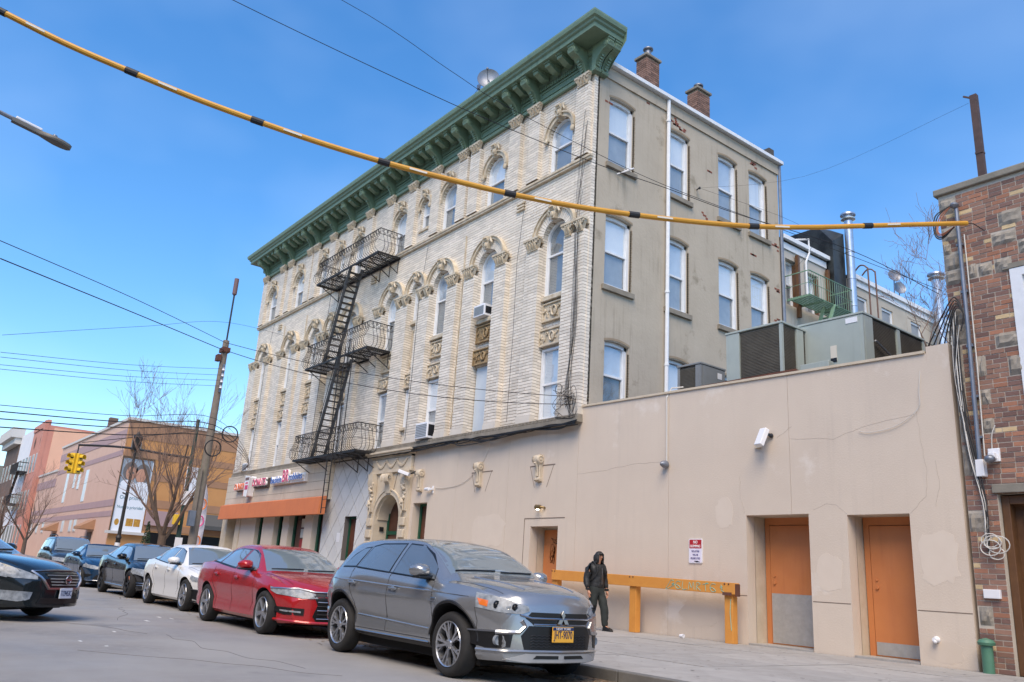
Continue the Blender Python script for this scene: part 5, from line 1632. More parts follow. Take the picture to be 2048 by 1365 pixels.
for (a, b, c, d) in NW:
    sash(nb, lambda u, w, v: (-0.22 + w, u, v), a, b, c, d, seg=True, frame=0.07, pane='curtain_white', low='curtain_dim')
    obj('timber_trim', MB(sideT).box(b - 0.10, b, 0.06, 0.2, c, d - 0.1), 'wood_brown', nb)
obj('vent_pipe', MB().tube([(0.06, 10.85, 11.2), (0.06, 10.85, 12.9), (0.12, 11.0, 13.3), (0.12, 11.0, 13.85), (-0.2, 10.6, 13.8)], 0.04, 7), 'white_frame', nb)
for y in (10.30, 12.28): obj('timber_post', MB(sideT).box(y - 0.06, y + 0.06, -0.12, 0.0, 10.6, 13.0), 'wood_brown', nb)
sh = thing('black_party_wall', 'black tarred party wall rising behind the pale rear neighbour', 'wall', (-2, 12.8, 0))
obj('shaft', MB().add([(-0.3, 12.42, 0), (0.25, 12.42, 0), (0.25, 13.25, 0), (-0.3, 13.25, 0), (-0.3, 12.42, 14.9), (0.25, 12.42, 14.2), (0.25, 13.25, 14.75), (-0.3, 13.25, 15.1)], [(0, 1, 5, 4), (1, 2, 6, 5), (2, 3, 7, 6), (4, 5, 6, 7), (0, 4, 7, 3)]), 'tar_black', sh)
obj('upper_wall', MB().box(-8, -0.35, 12.5, 12.8, 13.4, 15.0), 'tar_black', sh)
def flue(x, y, z0, z1, r, label):
    t = thing('metal_flue', label, 'flue', (x, y, z0), group='shiny metal flues behind the extension')
    mb = MB().lathe([(r, z0), (r, z1 - 0.25)], 18, (x, y, 0))
    obj('pipe', mb, 'flue_steel', t, smooth=True)
    for k in range(int((z1 - z0) / 1.1)): obj('band', MB().lathe([(r + 0.002, z0 + k * 1.1), (r + 0.014, z0 + k * 1.1 + 0.01), (r + 0.014, z0 + k * 1.1 + 0.05), (r + 0.002, z0 + k * 1.1 + 0.06)], 18, (x, y, 0)), 'flue_steel', t, smooth=True)
    obj('rain_cap', MB().lathe([(r + 0.002, z1 - 0.3), (r * 1.7, z1 - 0.24), (r * 1.75, z1 - 0.20), (r * 1.05, z1 - 0.18), (r * 1.05, z1 - 0.08), (r * 1.8, z1 - 0.06), (r * 1.75, z1), (0.0, z1 + 0.04)], 18, (x, y, 0)), 'flue_steel', t, smooth=True)
flue(0.45, 13.3, 9.5, 15.55, 0.16, 'tall shiny metal flue beside the black party wall')
flue(0.5, 20.3, 9.0, 15.05, 0.20, 'more distant shiny metal flue seen through the bare branches')
lad = thing('roof_ladder', 'pair of thin hooped ladder rails rising behind the rooftop units', 'ladder', (0.7, 14, 9))
for y in (14.0, 14.55): obj('rail', MB().tube(catmull([(0.75, y, 9.5), (0.75, y, 13.0), (0.70, y, 13.45), (0.45, y, 13.6), (0.2, y, 13.4)], 6), 0.03, 6), mat('rust_thin', S(110, 84, 74), 0.8), lad)
# green fire escape of the rear neighbour
gf = thing('green_fire_escape', 'pale green iron fire escape balcony on the rear neighbour', 'fire escape', (0.6, 10.9, 11.1))
gm = MB()
for k in range(9): gm.box(0.1 + k * 0.1, 0.15 + k * 0.1, 9.55, 12.25, 11.08, 11.11)
for y in (9.55, 10.4, 11.3, 12.22): gm.box(0.05, 1.0, y, y + 0.04, 11.02, 11.08)
o = obj('walkway', gm, 'green_iron', gf); o['kind'] = 'stuff'
rm = MB().tube([(0.05, 9.5, 11.95), (1.0, 9.5, 11.95), (1.0, 12.25, 11.95), (0.05, 12.25, 11.95)], 0.022, 5).tube([(0.05, 9.5, 11.5), (1.0, 9.5, 11.5), (1.0, 12.25, 11.5), (0.05, 12.25, 11.5)], 0.012, 5)
obj('railing', rm, 'green_iron', gf)
for k in range(20): obj('baluster', MB().tube([(1.0, 9.5 + k * 0.145, 11.08), (1.0, 9.5 + k * 0.145, 11.95)], 0.010, 4), 'green_iron', gf)
for x in (0.55, 0.95): obj('stair_stringer', MB().beam((x, 11.1, 11.1), (x, 10.15, 9.2), 0.03, 0.14, up=(1, 0, 0)), 'green_iron', gf)
for k in range(7): obj('stair_tread', MB().box(0.56, 0.94, 11.0 - k * 0.135, 11.15 - k * 0.135, 10.86 - k * 0.27, 10.89 - k * 0.27), 'green_iron', gf)
# terrace row further back, one house per bay
mat('stucco_row', S(186, 178, 164), 0.9, col2=S(168, 160, 146), vs=1.3, bump=0.3, bs=15, objrand=0.08)
for k in range(4):
    ya, yb = 13.95 + k * 4.4, 13.95 + (k + 1) * 4.4 - 0.02
    lbl = ['pale terrace house directly behind the tall metal flue', 'second pale terrace house of the row, below the satellite dishes', 'third pale terrace house of the row behind bare branches', 'farthest pale terrace house of the row beside the distant flue'][k]
    t = thing('terrace_house', lbl, 'house', (-3, (ya + yb) / 2, 0), group='terrace houses behind the extension')
    wins = [(ya + 0.35 + q * 2.0, ya + 1.25 + q * 2.0, 10.9, 12.6) for q in range(2)]
    mb = MB(sideT); rect_wall(mb, ya, yb, 0, 13.25, wins, 0.0, 0.3); obj('side_wall', mb, 'stucco_row', t)
    for (a, b, c, d) in wins:
        w_ = obj('window', MB(sideT).box(a, b, 0.05, 0.12, c, c + 0.09).box(a, a + 0.10, 0.05, 0.12, c + 0.09, d).box(b - 0.10, b, 0.05, 0.12, c + 0.09, d).box(a + 0.1, b - 0.1, 0.05, 0.12, d - 0.1, d).box(a + 0.1, b - 0.1, 0.06, 0.11, (c + d) / 2 - 0.04, (c + d) / 2 + 0.04), 'white_frame', t)
        obj('pane', MB(sideT).box(a + 0.1, b - 0.1, 0.09, 0.10, c + 0.09, d - 0.1), 'screen_grey', w_)
    obj('gutter', MB(sideT).box(ya, yb, -0.14, 0.0, 13.22, 13.40).box(ya, yb, -0.05, 0.0, 12.95, 13.22), 'white_frame', t)
    obj('roof', MB().box(-8, 0.0, ya, yb, 13.2, 13.35), 'roof_tar', t)
    rm = MB().tube([(0.6, ya, 11.5), (0.6, yb, 11.5)], 0.02, 5)
    for q in range(30): rm.tube([(0.6, ya + q * 0.147, 10.7), (0.6, ya + q * 0.147, 11.5)], 0.009, 4)
    obj('balcony_railing', rm, 'black_iron', t)
for (y, z, lb) in ((17.6, 14.35, 'upper small satellite dish on the terrace roof'), (18.0, 13.9, 'lower small satellite dish on the terrace roof')):
    t = thing('satellite_dish', lb, 'satellite dish', (0, y, 13.4))
    q2 = Vector((0.85, -0.55, 0.15)).normalized().to_track_quat('Z', 'Y')
    m2 = MB(lambda a, b, c, y=y, z=z: tuple(Vector((0.0, y, z)) + q2 @ Vector((a, b, c)))); m2.lathe([(0, -0.06), (0.16, -0.04), (0.27, 0.0), (0.28, -0.01)], 16)
    obj('dish', m2, 'grey_metal', t, smooth=True); obj('mast', MB().tube([(-0.1, y + 0.05, 13.3), (-0.05, y + 0.05, z)], 0.025, 5), 'grey_metal', t)
# ---------------------------------------------------------------- buildings across the side street
mat('brick_pink', S(208, 174, 154), 0.85, col2=S(200, 164, 144), vs=0.9, bump=0.2, bs=12)
mat('brick_mauve', S(172, 144, 142), 0.85, col2=S(162, 136, 136), vs=1.2)
mat('brick_yellow', S(198, 144, 90), 0.85, col2=S(184, 132, 82), vs=0.8, bump=0.2, bs=12)
mat('brick_brownband', S(166, 126, 96), 0.85, col2=S(154, 116, 88), vs=1.2)
mat('glass_block', S(206, 214, 218), 0.3)
mat('concrete_pale', S(196, 192, 186), 0.85)
mat('door_brown', S(84, 60, 42), 0.6)
TX = -50.64
hall = thing('brick_hall', 'pink and yellow brick hall with banded walls and a tall poster on its corner', 'building', (-63, 8, 0))
obj('street_wall', MB().box(-77.0, TX - 0.30, 0.0, 0.3, 0, 10.95), 'brick_pink', hall)
obj('side_wall', MB().box(TX - 0.29, TX, 0.0, 30, 0, 10.95), 'brick_yellow', hall)
obj('low_wing', MB().box(-88.0, -77.01, 0.0, 25, 0, 8.7), 'brick_pink', hall)
obj('rear_wall', MB().box(-77, -76.7, 0.31, 30, 0, 10.95).box(-76.7, TX - 0.3, 29.7, 30, 0, 10.95), 'brick_mauve', hall)
obj('roof', MB().box(-76.7, TX - 0.3, 0.31, 29.6, 10.5, 10.7), 'roof_tar', hall)
for (x0, x1, z0, z1) in ((-77.0, TX - 0.3, 9.6, 10.3), (-77.0, TX - 0.3, 8.3, 8.7), (-77.0, TX - 0.3, 4.5, 5.0), (-77.0, TX - 0.3, 3.75, 4.15), (-88, -77.02, 7.2, 8.0), (-88, -77.02, 4.5, 5.0), (-88, -77.02, 3.75, 4.15)):
    obj('brick_band', MB().box(x0, x1, -0.03, 0.0, z0, z1), 'brick_mauve', hall)
for (z0, z1) in ((9.6, 10.95), (8.2, 8.7), (6.6, 7.1), (4.6, 5.2), (2.9, 3.4)):
    obj('brick_band', MB().box(TX, TX + 0.03, 0.0, 30, z0, z1), 'brick_brownband', hall)
obj('coping', MB().box(-77.1, TX + 0.12, -0.12, 0.35, 10.95, 11.15).box(TX - 0.3, TX + 0.12, 0.35, 30, 10.95, 11.15).box(-88.1, -77.1, -0.1, 0.3, 8.7, 8.9), 'concrete_pale', hall)
for (x, w, z0, z1) in ((-71.2, 1.0, 5.4, 8.1), (-67.6, 0.8, 6.6, 7.9), (-65.6, 0.8, 6.4, 7.7), (-62.5, 1.1, 5.2, 7.9)):
    obj('glass_block_slit', MB().box(x - w / 2, x + w / 2, -0.04, 0.0, z0, z1), 'glass_block', hall)
for x in (-68.7, -65.2, -63.3, -78.9, -82.3, -86.0):
    w_ = obj('window', MB().box(x - 0.55, x + 0.55, -0.05, 0.0, 2.7, 3.72), 'concrete_pale', hall)
    obj('pane', MB().box(x - 0.47, x + 0.47, -0.06, -0.05, 2.78, 3.64), 'glass_block', w_)
for x in (-72.1, -57.0):
    d_ = obj('door', MB().box(x - 0.75, x + 0.75, -0.05, 0.0, 0, 2.6), 'door_brown', hall)
    obj('door_canopy', MB().add([(x - 1.3, -1.0, 3.0), (x + 1.3, -1.0, 3.0), (x + 1.3, 0, 3.6), (x - 1.3, 0, 3.6), (x - 1.3, -1.0, 2.8), (x + 1.3, -1.0, 2.8), (x + 1.3, 0, 2.8), (x - 1.3, 0, 2.8)], [(0, 1, 2, 3), (4, 5, 1, 0), (4, 7, 6, 5), (0, 3, 7, 4), (1, 5, 6, 2)]), 'brick_brownband', d_)
obj('shop_fascia', MB().box(TX, TX + 0.25, 2.3, 4.6, 3.3, 4.4), 'brick_mauve', hall)
obj('shop_glass', MB().box(TX, TX + 0.05, 2.6, 8.4, 0.6, 2.8), 'shop_dark', hall)
caw = obj('dark_canopy', MB().add([(TX, 5.9, 4.5), (TX, 9.4, 4.5), (TX + 1.1, 9.4, 3.6), (TX + 1.1, 5.9, 3.6), (TX, 5.9, 3.3), (TX, 9.4, 3.3), (TX + 1.1, 9.4, 3.3), (TX + 1.1, 5.9, 3.3)], [(0, 1, 2, 3), (3, 2, 6, 7), (4, 5, 6, 7), (0, 3, 7, 4), (1, 5, 6, 2)]), mat('canopy_grey', S(78, 78, 76), 0.8))
setprops(caw, 'dark grey canopy over the entrance on the yellow brick wall', 'awning')
sgn_ = obj('wall_sign', MB().box(TX + 0.03, TX + 0.12, 4.75, 5.75, 5.6, 8.0), 'white_plastic'); setprops(sgn_, 'white upright sign board on the yellow brick wall behind the tree', 'sign')
acb = obj('wall_vent_unit', MB().box(TX, TX + 0.4, 0.35, 1.0, 8.7, 9.5), 'hvac_grey'); setprops(acb, 'small grey vent unit above the tall poster', 'vent')
# the tall poster: generic portrait photograph over printed text
mat('poster_white', S(226, 230, 234), 0.6); mat('poster_bluegrey', S(128, 140, 150), 0.6, col2=S(160, 170, 178), vs=1.4)
mat('poster_skin', S(196, 148, 122), 0.6, col2=S(176, 128, 104), vs=2); mat('poster_hair', S(116, 110, 108), 0.6, col2=S(88, 84, 82), vs=5); mat('poster_teal', S(40, 110, 124), 0.6)
mat('poster_gold', S(206, 160, 60), 0.6, col2=S(150, 100, 40), vs=9); mat('frame_dark', S(86, 66, 44), 0.6)
pz = obj('tall_poster', MB().box(TX, TX + 0.10, 0.02, 2.20, 2.70, 8.05), 'poster_white'); setprops(pz, 'tall white poster with two faces and blue text on the hall corner', 'poster')
XP = TX + 0.10
def pt(mb_, u0, u1, v0, v1, dx): return mb_.box(XP, XP + dx, u0, u1, v0, v1)
obj('frame', MB().box(TX, TX + 0.16, -0.05, 0.02, 2.6, 8.2).box(TX, TX + 0.16, 0.02, 2.25, 8.05, 8.2), 'frame_dark', pz)
obj('ledge', MB().box(TX, TX + 0.35, -0.3, 2.6, 2.5, 2.70), 'concrete_pale', pz)
obj('photo_field', pt(MB(), 0.06, 2.16, 6.0, 8.0, 0.004), 'poster_bluegrey', pz)
def disc(mb_, cu, cv, ru, rv, dx, n_=18):
    mb_.add([(XP + dx, cu + ru * math.cos(2 * PI * k / n_), cv + rv * math.sin(2 * PI * k / n_)) for k in range(n_)], [tuple(range(n_))]); return mb_
obj('printed_hair', disc(disc(MB(), 0.65, 7.1, 0.52, 0.72, 0.008), 1.55, 7.0, 0.55, 0.75, 0.008), 'poster_hair', pz)
obj('printed_face', disc(disc(MB(), 0.72, 6.95, 0.36, 0.52, 0.012), 1.45, 6.85, 0.36, 0.52, 0.012), 'poster_skin', pz)
obj('printed_shoulder', disc(disc(MB(), 0.6, 6.15, 0.5, 0.30, 0.014), 1.6, 6.1, 0.5, 0.30, 0.0145), 'poster_white', pz)
obj('printed_glasses', disc(disc(MB(), 0.60, 7.02, 0.10, 0.07, 0.016), 0.84, 7.0, 0.10, 0.07, 0.016), 'poster_hair', pz)
text_obj('printed_text', 'Our priority', 0.40, lambda u, v, w: (XP + 0.006 + w, 1.10 + u, 5.15 + v), 'poster_teal', pz, extrude=0.002, fit=1.7)
text_obj('printed_text', 'Nuestra prioridad', 0.32, lambda u, v, w: (XP + 0.006 + w, 1.10 + u, 4.45 + v), 'poster_teal', pz, extrude=0.002, fit=1.8)
obj('printed_seal', disc(MB(), 0.36, 3.35, 0.16, 0.24, 0.006), 'poster_gold', pz)
obj('printed_badge', pt(pt(MB(), 1.0, 1.5, 3.1, 3.65, 0.005), 1.55, 2.0, 3.1, 3.65, 0.006), 'poster_gold', pz)
text_obj('printed_footer', 'community services', 0.14, lambda u, v, w: (XP + 0.006 + w, 1.1 + u, 2.85 + v), 'poster_hair', pz, extrude=0.002, fit=1.9) if False else None

# row of older houses further down the street
mat('red_brick_far', S(196, 138, 120), 0.85, col2=S(184, 124, 108), vs=0.8)
mat('peach_render', S(222, 178, 150), 0.9, col2=S(212, 168, 142), vs=0.5)
mat('white_render', S(224, 224, 226), 0.9, col2=S(206, 208, 212), vs=0.6)
mat('dark_brick_far', S(112, 92, 80), 0.9, col2=S(94, 78, 70), vs=0.8)
mat('grey_render', S(146, 148, 140), 0.9, col2=S(126, 128, 122), vs=0.5)
mat('far_glass', S(120, 116, 120), 0.3, col2=S(90, 88, 92), vs=0.6)
def far_house(name, label, x0, x1, y0, h, m, nw, rows, side_m=None, arch=False):
    t = thing(name, label, 'house', ((x0 + x1) / 2, y0 + 6, 0), group='older houses down the street')
    obj('wall', MB().box(x0, x1, y0, y0 + 14, 0, h), m, t)
    if side_m: obj('gable_wall', MB().box(x1, x1 + 0.03, y0 + 0.6, y0 + 14, 0, h - 0.25), side_m, t)
    for r_ in rows:
        for k in range(nw):
            x = x0 + (x1 - x0) * (k + 0.5) / nw
            w_ = obj('window', MB().box(x - 0.62, x + 0.62, y0 - 0.05, y0, r_, r_ + 2.15), 'concrete_pale' if m != 'white_render' else 'grey_render', t)
            obj('pane', MB().box(x - 0.5, x + 0.5, y0 - 0.06, y0 - 0.05, r_ + 0.12, r_ + 2.03), 'far_glass', w_)
    return t
f1 = far_house('red_house', 'red fronted house with peach gable beside the brick hall', -98.0, -88.05, -0.2, 14.6, 'red_brick_far', 4, [1.5, 5.4, 9.6], 'peach_render')
obj('gable_pier', MB().box(-88.9, -88.02, -0.6, -0.2, 0, 15.1), 'red_brick_far', f1)
obj('parapet', MB().box(-97.9, -88.9, -0.3, 0.1, 14.6, 15.3), 'red_brick_far', f1)
for x in (-95.5, -91.5): obj('diamond_ornament', MB().add([(x - 0.5, -0.24, 13.2), (x, -0.24, 12.4), (x + 0.5, -0.24, 13.2), (x, -0.24, 14.0)], [(0, 1, 2, 3)]), 'dark_brick_far', f1)
obj('chimney', MB().box(-89.5, -88.6, 6.0, 6.9, 14.3, 16.6).box(-89.4, -88.7, 9.0, 11.0, 14.3, 15.2), 'dark_brick_far', f1)
far_house('white_house', 'white rendered house between the red and the dark brick houses', -108.0, -98.05, -0.2, 15.2, 'white_render', 4, [1.5, 5.4, 9.6])
f3 = far_house('dark_brick_house', 'dark brick house with pale overhanging cornice down the street', -120.0, -108.05, -0.3, 14.6, 'dark_brick_far', 4, [1.5, 5.4, 9.6])
obj('cornice', MB().box(-120.3, -107.8, -1.5, 0.0, 15.0, 16.3).box(-120.1, -108, -1.0, 0, 14.2, 15.0), 'concrete_pale', f3)
far_house('grey_house', 'low grey rendered house at the far left end of the street', -150, -124, -1.0, 12.5, 'grey_render', 6, [2.0, 6.0])
fe2 = thing('distant_fire_escape', 'small dark fire escape on the white house front down the street', 'fire escape', (-99, -1, 6))
for z in (6.0, 9.8):
    obj('platform', MB().box(-102.5, -96.5, -1.3, -0.2, z, z + 0.1), 'black_iron', fe2)
    obj('railing', MB().tube([(-102.5, -0.2, z + 1.1), (-102.5, -1.3, z + 1.1), (-96.5, -1.3, z + 1.1), (-96.5, -0.2, z + 1.1)], 0.05, 4), 'black_iron', fe2)
    for k in range(16): obj('baluster', MB().tube([(-102.5 + k * 0.4, -1.3, z), (-102.5 + k * 0.4, -1.3, z + 1.1)], 0.03, 4), 'black_iron', fe2)
obj('stair_stringer', MB().beam((-98, -1.0, 9.8), (-101.5, -1.0, 6.1), 0.05, 0.3, up=(0, 1, 0)), 'black_iron', fe2)
# ---------------------------------------------------------------- cars
def pchip(pts):
    xs = [p[0] for p in pts]; ys_ = [p[1] for p in pts]
    n = len(xs)
    d = [(ys_[i + 1] - ys_[i]) / (xs[i + 1] - xs[i]) for i in range(n - 1)]
    m = [0.0] * n
    m[0], m[-1] = d[0], d[-1]
    for i in range(1, n - 1):
        m[i] = 0.0 if d[i - 1] * d[i] <= 0 else 2 * d[i - 1] * d[i] / (d[i - 1] + d[i])
    def f(x):
        if x <= xs[0]: return ys_[0]
        if x >= xs[-1]: return ys_[-1]
        i = max(k for k in range(n - 1) if xs[k] <= x)
        h = xs[i + 1] - xs[i]; t = (x - xs[i]) / h
        return (2 * t ** 3 - 3 * t ** 2 + 1) * ys_[i] + (t ** 3 - 2 * t ** 2 + t) * h * m[i] + (-2 * t ** 3 + 3 * t ** 2) * ys_[i + 1] + (t ** 3 - t ** 2) * h * m[i + 1]
    return f

def paint(name, col, metal=0.5, rough=0.32, flake=0.05):
    if name in _mats: return _mats[name]
    m = mat(name, col, rough, metal, coat=0.7, col2=tuple([c * (1 - flake) for c in col[:3]] + [1]), vs=1.5, bump=0.02, bs=420)
    return m
mat('car_glass', S(112, 122, 128), 0.03, spec=0.9, coat=1.0)  # pale base stands in for bright sky reflected in the windscreens
mat('car_glass_tint', S(88, 96, 104), 0.05, spec=0.9, coat=1.0)  # base lightened too, reflected pale sky put into the colour
mat('car_black', S(18, 18, 19), 0.45)
mat('car_trim', S(30, 30, 32), 0.5)
mat('arch_dark', S(8, 8, 9), 0.9)
mat('tyre', S(30, 30, 31), 0.85, col2=S(44, 43, 42), vs=14, bump=0.4, bs=80)
mat('alloy', S(186, 188, 192), 0.28, 0.85)
mat('skid_silver', S(160, 160, 160), 0.45, 0.3)
mat('alloy_dark', S(44, 45, 48), 0.35, 0.6)
mat('chrome', S(176, 178, 182), 0.30, 1.0)
mat('lamp_clear', S(164, 170, 176), 0.35, 0.0, col2=S(92, 98, 104), vs=16, spec=0.3, coat=0.15)
mat('lamp_amber', S(214, 110, 40), 0.2, coat=1.0)
mat('lamp_red', S(190, 40, 44), 0.2, coat=1.0)
mat('seam', S(14, 14, 15), 0.8)
mat('plate_yellow', S(226, 168, 56), 0.5); mat('plate_white', S(222, 224, 228), 0.5); mat('plate_blue', S(24, 40, 84), 0.5)

class Car:
    """lofted body; local axes: x forward (0 = rear end), y left, z up from the road"""
    def __init__(s, spec):
        s.sp = spec
        L = spec['L']
        s.zb, s.zt, s.zbelt = pchip(spec['zb']), pchip(spec['top']), pchip(spec['belt'])
        s.wm, s.wb, s.wr = pchip(spec['wm']), pchip(spec['wbelt']), pchip(spec['wroof'])
        s.zm = pchip(spec['zm'])
        s.cr = pchip(spec['crown'])
    def section(s, x):
        sp = s.sp
        zb, zt, ze = s.zb(x), s.zt(x), s.zbelt(x)
        wm, wb, wr, zm = s.wm(x), s.wb(x), s.wr(x), s.zm(x)
        ze = min(ze, zt - 0.03); zm = min(zm, ze - 0.05)
        edge = zt - s.cr(x)
        edge = max(edge, ze + 0.012)
        fl = 0.0
        for xw in sp['wheels']:
            fl += math.exp(-((x - xw) / 0.36) ** 4)
        F = sp.get('flare', 0.025) * min(1.0, fl)
        pts = [(0, zb), (wm * 0.60, zb), (wm * 0.90, zb + 0.01), (wm * 0.955 + F * 0.4, zb + 0.06), (wm * 0.962 + F, zb + 0.16),
               (wm * (0.958 - sp.get('scoop', 0.012)) + F, zb + (zm - zb) * 0.50), (wm * 0.985 + F, zb + (zm - zb) * 0.80), (wm + F * 0.8, zm - 0.02), (wm + F * 0.6, zm + 0.015),
               (wm * 0.985 + F * 0.3, zm + (ze - zm) * 0.55), (wb + 0.008, ze - 0.012), (wb - 0.004, ze + 0.004),
               (wb + (wr - wb) * 0.33, ze + (edge - ze) * 0.36), (wb + (wr - wb) * 0.70, ze + (edge - ze) * 0.74), (wr, edge), (wr * 0.955, edge + (zt - edge) * 0.34),
               (wr * 0.80, edge + (zt - edge) * 0.66), (wr * 0.45, zt - (zt - edge) * 0.10), (0, zt)]
        return pts
    def mesh(s):
        sp = s.sp
        L = sp['L']
        xs = sorted(set([round(L * k / 60, 4) for k in range(61)] + sp.get('xs', []) + [0.02, 0.05, 0.09, 0.14, L - 0.02, L - 0.05, L - 0.09, L - 0.14]))
        rings = []
        for x in xs:
            p = s.section(x)
            rings.append([(x, y, z) for (y, z) in p] + [(x, -y, z) for (y, z) in reversed(p[1:-1])])
        n = len(rings[0])
        vs_, fs = [], []
        for r in rings: vs_ += r
        # bow the nose and the tail in plan
        out = []
        nb_, tb_ = sp.get('nose', 0.28), sp.get('tail', 0.14)
        W = sp['W'] / 2
        for (x, y, z) in vs_:
            t = abs(y) / W
            wgt = max(0.0, (x - (L - 1.0)) / 1.0)
            x2 = x - nb_ * (t ** 2.4) * wgt ** 1.5
            # rake: the fascia leans with height
            rk = sp.get('rake', [])
            if rk:
                x2 -= pch_rake(rk, z) * wgt ** 2
            wgt = max(0.0, (0.8 - x) / 0.8)
            x2 += tb_ * (t ** 2.4) * wgt ** 1.5
            rk = sp.get('trake', [])
            if rk: x2 += pch_rake(rk, z) * wgt ** 2
            out.append((x2, y, z))
        for i in range(len(rings) - 1):
            for k in range(n):
                fs.append((i * n + k, i * n + (k + 1) % n, (i + 1) * n + (k + 1) % n, (i + 1) * n + k))
        fs.append(tuple(range(n - 1, -1, -1)))
        fs.append(tuple(range((len(rings) - 1) * n, len(rings) * n)))
        me = bpy.data.meshes.new('body')
        me.from_pydata(out, [], fs)
        me.update()
        bm = bmesh.new(); bm.from_mesh(me)
        bmesh.ops.recalc_face_normals(bm, faces=bm.faces)
        bmesh.ops.triangulate(bm, faces=[f for f in bm.faces if len(f.verts) > 4])
        bm.to_mesh(me); bm.free()
        return me
def pch_rake(rk, z):
    return pchip(rk)(z)

def build_car(name, label, spec, paint_m, loc, rz, detail=None, scale=1.0):
    t = thing(name, label, 'car', loc, rz, group='cars in the street')
    car = Car(spec)
    me = car.mesh()
    L, W, R = spec['L'], spec['W'], spec['R']
    wx, ty = spec['wheels'], spec.get('track', W / 2 - 0.12)
    bm = bmesh.new(); bm.from_mesh(me)
    bvh = BVHTree.FromBMesh(bm)
    bm.free()
    ox = -(wx[0] + wx[1]) / 2           # local origin: midway between the axles, centre line
    def side(x, z, sgn=-1):
        h = bvh.ray_cast(Vector((x, sgn * 3, z)), Vector((0, -sgn, 0)))
        return (h[0], h[1]) if h[0] else (Vector((x, sgn * W / 2, z)), Vector((0, sgn, 0)))
    def front(y, z):
        h = bvh.ray_cast(Vector((L + 3, y, z)), Vector((-1, 0, 0)))
        return (h[0], h[1]) if h[0] else (Vector((L - 0.2, y, z)), Vector((1, 0, 0)))
    def top(x, y):
        h = bvh.ray_cast(Vector((x, y, 4)), Vector((0, 0, -1)))
        return (h[0], h[1]) if h[0] else (Vector((x, y, 1)), Vector((0, 0, 1)))
    def rear(y, z):
        h = bvh.ray_cast(Vector((-3, y, z)), Vector((1, 0, 0)))
        return (h[0], h[1]) if h[0] else (Vector((0.2, y, z)), Vector((-1, 0, 0)))
    PROJ = {'side': lambda u, v: side(u, v, -1), 'far': lambda u, v: side(u, v, 1), 'front': front, 'top': top, 'rear': rear}
    c_, s_ = 1, 0
    def put(nm, mb, m, parent=t, **k):
        for i, v in enumerate(mb.v):
            mb.v[i] = (v[0] + ox, v[1], v[2])
        return obj(nm, mb, m, parent, local=True, **k)
    # body with wheel arches cut out
    cut = MB()
    for x in wx:
        for sg in (-1, 1):
            cut.lathe([(0.0, sg * 0.42), (R + spec.get('gap', 0.055), sg * 0.42), (R + spec.get('gap', 0.055), sg * (W / 2 + 0.3)), (0.0, sg * (W / 2 + 0.3))], 40, (x, 0, R - 0.005 + spec.get('lift', 0.0)), axis='y')
    cme = cut.mesh('cut')
    bmc = bmesh.new(); bmc.from_mesh(cme); bmesh.ops.remove_doubles(bmc, verts=bmc.verts, dist=1e-5); bmesh.ops.recalc_face_normals(bmc, faces=bmc.faces); bmc.to_mesh(cme); bmc.free()
    body = bpy.data.objects.new('body', me); COL.objects.link(body)
    cuto = bpy.data.objects.new('cutter', cme); COL.objects.link(cuto)
    me.materials.append(paint_m); me.materials.append(_mats['arch_dark'])
    cme.materials.append(_mats['arch_dark'])
    bo = body.modifiers.new('arches', 'BOOLEAN'); bo.object = cuto; bo.operation = 'DIFFERENCE'; bo.solver = 'EXACT'
    try: bo.material_mode = 'TRANSFER'
    except Exception: pass
    dg = bpy.context.evaluated_depsgraph_get()
    nme = bpy.data.meshes.new_from_object(body.evaluated_get(dg))
    body.modifiers.clear()
    bpy.data.objects.remove(cuto); bpy.data.objects.remove(body)
    for v in nme.vertices: v.co.x += ox
    body = link_mesh('body', nme, None, t, smooth=True, local=True, angle=spec.get('angle', 38))
    # projected patches and strips
    def decal(nm, poly, plane, m, off=0.004, res=0.06, parent=None, smooth_n=0, skirt=0.012):
        P2 = [Vector((p[0], p[1])) for p in poly]
        if smooth_n:
            q = catmull([Vector((p.x, p.y, 0)) for p in P2], smooth_n, closed=True); P2 = [Vector((a.x, a.y)) for a in q]
        # densify the outline
        out_ = []
        for i in range(len(P2)):
            a, b = P2[i], P2[(i + 1) % len(P2)]
            k = max(1, int((b - a).length / res))
            out_ += [a.lerp(b, j / k) for j in range(k)]
        n_ = len(out_)
        xs_ = [p.x for p in out_]; ys2 = [p.y for p in out_]
        pts = list(out_)
        def inside(p):
            c = False
            for i in range(n_):
                a, b = out_[i], out_[i - 1]
                if (a.y > p.y) != (b.y > p.y) and p.x < (b.x - a.x) * (p.y - a.y) / (b.y - a.y) + a.x: c = not c
            return c
        gx = np.arange(min(xs_) + res / 2, max(xs_), res); gy = np.arange(min(ys2) + res / 2, max(ys2), res)
        for gx_ in gx:
            for gy_ in gy:
                p = Vector((float(gx_), float(gy_)))
                if inside(p) and min((p - q).length for q in out_) > res * 0.35: pts.append(p)
        r = delaunay_2d_cdt(pts, [(i, (i + 1) % n_) for i in range(n_)], [], 1, 1e-5)
        vv, ff = r[0], r[2]
        prj = PROJ[plane]
        mb = MB()
        V3, N3 = [], []
        for p in vv:
            l, nn = prj(p.x, p.y)
            V3.append(l + nn * off); N3.append(nn)
        mb.add([tuple(v) for v in V3], [tuple(f) for f in ff])
        # skirt
        idx = [min(range(len(vv)), key=lambda j, a=a: (vv[j] - a).length_squared) for a in out_]
        base = len(mb.v)
        mb.add([tuple(V3[i] - N3[i] * skirt) for i in idx], [])
        for k in range(n_):
            mb.f.append((idx[k], idx[(k + 1) % n_], base + (k + 1) % n_, base + k)); mb.t.append(0.5)
        return put(nm, mb, m, parent or t, smooth=True, angle=50)
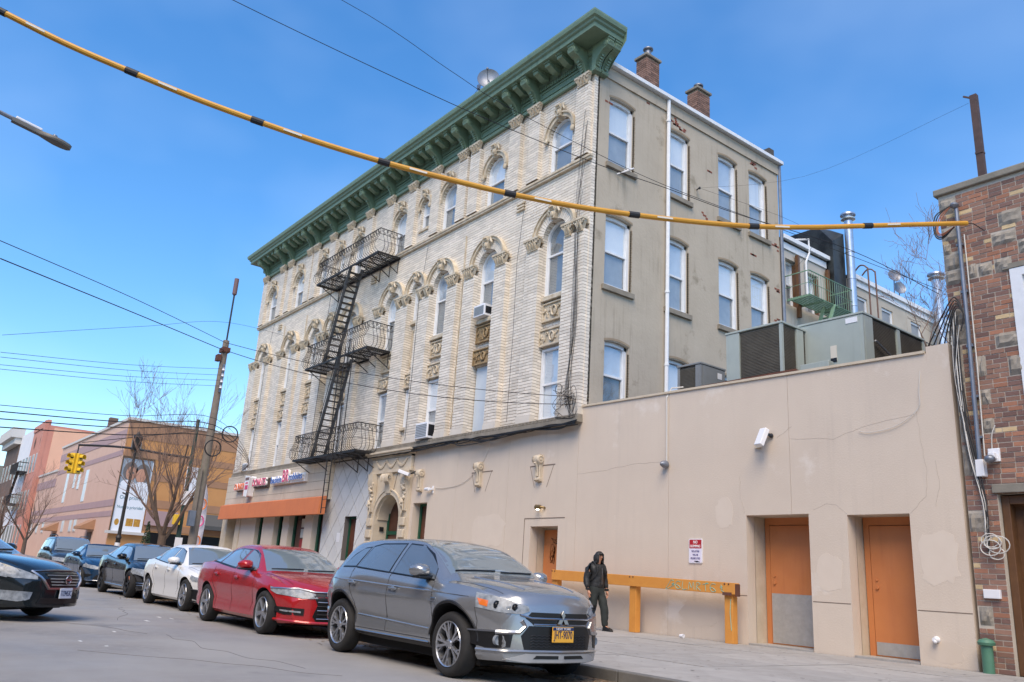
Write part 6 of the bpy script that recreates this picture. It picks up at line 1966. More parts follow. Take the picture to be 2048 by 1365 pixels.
    def strip(nm, path, plane, m, r=0.006, off=0.0, parent=None, n=5, dens=0.05, flat=None):
        P_ = []
        for a, b in zip(path[:-1], path[1:]):
            a, b = Vector((a[0], a[1])), Vector((b[0], b[1]))
            k = max(1, int((b - a).length / dens))
            P_ += [a.lerp(b, j / k) for j in range(k)]
        P_.append(Vector((path[-1][0], path[-1][1])))
        prj = PROJ[plane]
        pts = []
        for p in P_:
            l, nn = prj(p.x, p.y)
            pts.append(tuple(l + nn * off))
        return put(nm, MB().tube(pts, r, n), m, parent or t, smooth=True)
    # wheels
    def wheel(x, sg, front_w):
        tw = 0.225
        y1 = sg * (ty + 0.11)             # outer face
        y0 = sg * (ty - 0.11)
        hub = MB().lathe([(0.0, y1 - sg * 0.10), (R * 0.60, y1 - sg * 0.10), (R * 0.60, y0), (0, y0)], 24, (x, 0, R), axis='y')
        w = put('wheel', hub, 'arch_dark', t, smooth=True)
        prof = [(R * 0.70, y1 - sg * 0.012), (R * 0.74, y1 - sg * 0.004), (R * 0.86, y1 + sg * 0.004), (R * 0.95, y1 - sg * 0.012), (R * 0.985, y1 - sg * 0.035), (R, y1 - sg * 0.06), (R, y0 + sg * 0.05), (R * 0.96, y0 + sg * 0.02), (R * 0.8, y0), (R * 0.68, y0)]
        put('tyre', MB().lathe(prof, 40, (x, 0, R), axis='y'), 'tyre', w, smooth=True, angle=50)
        rim = MB().lathe([(R * 0.71, y1 - sg * 0.012), (R * 0.69, y1 - sg * 0.002), (R * 0.66, y1 - sg * 0.012), (R * 0.64, y1 - sg * 0.05), (R * 0.63, y1 - sg * 0.16)], 40, (x, 0, R), axis='y')
        rim.lathe([(0.0, y1 - sg * 0.018), (R * 0.10, y1 - sg * 0.018), (R * 0.14, y1 - sg * 0.03), (R * 0.15, y1 - sg * 0.06)], 20, (x, 0, R), axis='y')
        st = spec['rim']
        ph = spec.get('phase', 0.3) + (0.35 if front_w else 0)
        def spoke(a0, a1, w0, w1, r0=0.10, r1=0.68, d0=0.030, d1=0.014, mbb=rim):
            p0 = Vector((math.cos(a0), 0, math.sin(a0))); p1 = Vector((math.cos(a1), 0, math.sin(a1)))
            n0 = Vector((-p0.z, 0, p0.x)); n1 = Vector((-p1.z, 0, p1.x))
            c0 = Vector((x, 0, R)) + p0 * R * r0; c1 = Vector((x, 0, R)) + p1 * R * r1
            q = []
            for c, nn, w_, dd in ((c0, n0, w0, d0), (c1, n1, w1, d1)):
                for dy in (dd, dd + 0.035):
                    for s2 in (-1, 1):
                        v = c + nn * w_ * s2; q.append((v.x, y1 - sg * dy, v.z))
            mbb.add(q, [(0, 1, 5, 4), (2, 6, 7, 3), (0, 4, 6, 2), (1, 3, 7, 5)])
        if st == 'twin':
            for k in range(5):
                a = ph + 2 * PI * k / 5
                spoke(a - 0.10, a - 0.17, 0.013, 0.013); spoke(a + 0.10, a + 0.17, 0.013, 0.013)
                spoke(a - 0.17, a - 0.42, 0.009, 0.009, 0.40, 0.67); spoke(a + 0.17, a + 0.42, 0.009, 0.009, 0.40, 0.67)
        elif st == 'blade':
            for k in range(5):
                a = ph + 2 * PI * k / 5
                spoke(a, a + 0.22, 0.030, 0.034)
                spoke(a + 0.28, a + 0.36, 0.012, 0.012, 0.3, 0.66)
        else:
            for k in range(int(st)):
                a = ph + 2 * PI * k / int(st)
                spoke(a, a, 0.024, 0.030)
        rm_ = put('rim', rim, spec.get('rim_mat', 'alloy'), w, smooth=True, angle=30)
        if st in ('twin',):
            lug = MB()
            for k in range(5):
                a = ph + 0.6 + 2 * PI * k / 5
                lug.lathe([(0.0, y1 - sg * 0.022), (0.011, y1 - sg * 0.022), (0.011, y1 - sg * 0.06)], 8, (x + 0.055 * math.cos(a), 0, R + 0.055 * math.sin(a)), axis='y')
            put('lug_nuts', lug, 'chrome', w)
    for i, x in enumerate(wx):
        for sg in (-1, 1): wheel(x, sg, i == 1)
    # underbody
    put('underbody', MB().box(0.35, L - 0.5, -W / 2 + 0.2, W / 2 - 0.2, 0.16, 0.34), 'arch_dark')
    # glazing
    for pl_, nm in (('side', 'side_window'), ('far', 'side_window')):
        for w_ in spec['glass']:
            gx_, gz_ = sum(p[0] for p in w_) / len(w_), sum(p[1] for p in w_) / len(w_)
            ex = [(p[0] + 0.022 * (1 if p[0] > gx_ else -1), p[1] + 0.020 * (1 if p[1] > gz_ else -1)) for p in w_]
            decal('window_frame', ex, pl_, 'car_black', 0.0015, 0.07)
            decal(nm, w_, pl_, spec.get('glass_m', 'car_glass_tint'), 0.0045, 0.07)
    def screen(nm, plane, x0, x1, yw0, yw1, m='car_glass', bow=0.06):
        poly = []
        for k in range(9):
            u = -1 + 2 * k / 8; poly.append((x0 + bow * (1 - u * u), u * yw0))
        for k in range(9):
            u = 1 - 2 * k / 8; poly.append((x1 + bow * 0.6 * (1 - u * u), u * yw1))
        return decal(nm, poly, 'top', m, 0.004, 0.09)
    ws = spec['windscreen']
    wsd = screen('windscreen', 'top', *ws)
    if 'backlight' in spec: screen('rear_window', 'top', *spec['backlight'], bow=-0.05)
    # wipers
    for y0_, y1_ in ((-0.62, -0.05), (0.02, 0.55)):
        pts = []
        for k in range(6):
            y = y0_ + (y1_ - y0_) * k / 5
            l, nn = top(ws[0] + 0.06 * (1 - (y / ws[2]) ** 2) - 0.05 + 0.03 * k / 5 * -1, y); pts.append(tuple(l + nn * 0.014))
        put('wiper', MB().tube(pts, 0.010, 5), 'car_black')
    # seams, handles, sill, lamps, grille
    for path in spec.get('seams', []):
        strip('panel_gap', path, 'side', 'seam', 0.0045, -0.001)
    for path in spec.get('hood_seams', []):
        strip('bonnet_gap', path, 'top', 'seam', 0.0045, -0.001); strip('bonnet_gap', [(p[0], -p[1]) for p in path], 'top', 'seam', 0.0045, -0.001)
    for (x, z) in spec['handles']:
        l, nn = side(x, z)
        put('door_handle', MB().obox(l + nn * 0.022, (0.095, 0, -0.004), (0, 0.012, 0), (0, 0, 0.014)).obox(l + nn * 0.008, (0.03, 0, 0), (0, 0.012, 0), (0, 0, 0.03)), spec.get('handle_m', paint_m), bevel=0.008)
    for (path, m_, r_) in spec.get('side_trim', []):
        strip('side_trim', path, 'side', m_, r_, 0.001)
    # mirrors
    mx, mz = spec['mirror']
    for sg in (-1, 1):
        l, nn = side(mx, mz, sg)
        l = Vector(l)
        mb = MB()
        cm_ = l + Vector((0.0, sg * 0.13, 0.05))
        vs_, fs = [], []
        m8 = 10
        for i in range(7):
            u = -1 + 2 * i / 6
            for k in range(m8):
                a = 2 * PI * k / m8
                ry = 0.115 * (1 - 0.15 * u); rz_ = 0.078 * math.sqrt(max(0.05, 1 - (0.62 * u) ** 2))
                ca, sa = math.cos(a), math.sin(a)
                sgn = lambda v, e: math.copysign(abs(v) ** e, v)
                sc = (0.55 + 0.45 * min(1, (1 - u) * 1.2)) if u > 0 else 1.0
                vs_.append((cm_.x + u * 0.085, cm_.y + ry * sc * sgn(ca, 0.7), cm_.z + rz_ * sc * sgn(sa, 0.7)))
        for i in range(6):
            for k in range(m8): fs.append((i * m8 + k, i * m8 + (k + 1) % m8, (i + 1) * m8 + (k + 1) % m8, (i + 1) * m8 + k))
        fs.append(tuple(range(m8))); fs.append(tuple(range(6 * m8, 7 * m8)))
        mb.add(vs_, fs)
        mo = put('wing_mirror', mb, spec.get('mirror_m', paint_m), t, smooth=True, angle=60)
        put('mirror_stalk', MB().obox(l + Vector((0.01, sg * 0.03, -0.02)), (0.05, 0, 0), (0, 0.06, 0), (0, 0, 0.022)).obox(cm_ + Vector((0, 0, -0.075)), (0.08, 0, 0), (0, 0.085, 0), (0, 0, 0.014)), 'car_black', mo, bevel=0.01)
        put('mirror_glass', MB().obox(cm_ + Vector((-0.088, 0, 0)), (0.003, 0, 0), (0, 0.095, 0), (0, 0, 0.058)), 'chrome', mo)
    for (nm, poly, plane, m_, off, sm) in spec.get('decals', []):
        decal(nm, poly, plane, m_, off, 0.05, smooth_n=sm)
        if plane == 'front' and min(p[0] for p in poly) * max(p[0] for p in poly) > 0:
            decal(nm, [(-p[0], p[1]) for p in poly], plane, m_, off, 0.05, smooth_n=sm)
        if plane == 'side': decal(nm, poly, 'far', m_, off, 0.05, smooth_n=sm)
    for (nm, path, plane, m_, r_, off) in spec.get('strips', []):
        strip(nm, path, plane, m_, r_, off)
        if plane == 'front' and min(p[0] for p in path) * max(p[0] for p in path) > 0:
            strip(nm, [(-p[0], p[1]) for p in path], plane, m_, r_, off)
    if 'arch_trim' in spec:
        for x in wx:
            rr3 = R + spec.get('gap', 0.055) + 0.012
            pa = [(x + rr3 * math.cos(a), R + spec.get('lift', 0.0) + rr3 * math.sin(a)) for a in [(0.10 + (PI - 0.20) * k / 28) for k in range(29)]]
            for pl_ in ('side', 'far'): strip('arch_moulding', pa, pl_, spec['arch_trim'], 0.016, 0.0)
    pz_ = spec.get('plate')
    if pz_:
        zc, m1, txt, sub = pz_
        l, nn = front(0, zc)
        px_ = l.x + 0.03
        pl2 = put('licence_plate', MB().box(px_ - 0.012, px_, -0.155, 0.155, zc - 0.08, zc + 0.08), m1, bevel=0.006)
        mtxt = 'plate_blue'
        me2 = text_mesh(txt, 0.115, 0.002)
        xs2 = [v.co.x for v in me2.vertices]; k2 = 0.265 / (max(xs2) - min(xs2))
        for v in me2.vertices: v.co = Vector((px_ + 0.002 + v.co.z + ox, v.co.x * k2, zc - 0.005 + v.co.y))
        link_mesh('plate_number', me2, mtxt, pl2, local=True)
        put('plate_band', MB().box(px_, px_ + 0.002, -0.15, 0.15, zc + 0.045, zc + 0.077), 'plate_blue' if m1 == 'plate_yellow' else 'plate_white', pl2)
        if sub:
            me2 = text_mesh(sub, 0.034, 0.001)
            for v in me2.vertices: v.co = Vector((px_ + 0.003 + v.co.z + ox, v.co.x * 1.2, zc + 0.06 + v.co.y))
            link_mesh('plate_state', me2, 'plate_white' if m1 == 'plate_yellow' else 'plate_blue', pl2, local=True)
    if detail: detail(put, front, side, top, decal, strip, t)
    return t

RD = -0.13
# ---- compact grey SUV
SUV = dict(L=4.36, W=1.80, R=0.345, wheels=[0.80, 3.47], track=0.78, gap=0.075, flare=0.05, lift=0.02, scoop=0.02, nose=0.34, tail=0.18, rim='twin', angle=32,
    zb=[(0, 0.42), (0.25, 0.32), (0.8, 0.27), (3.4, 0.26), (4.0, 0.22), (4.36, 0.23)],
    top=[(0, 0.92), (0.06, 1.02), (0.22, 1.18), (0.46, 1.43), (0.72, 1.50), (1.3, 1.535), (2.0, 1.53), (2.45, 1.475), (2.75, 1.365), (3.22, 1.115), (3.35, 1.085), (3.8, 1.045), (4.15, 0.985), (4.29, 0.93), (4.36, 0.82)],
    belt=[(0, 0.86), (0.10, 0.95), (0.45, 1.06), (1.2, 1.055), (2.4, 1.00), (3.0, 0.98), (3.35, 0.985), (3.9, 0.95), (4.2, 0.88), (4.36, 0.76)],
    zm=[(0, 0.70), (0.5, 0.84), (2.0, 0.80), (3.4, 0.78), (4.0, 0.72), (4.36, 0.60)],
    wm=[(0, 0.74), (0.12, 0.82), (0.5, 0.875), (1.5, 0.885), (3.0, 0.885), (3.6, 0.875), (4.0, 0.84), (4.25, 0.76), (4.36, 0.70)],
    wbelt=[(0, 0.70), (0.2, 0.78), (0.6, 0.835), (1.5, 0.85), (3.0, 0.84), (3.5, 0.81), (4.0, 0.76), (4.36, 0.64)],
    wroof=[(0, 0.62), (0.3, 0.60), (0.8, 0.60), (1.6, 0.615), (2.3, 0.60), (2.75, 0.64), (3.2, 0.72), (3.5, 0.72), (4.0, 0.66), (4.36, 0.52)],
    crown=[(0, 0.06), (0.5, 0.07), (1.5, 0.075), (2.4, 0.07), (3.2, 0.07), (3.6, 0.06), (4.36, 0.05)],
    glass=[[(0.62, 1.12), (0.98, 1.125), (1.10, 1.375), (0.92, 1.36), (0.76, 1.27)], [(1.05, 1.12), (1.92, 1.075), (1.98, 1.425), (1.40, 1.42), (1.18, 1.385)], [(2.03, 1.07), (2.98, 1.02), (2.90, 1.16), (2.66, 1.30), (2.42, 1.405), (2.09, 1.425)]],
    windscreen=(3.16, 2.36, 0.70, 0.56), glass_m='car_glass_tint', mirror=(2.86, 1.06), handles=[(1.10, 0.905), (2.16, 0.875)], handle_m='suv_paint', mirror_m='suv_paint',
    seams=[[(2.00, 0.36), (2.00, 1.06)], [(3.06, 0.42), (3.08, 0.70), (3.02, 1.0)], [(0.98, 1.10), (0.98, 0.95), (1.17, 0.66), (1.22, 0.42)], [(1.22, 0.36), (3.06, 0.36)], [(3.86, 0.76), (3.90, 0.62), (3.86, 0.48)]],
    hood_seams=[[(3.34, 0.74), (3.8, 0.70), (4.08, 0.62)]],
    side_trim=[([(1.25, 0.325), (3.02, 0.325)], 'chrome', 0.009), ([(1.0, 1.115), (1.9, 1.07), (2.98, 1.015)], 'car_black', 0.008), ([(1.25, 0.52), (2.0, 0.50), (3.0, 0.47)], 'suv_paint', 0.010)],
    arch_trim='car_trim', plate=(0.525, 'plate_yellow', 'JHT-9070', 'NEW YORK'), plate_z=0.5,
    decals=[('headlamp', [(3.82, 0.915), (4.04, 0.89), (4.20, 0.845), (4.22, 0.765), (4.04, 0.745), (3.90, 0.77)], 'side', 'lamp_clear', 0.006, 0),
            ('headlamp', [(0.82, 0.855), (0.60, 0.845), (0.44, 0.80), (0.42, 0.755), (0.50, 0.72), (0.70, 0.725), (0.83, 0.76)], 'front', 'lamp_clear', 0.008, 0),
            ('indicator_lens', [(3.87, 0.855), (4.00, 0.835), (4.01, 0.775), (3.92, 0.79)], 'side', 'lamp_amber', 0.010, 0),
            ('upper_grille', [(-0.40, 0.745), (0.40, 0.745), (0.46, 0.68), (0.36, 0.615), (-0.36, 0.615), (-0.46, 0.68)], 'front', 'car_black', 0.006, 0),
            ('bumper_mask', [(-0.42, 0.605), (0.42, 0.605), (0.50, 0.50), (0.46, 0.36), (-0.46, 0.36), (-0.50, 0.50)], 'front', 'car_black', 0.004, 0),
            ('fog_lamp_bezel', [(0.58, 0.52), (0.84, 0.52), (0.86, 0.40), (0.76, 0.36), (0.60, 0.38)], 'front', 'car_black', 0.006, 0),
            ('skid_plate', [(-0.66, 0.262), (-0.44, 0.325), (0.44, 0.325), (0.66, 0.262), (0.46, 0.238), (-0.46, 0.238)], 'front', 'skid_silver', 0.014, 0),
            ('skid_slot', [(0.04, 0.308), (0.32, 0.308), (0.36, 0.275), (0.04, 0.275)], 'front', 'car_black', 0.018, 0),
            ('tail_lamp', [(0.10, 0.985), (0.24, 1.0), (0.40, 0.985), (0.30, 0.90), (0.16, 0.80)], 'side', 'lamp_red', 0.006, 0),
            ('sill_cover', [(1.22, 0.315), (3.05, 0.315), (3.05, 0.275), (1.22, 0.275)], 'side', 'car_trim', 0.012, 0)],
    strips=[('grille_bar', [(-0.52, 0.715), (-0.40, 0.685), (0.40, 0.685), (0.52, 0.715)], 'front', 'chrome', 0.010, 0.012), ('grille_bar', [(-0.37, 0.622), (0.37, 0.622)], 'front', 'chrome', 0.008, 0.010),
            ('chrome_blade', [(0.50, 0.655), (0.46, 0.60), (0.52, 0.535), (0.72, 0.53)], 'front', 'chrome', 0.022, 0.006), ('chrome_blade', [(0.72, 0.535), (0.84, 0.525), (0.865, 0.42)], 'front', 'chrome', 0.012, 0.006),
            ('bonnet_crease', [(3.30, -0.46), (3.8, -0.42), (4.12, -0.36)], 'top', 'suv_paint', 0.012, -0.003), ('bonnet_crease', [(3.30, 0.46), (3.8, 0.42), (4.12, 0.36)], 'top', 'suv_paint', 0.012, -0.003),
            ('shoulder_crease', [(0.50, 0.955), (1.4, 0.93), (2.4, 0.90), (3.3, 0.885), (3.75, 0.87)], 'side', 'suv_paint', 0.012, -0.002), ('lower_lip', [(-0.80, 0.335), (-0.5, 0.345), (0.5, 0.345), (0.80, 0.335)], 'front', 'suv_paint', 0.018, 0.004)] )
paint('suv_paint', S(150, 152, 154), 0.6, 0.22)
def suv_detail(put, front, side, top, decal, strip, t):
    # three-diamond emblem
    l, nn = front(0, 0.68)
    x = l.x + 0.02
    mb = MB()
    for a in (90, 210, 330):
        a = math.radians(a)
        c = Vector((0, 0.046 * math.cos(a), 0.68 + 0.046 * math.sin(a)))
        u = Vector((0, math.cos(a), math.sin(a))) * 0.046; v = Vector((0, -math.sin(a), math.cos(a))) * 0.0265
        mb.add([(x + 0.004, *(c + q)[1:]) for q in (u, v, -u, -v)] + [(x - 0.01, *(c + q)[1:]) for q in (u, v, -u, -v)], [(0, 1, 2, 3), (0, 4, 5, 1), (1, 5, 6, 2), (2, 6, 7, 3), (3, 7, 4, 0)])
    put('emblem', mb, 'chrome')
    # lamps inside the headlamp, fog lamps, mesh rows
    for sg in (-1, 1):
        for (y, z, r) in ((0.71, 0.80, 0.042), (0.57, 0.785, 0.036)):
            l, nn = front(sg * y, z)
            mb = MB().lathe([(0.0, 0.010), (r * 0.6, 0.014), (r * 0.8, 0.006), (r, 0.012), (r * 1.08, -0.01)], 16, (l.x + 0.004, l.y, z), axis='x')
            put('headlamp_projector', mb, 'alloy_dark', smooth=True)
        l, nn = front(sg * 0.70, 0.445)
        put('fog_lamp', MB().lathe([(0.0, 0.006), (0.035, 0.008), (0.05, 0.016), (0.056, -0.02)], 16, (l.x + 0.012, l.y, 0.445), axis='x'), 'lamp_clear', smooth=True)
    for k in range(5):
        z = 0.395 + k * 0.028
        pth = []
        for q in range(25):
            y = -0.40 + 0.8 * q / 24
            pth.append((y, z + (0.006 if q % 2 else -0.006)))
        strip('mesh_bar', pth, 'front', 'car_trim', 0.005, 0.008, dens=0.2)
    # rocker badge and rivets on the arch
    l, nn = side(3.12, 0.80)
    put('side_badge', MB().obox(l + nn * 0.005, (0.05, 0, 0), (0, 0.006, 0), (0, 0, 0.02)), 'chrome', bevel=0.004)
    # mirror-side dash device on the glass
    l, nn = top(2.36, 0.3)
SUVX, SUVY = 6.47, -9.06 + 0.78 + 0.11
build_car('grey_suv', 'grey metallic compact SUV with orange licence plate parked nearest the camera', SUV, _mats['suv_paint'], (SUVX, SUVY, RD), 0, suv_detail)

def sedan(L, W, H, wb, R, fo=0.93, hood=0.96, deck=1.05, **kw):
    """three box saloon from a few measures; x = 0 at the tail"""
    r0 = L - fo - wb; f0 = L - fo
    s = dict(L=L, W=W, R=R, wheels=[r0, f0], track=W / 2 - 0.125, gap=0.05, flare=0.022, nose=0.34, tail=0.22, rim='5', angle=32,
        zb=[(0, 0.30), (0.3, 0.24), (r0, 0.20), (f0, 0.19), (L - 0.4, 0.19), (L, 0.22)],
        top=[(0, deck - 0.14), (0.05, deck - 0.04), (0.16, deck), (0.55, deck + 0.035), (1.05, H - 0.16), (1.45, H - 0.045), (1.95, H), (2.35, H - 0.01), (L - 2.10, H - 0.085), (L - 1.62, hood + 0.155), (L - 1.32, hood + 0.005), (L - 1.15, hood - 0.015), (L - 0.6, hood - 0.085), (L - 0.25, hood - 0.17), (L - 0.08, hood - 0.25), (L, hood - 0.34)],
        belt=[(0, deck - 0.20), (0.15, deck - 0.07), (0.6, deck - 0.045), (1.4, deck - 0.075), (2.6, hood - 0.02), (L - 1.3, hood - 0.06), (L - 0.7, hood - 0.135), (L - 0.25, hood - 0.23), (L, hood - 0.40)],
        zm=[(0, 0.66), (0.5, 0.74), (2.0, 0.71), (L - 1, 0.69), (L - 0.3, 0.60), (L, 0.50)],
        wm=[(0, W * 0.40), (0.15, W * 0.445), (0.6, W * 0.487), (1.6, W * 0.492), (L - 1.3, W * 0.490), (L - 0.7, W * 0.478), (L - 0.25, W * 0.43), (L, W * 0.385)],
        wbelt=[(0, W * 0.37), (0.2, W * 0.42), (0.7, W * 0.455), (1.6, W * 0.468), (L - 1.4, W * 0.455), (L - 0.8, W * 0.435), (L - 0.2, W * 0.38), (L, W * 0.34)],
        wroof=[(0, W * 0.33), (0.45, W * 0.36), (1.0, W * 0.315), (1.6, W * 0.305), (2.3, W * 0.31), (L - 2.1, W * 0.325), (L - 1.62, W * 0.375), (L - 1.3, W * 0.40), (L - 0.7, W * 0.385), (L, W * 0.28)],
        crown=[(0, 0.05), (0.5, 0.05), (1.4, 0.06), (2.4, 0.06), (L - 2.0, 0.06), (L - 1.5, 0.06), (L - 1.2, 0.05), (L, 0.05)],
        windscreen=(L - 1.40, L - 2.16, W * 0.385, W * 0.295), backlight=(0.62, 1.30, W * 0.34, W * 0.27),
        glass=[[(0.98, deck + 0.0), (1.42, deck - 0.03), (1.52, H - 0.17), (1.36, H - 0.19)], [(1.48, deck - 0.035), (2.30, hood + 0.0 + 0.015), (2.36, H - 0.125), (1.90, H - 0.115), (1.60, H - 0.15)], [(2.42, hood + 0.012), (L - 1.62, hood - 0.0), (L - 1.78, hood + 0.14), (L - 2.02, H - 0.20), (L - 2.22, H - 0.145), (2.46, H - 0.125)]],
        mirror=(L - 1.78, hood + 0.03), handles=[(1.56, 0.86), (2.58, 0.83)],
        seams=[[(2.38, 0.28), (2.38, hood)], [(L - 1.50, 0.32), (L - 1.42, 0.6), (L - 1.50, hood - 0.06)], [(1.38, deck - 0.06), (1.36, 0.78), (r0 + 0.44, 0.55), (r0 + 0.48, 0.30)], [(L - 0.62, 0.64), (L - 0.58, 0.45)]],
        hood_seams=[[(L - 1.32, W * 0.395), (L - 0.8, W * 0.375), (L - 0.45, W * 0.34)]],
        side_trim=[], decals=[], strips=[], glass_m='car_glass', headz=hood - 0.31)
    s.update(kw)
    return s
RED = sedan(4.80, 1.86, 1.43, 2.74, 0.335, hood=0.97, deck=1.09, rim='blade', nose=0.42, flare=0.03, rim_mat='alloy')
RED['decals'] = [('headlamp', [(0.86, 0.70), (0.60, 0.715), (0.40, 0.665), (0.36, 0.60), (0.58, 0.585), (0.84, 0.635)], 'front', 'lamp_clear', 0.010, 0),
    ('headlamp_wrap', [(4.06, 0.745), (4.34, 0.705), (4.42, 0.64), (4.24, 0.635), (4.10, 0.68)], 'side', 'lamp_clear', 0.008, 0),
    ('grille', [(-0.44, 0.67), (0.44, 0.67), (0.36, 0.50), (0.42, 0.33), (0.36, 0.26), (-0.36, 0.26), (-0.42, 0.33), (-0.36, 0.50)], 'front', 'car_black', 0.008, 0),
    ('fog_lamp_bezel', [(0.54, 0.44), (0.82, 0.45), (0.84, 0.38), (0.76, 0.34), (0.54, 0.34)], 'front', 'car_black', 0.010, 0),
    ('fog_lamp', [(0.58, 0.40), (0.78, 0.41), (0.78, 0.385), (0.58, 0.375)], 'front', 'lamp_clear', 0.016, 0)]
RED['strips'] = [('chrome_brow', [(-0.88, 0.715), (-0.6, 0.725), (-0.4, 0.685), (0.4, 0.685), (0.6, 0.725), (0.88, 0.715)], 'front', 'chrome', 0.014, 0.012)] + [('grille_bar', [(-0.36, 0.30 + 0.062 * k), (0.36, 0.30 + 0.062 * k)], 'front', 'car_trim' if k % 2 else 'chrome', 0.008, 0.014) for k in range(5)] + [('bumper_lip', [(-0.86, 0.26), (-0.5, 0.235), (0.5, 0.235), (0.86, 0.26)], 'front', 'red_paint', 0.022, 0.004)]
RED['side_trim'] = [([(0.98, 1.09), (1.45, 1.06), (2.38, 0.985), (3.16, 0.965)], 'car_black', 0.007), ([(1.0, 1.10), (1.35, 1.245), (1.65, 1.305), (2.3, 1.325), (2.62, 1.30), (2.86, 1.21), (3.18, 0.99)], 'chrome', 0.008)]
paint('red_paint', S(176, 34, 38), 0.2, 0.25)
def emblem_H(put, front, side, top, decal, strip, t):
    l, nn = front(0, 0.60)
    x = l.x + 0.025
    put('emblem', MB().beam((x, -0.05, 0.54), (x, -0.035, 0.665), 0.016, 0.016, up=(1, 0, 0)).beam((x, 0.05, 0.54), (x, 0.035, 0.665), 0.016, 0.016, up=(1, 0, 0)).beam((x, -0.04, 0.60), (x, 0.04, 0.60), 0.014, 0.014, up=(1, 0, 0)), 'chrome')
build_car('red_sedan', 'shiny dark red saloon parked directly behind the grey SUV', RED, _mats['red_paint'], (1.10, -8.18, RD), 0, emblem_H)

WHITE = sedan(4.80, 1.82, 1.44, 2.85, 0.335, fo=0.90, hood=0.96, deck=1.07, rim='blade', nose=0.36, flare=0.035)
WHITE['decals'] = [('headlamp', [(0.82, 0.72), (0.56, 0.68), (0.42, 0.60), (0.50, 0.575), (0.80, 0.62)], 'front', 'lamp_clear', 0.008, 0),
    ('headlamp_wrap', [(4.12, 0.755), (4.34, 0.70), (4.42, 0.63), (4.24, 0.63), (4.14, 0.68)], 'side', 'lamp_clear', 0.008, 0),
    ('grille', [(-0.38, 0.64), (0.38, 0.64), (0.44, 0.56), (0.36, 0.47), (-0.36, 0.47), (-0.44, 0.56)], 'front', 'car_black', 0.008, 0),
    ('fog_vent', [(0.56, 0.43), (0.84, 0.46), (0.80, 0.28), (0.70, 0.24), (0.60, 0.30)], 'front', 'car_black', 0.008, 0),
    ('lower_intake', [(-0.40, 0.38), (0.40, 0.38), (0.46, 0.27), (-0.46, 0.27)], 'front', 'car_black', 0.008, 0)]
WHITE['strips'] = [('grille_surround', [(-0.40, 0.65), (0.40, 0.65), (0.46, 0.56), (0.37, 0.46), (-0.37, 0.46), (-0.46, 0.56), (-0.40, 0.65)], 'front', 'chrome', 0.012, 0.010), ('fog_trim', [(0.60, 0.45), (0.82, 0.47)], 'front', 'chrome', 0.010, 0.010), ('bumper_lip', [(-0.84, 0.23), (-0.5, 0.205), (0.5, 0.205), (0.84, 0.23)], 'front', 'car_black', 0.016, 0.004)]
WHITE['side_trim'] = [([(1.0, 1.09), (1.35, 1.25), (1.65, 1.31), (2.3, 1.33), (2.62, 1.30), (2.86, 1.21), (3.18, 0.98)], 'chrome', 0.007)]
paint('white_paint', S(226, 226, 224), 0.0, 0.30, 0.03)
build_car('white_sedan', 'white saloon with narrow headlamps parked behind the red saloon', WHITE, _mats['white_paint'], (-4.55, -7.75, RD), 0)

BLACK = sedan(5.10, 1.87, 1.47, 3.05, 0.355, fo=0.88, hood=0.98, deck=1.10, rim='5', rim_mat='alloy_dark', nose=0.36, flare=0.05, gap=0.06)
BLACK['decals'] = [('headlamp', [(0.84, 0.76), (0.62, 0.74), (0.46, 0.66), (0.46, 0.58), (0.70, 0.57), (0.86, 0.63)], 'front', 'lamp_clear', 0.008, 1),
    ('headlamp_wrap', [(4.36, 0.78), (4.62, 0.73), (4.70, 0.63), (4.50, 0.61), (4.38, 0.68)], 'side', 'lamp_clear', 0.008, 0),
    ('side_marker', [(4.34, 0.55), (4.42, 0.55), (4.42, 0.47), (4.34, 0.47)], 'side', 'lamp_amber', 0.008, 0),
    ('grille', [(-0.38, 0.70), (0.38, 0.70), (0.30, 0.48), (-0.30, 0.48)], 'front', 'car_black', 0.008, 0),
    ('lower_intake', [(-0.80, 0.44), (0.80, 0.44), (0.74, 0.26), (-0.74, 0.26)], 'front', 'car_black', 0.008, 0)]
BLACK['strips'] = [('grille_bar', [(-0.34, 0.52 + k * 0.05), (0.34, 0.52 + k * 0.05)], 'front', 'chrome', 0.010, 0.012) for k in range(4)] + [('bumper_bar', [(-0.78, 0.40), (0.78, 0.40)], 'front', 'chrome', 0.010, 0.012), ('bumper_bar', [(-0.78, 0.34), (0.78, 0.34)], 'front', 'chrome', 0.008, 0.012)]
BLACK['side_trim'] = [([(1.6, 0.30), (3.6, 0.28)], 'chrome', 0.012)]
paint('black_paint', S(16, 17, 19), 0.3, 0.22)
build_car('black_sedan', 'long black saloon with black wheels parked behind the white saloon', BLACK, _mats['black_paint'], (-10.10, -7.55, RD), 0)

BLUE = sedan(4.52, 1.75, 1.43, 2.67, 0.315, fo=0.92, hood=0.98, deck=1.08, rim='7', nose=0.40)
BLUE['decals'] = [('headlamp', [(0.82, 0.74), (0.56, 0.70), (0.38, 0.64), (0.42, 0.59), (0.66, 0.60), (0.84, 0.65)], 'front', 'lamp_clear', 0.008, 0),
    ('headlamp_wrap', [(3.86, 0.78), (4.08, 0.72), (4.14, 0.64), (3.96, 0.65), (3.88, 0.70)], 'side', 'lamp_clear', 0.008, 0),
    ('grille', [(-0.38, 0.64), (0.38, 0.64), (0.34, 0.56), (-0.34, 0.56)], 'front', 'car_black', 0.008, 0), ('lower_intake', [(-0.50, 0.42), (0.50, 0.42), (0.60, 0.28), (-0.60, 0.28)], 'front', 'car_black', 0.008, 0),
    ('fog_vent', [(0.60, 0.42), (0.80, 0.44), (0.74, 0.32)], 'front', 'car_black', 0.008, 0)]
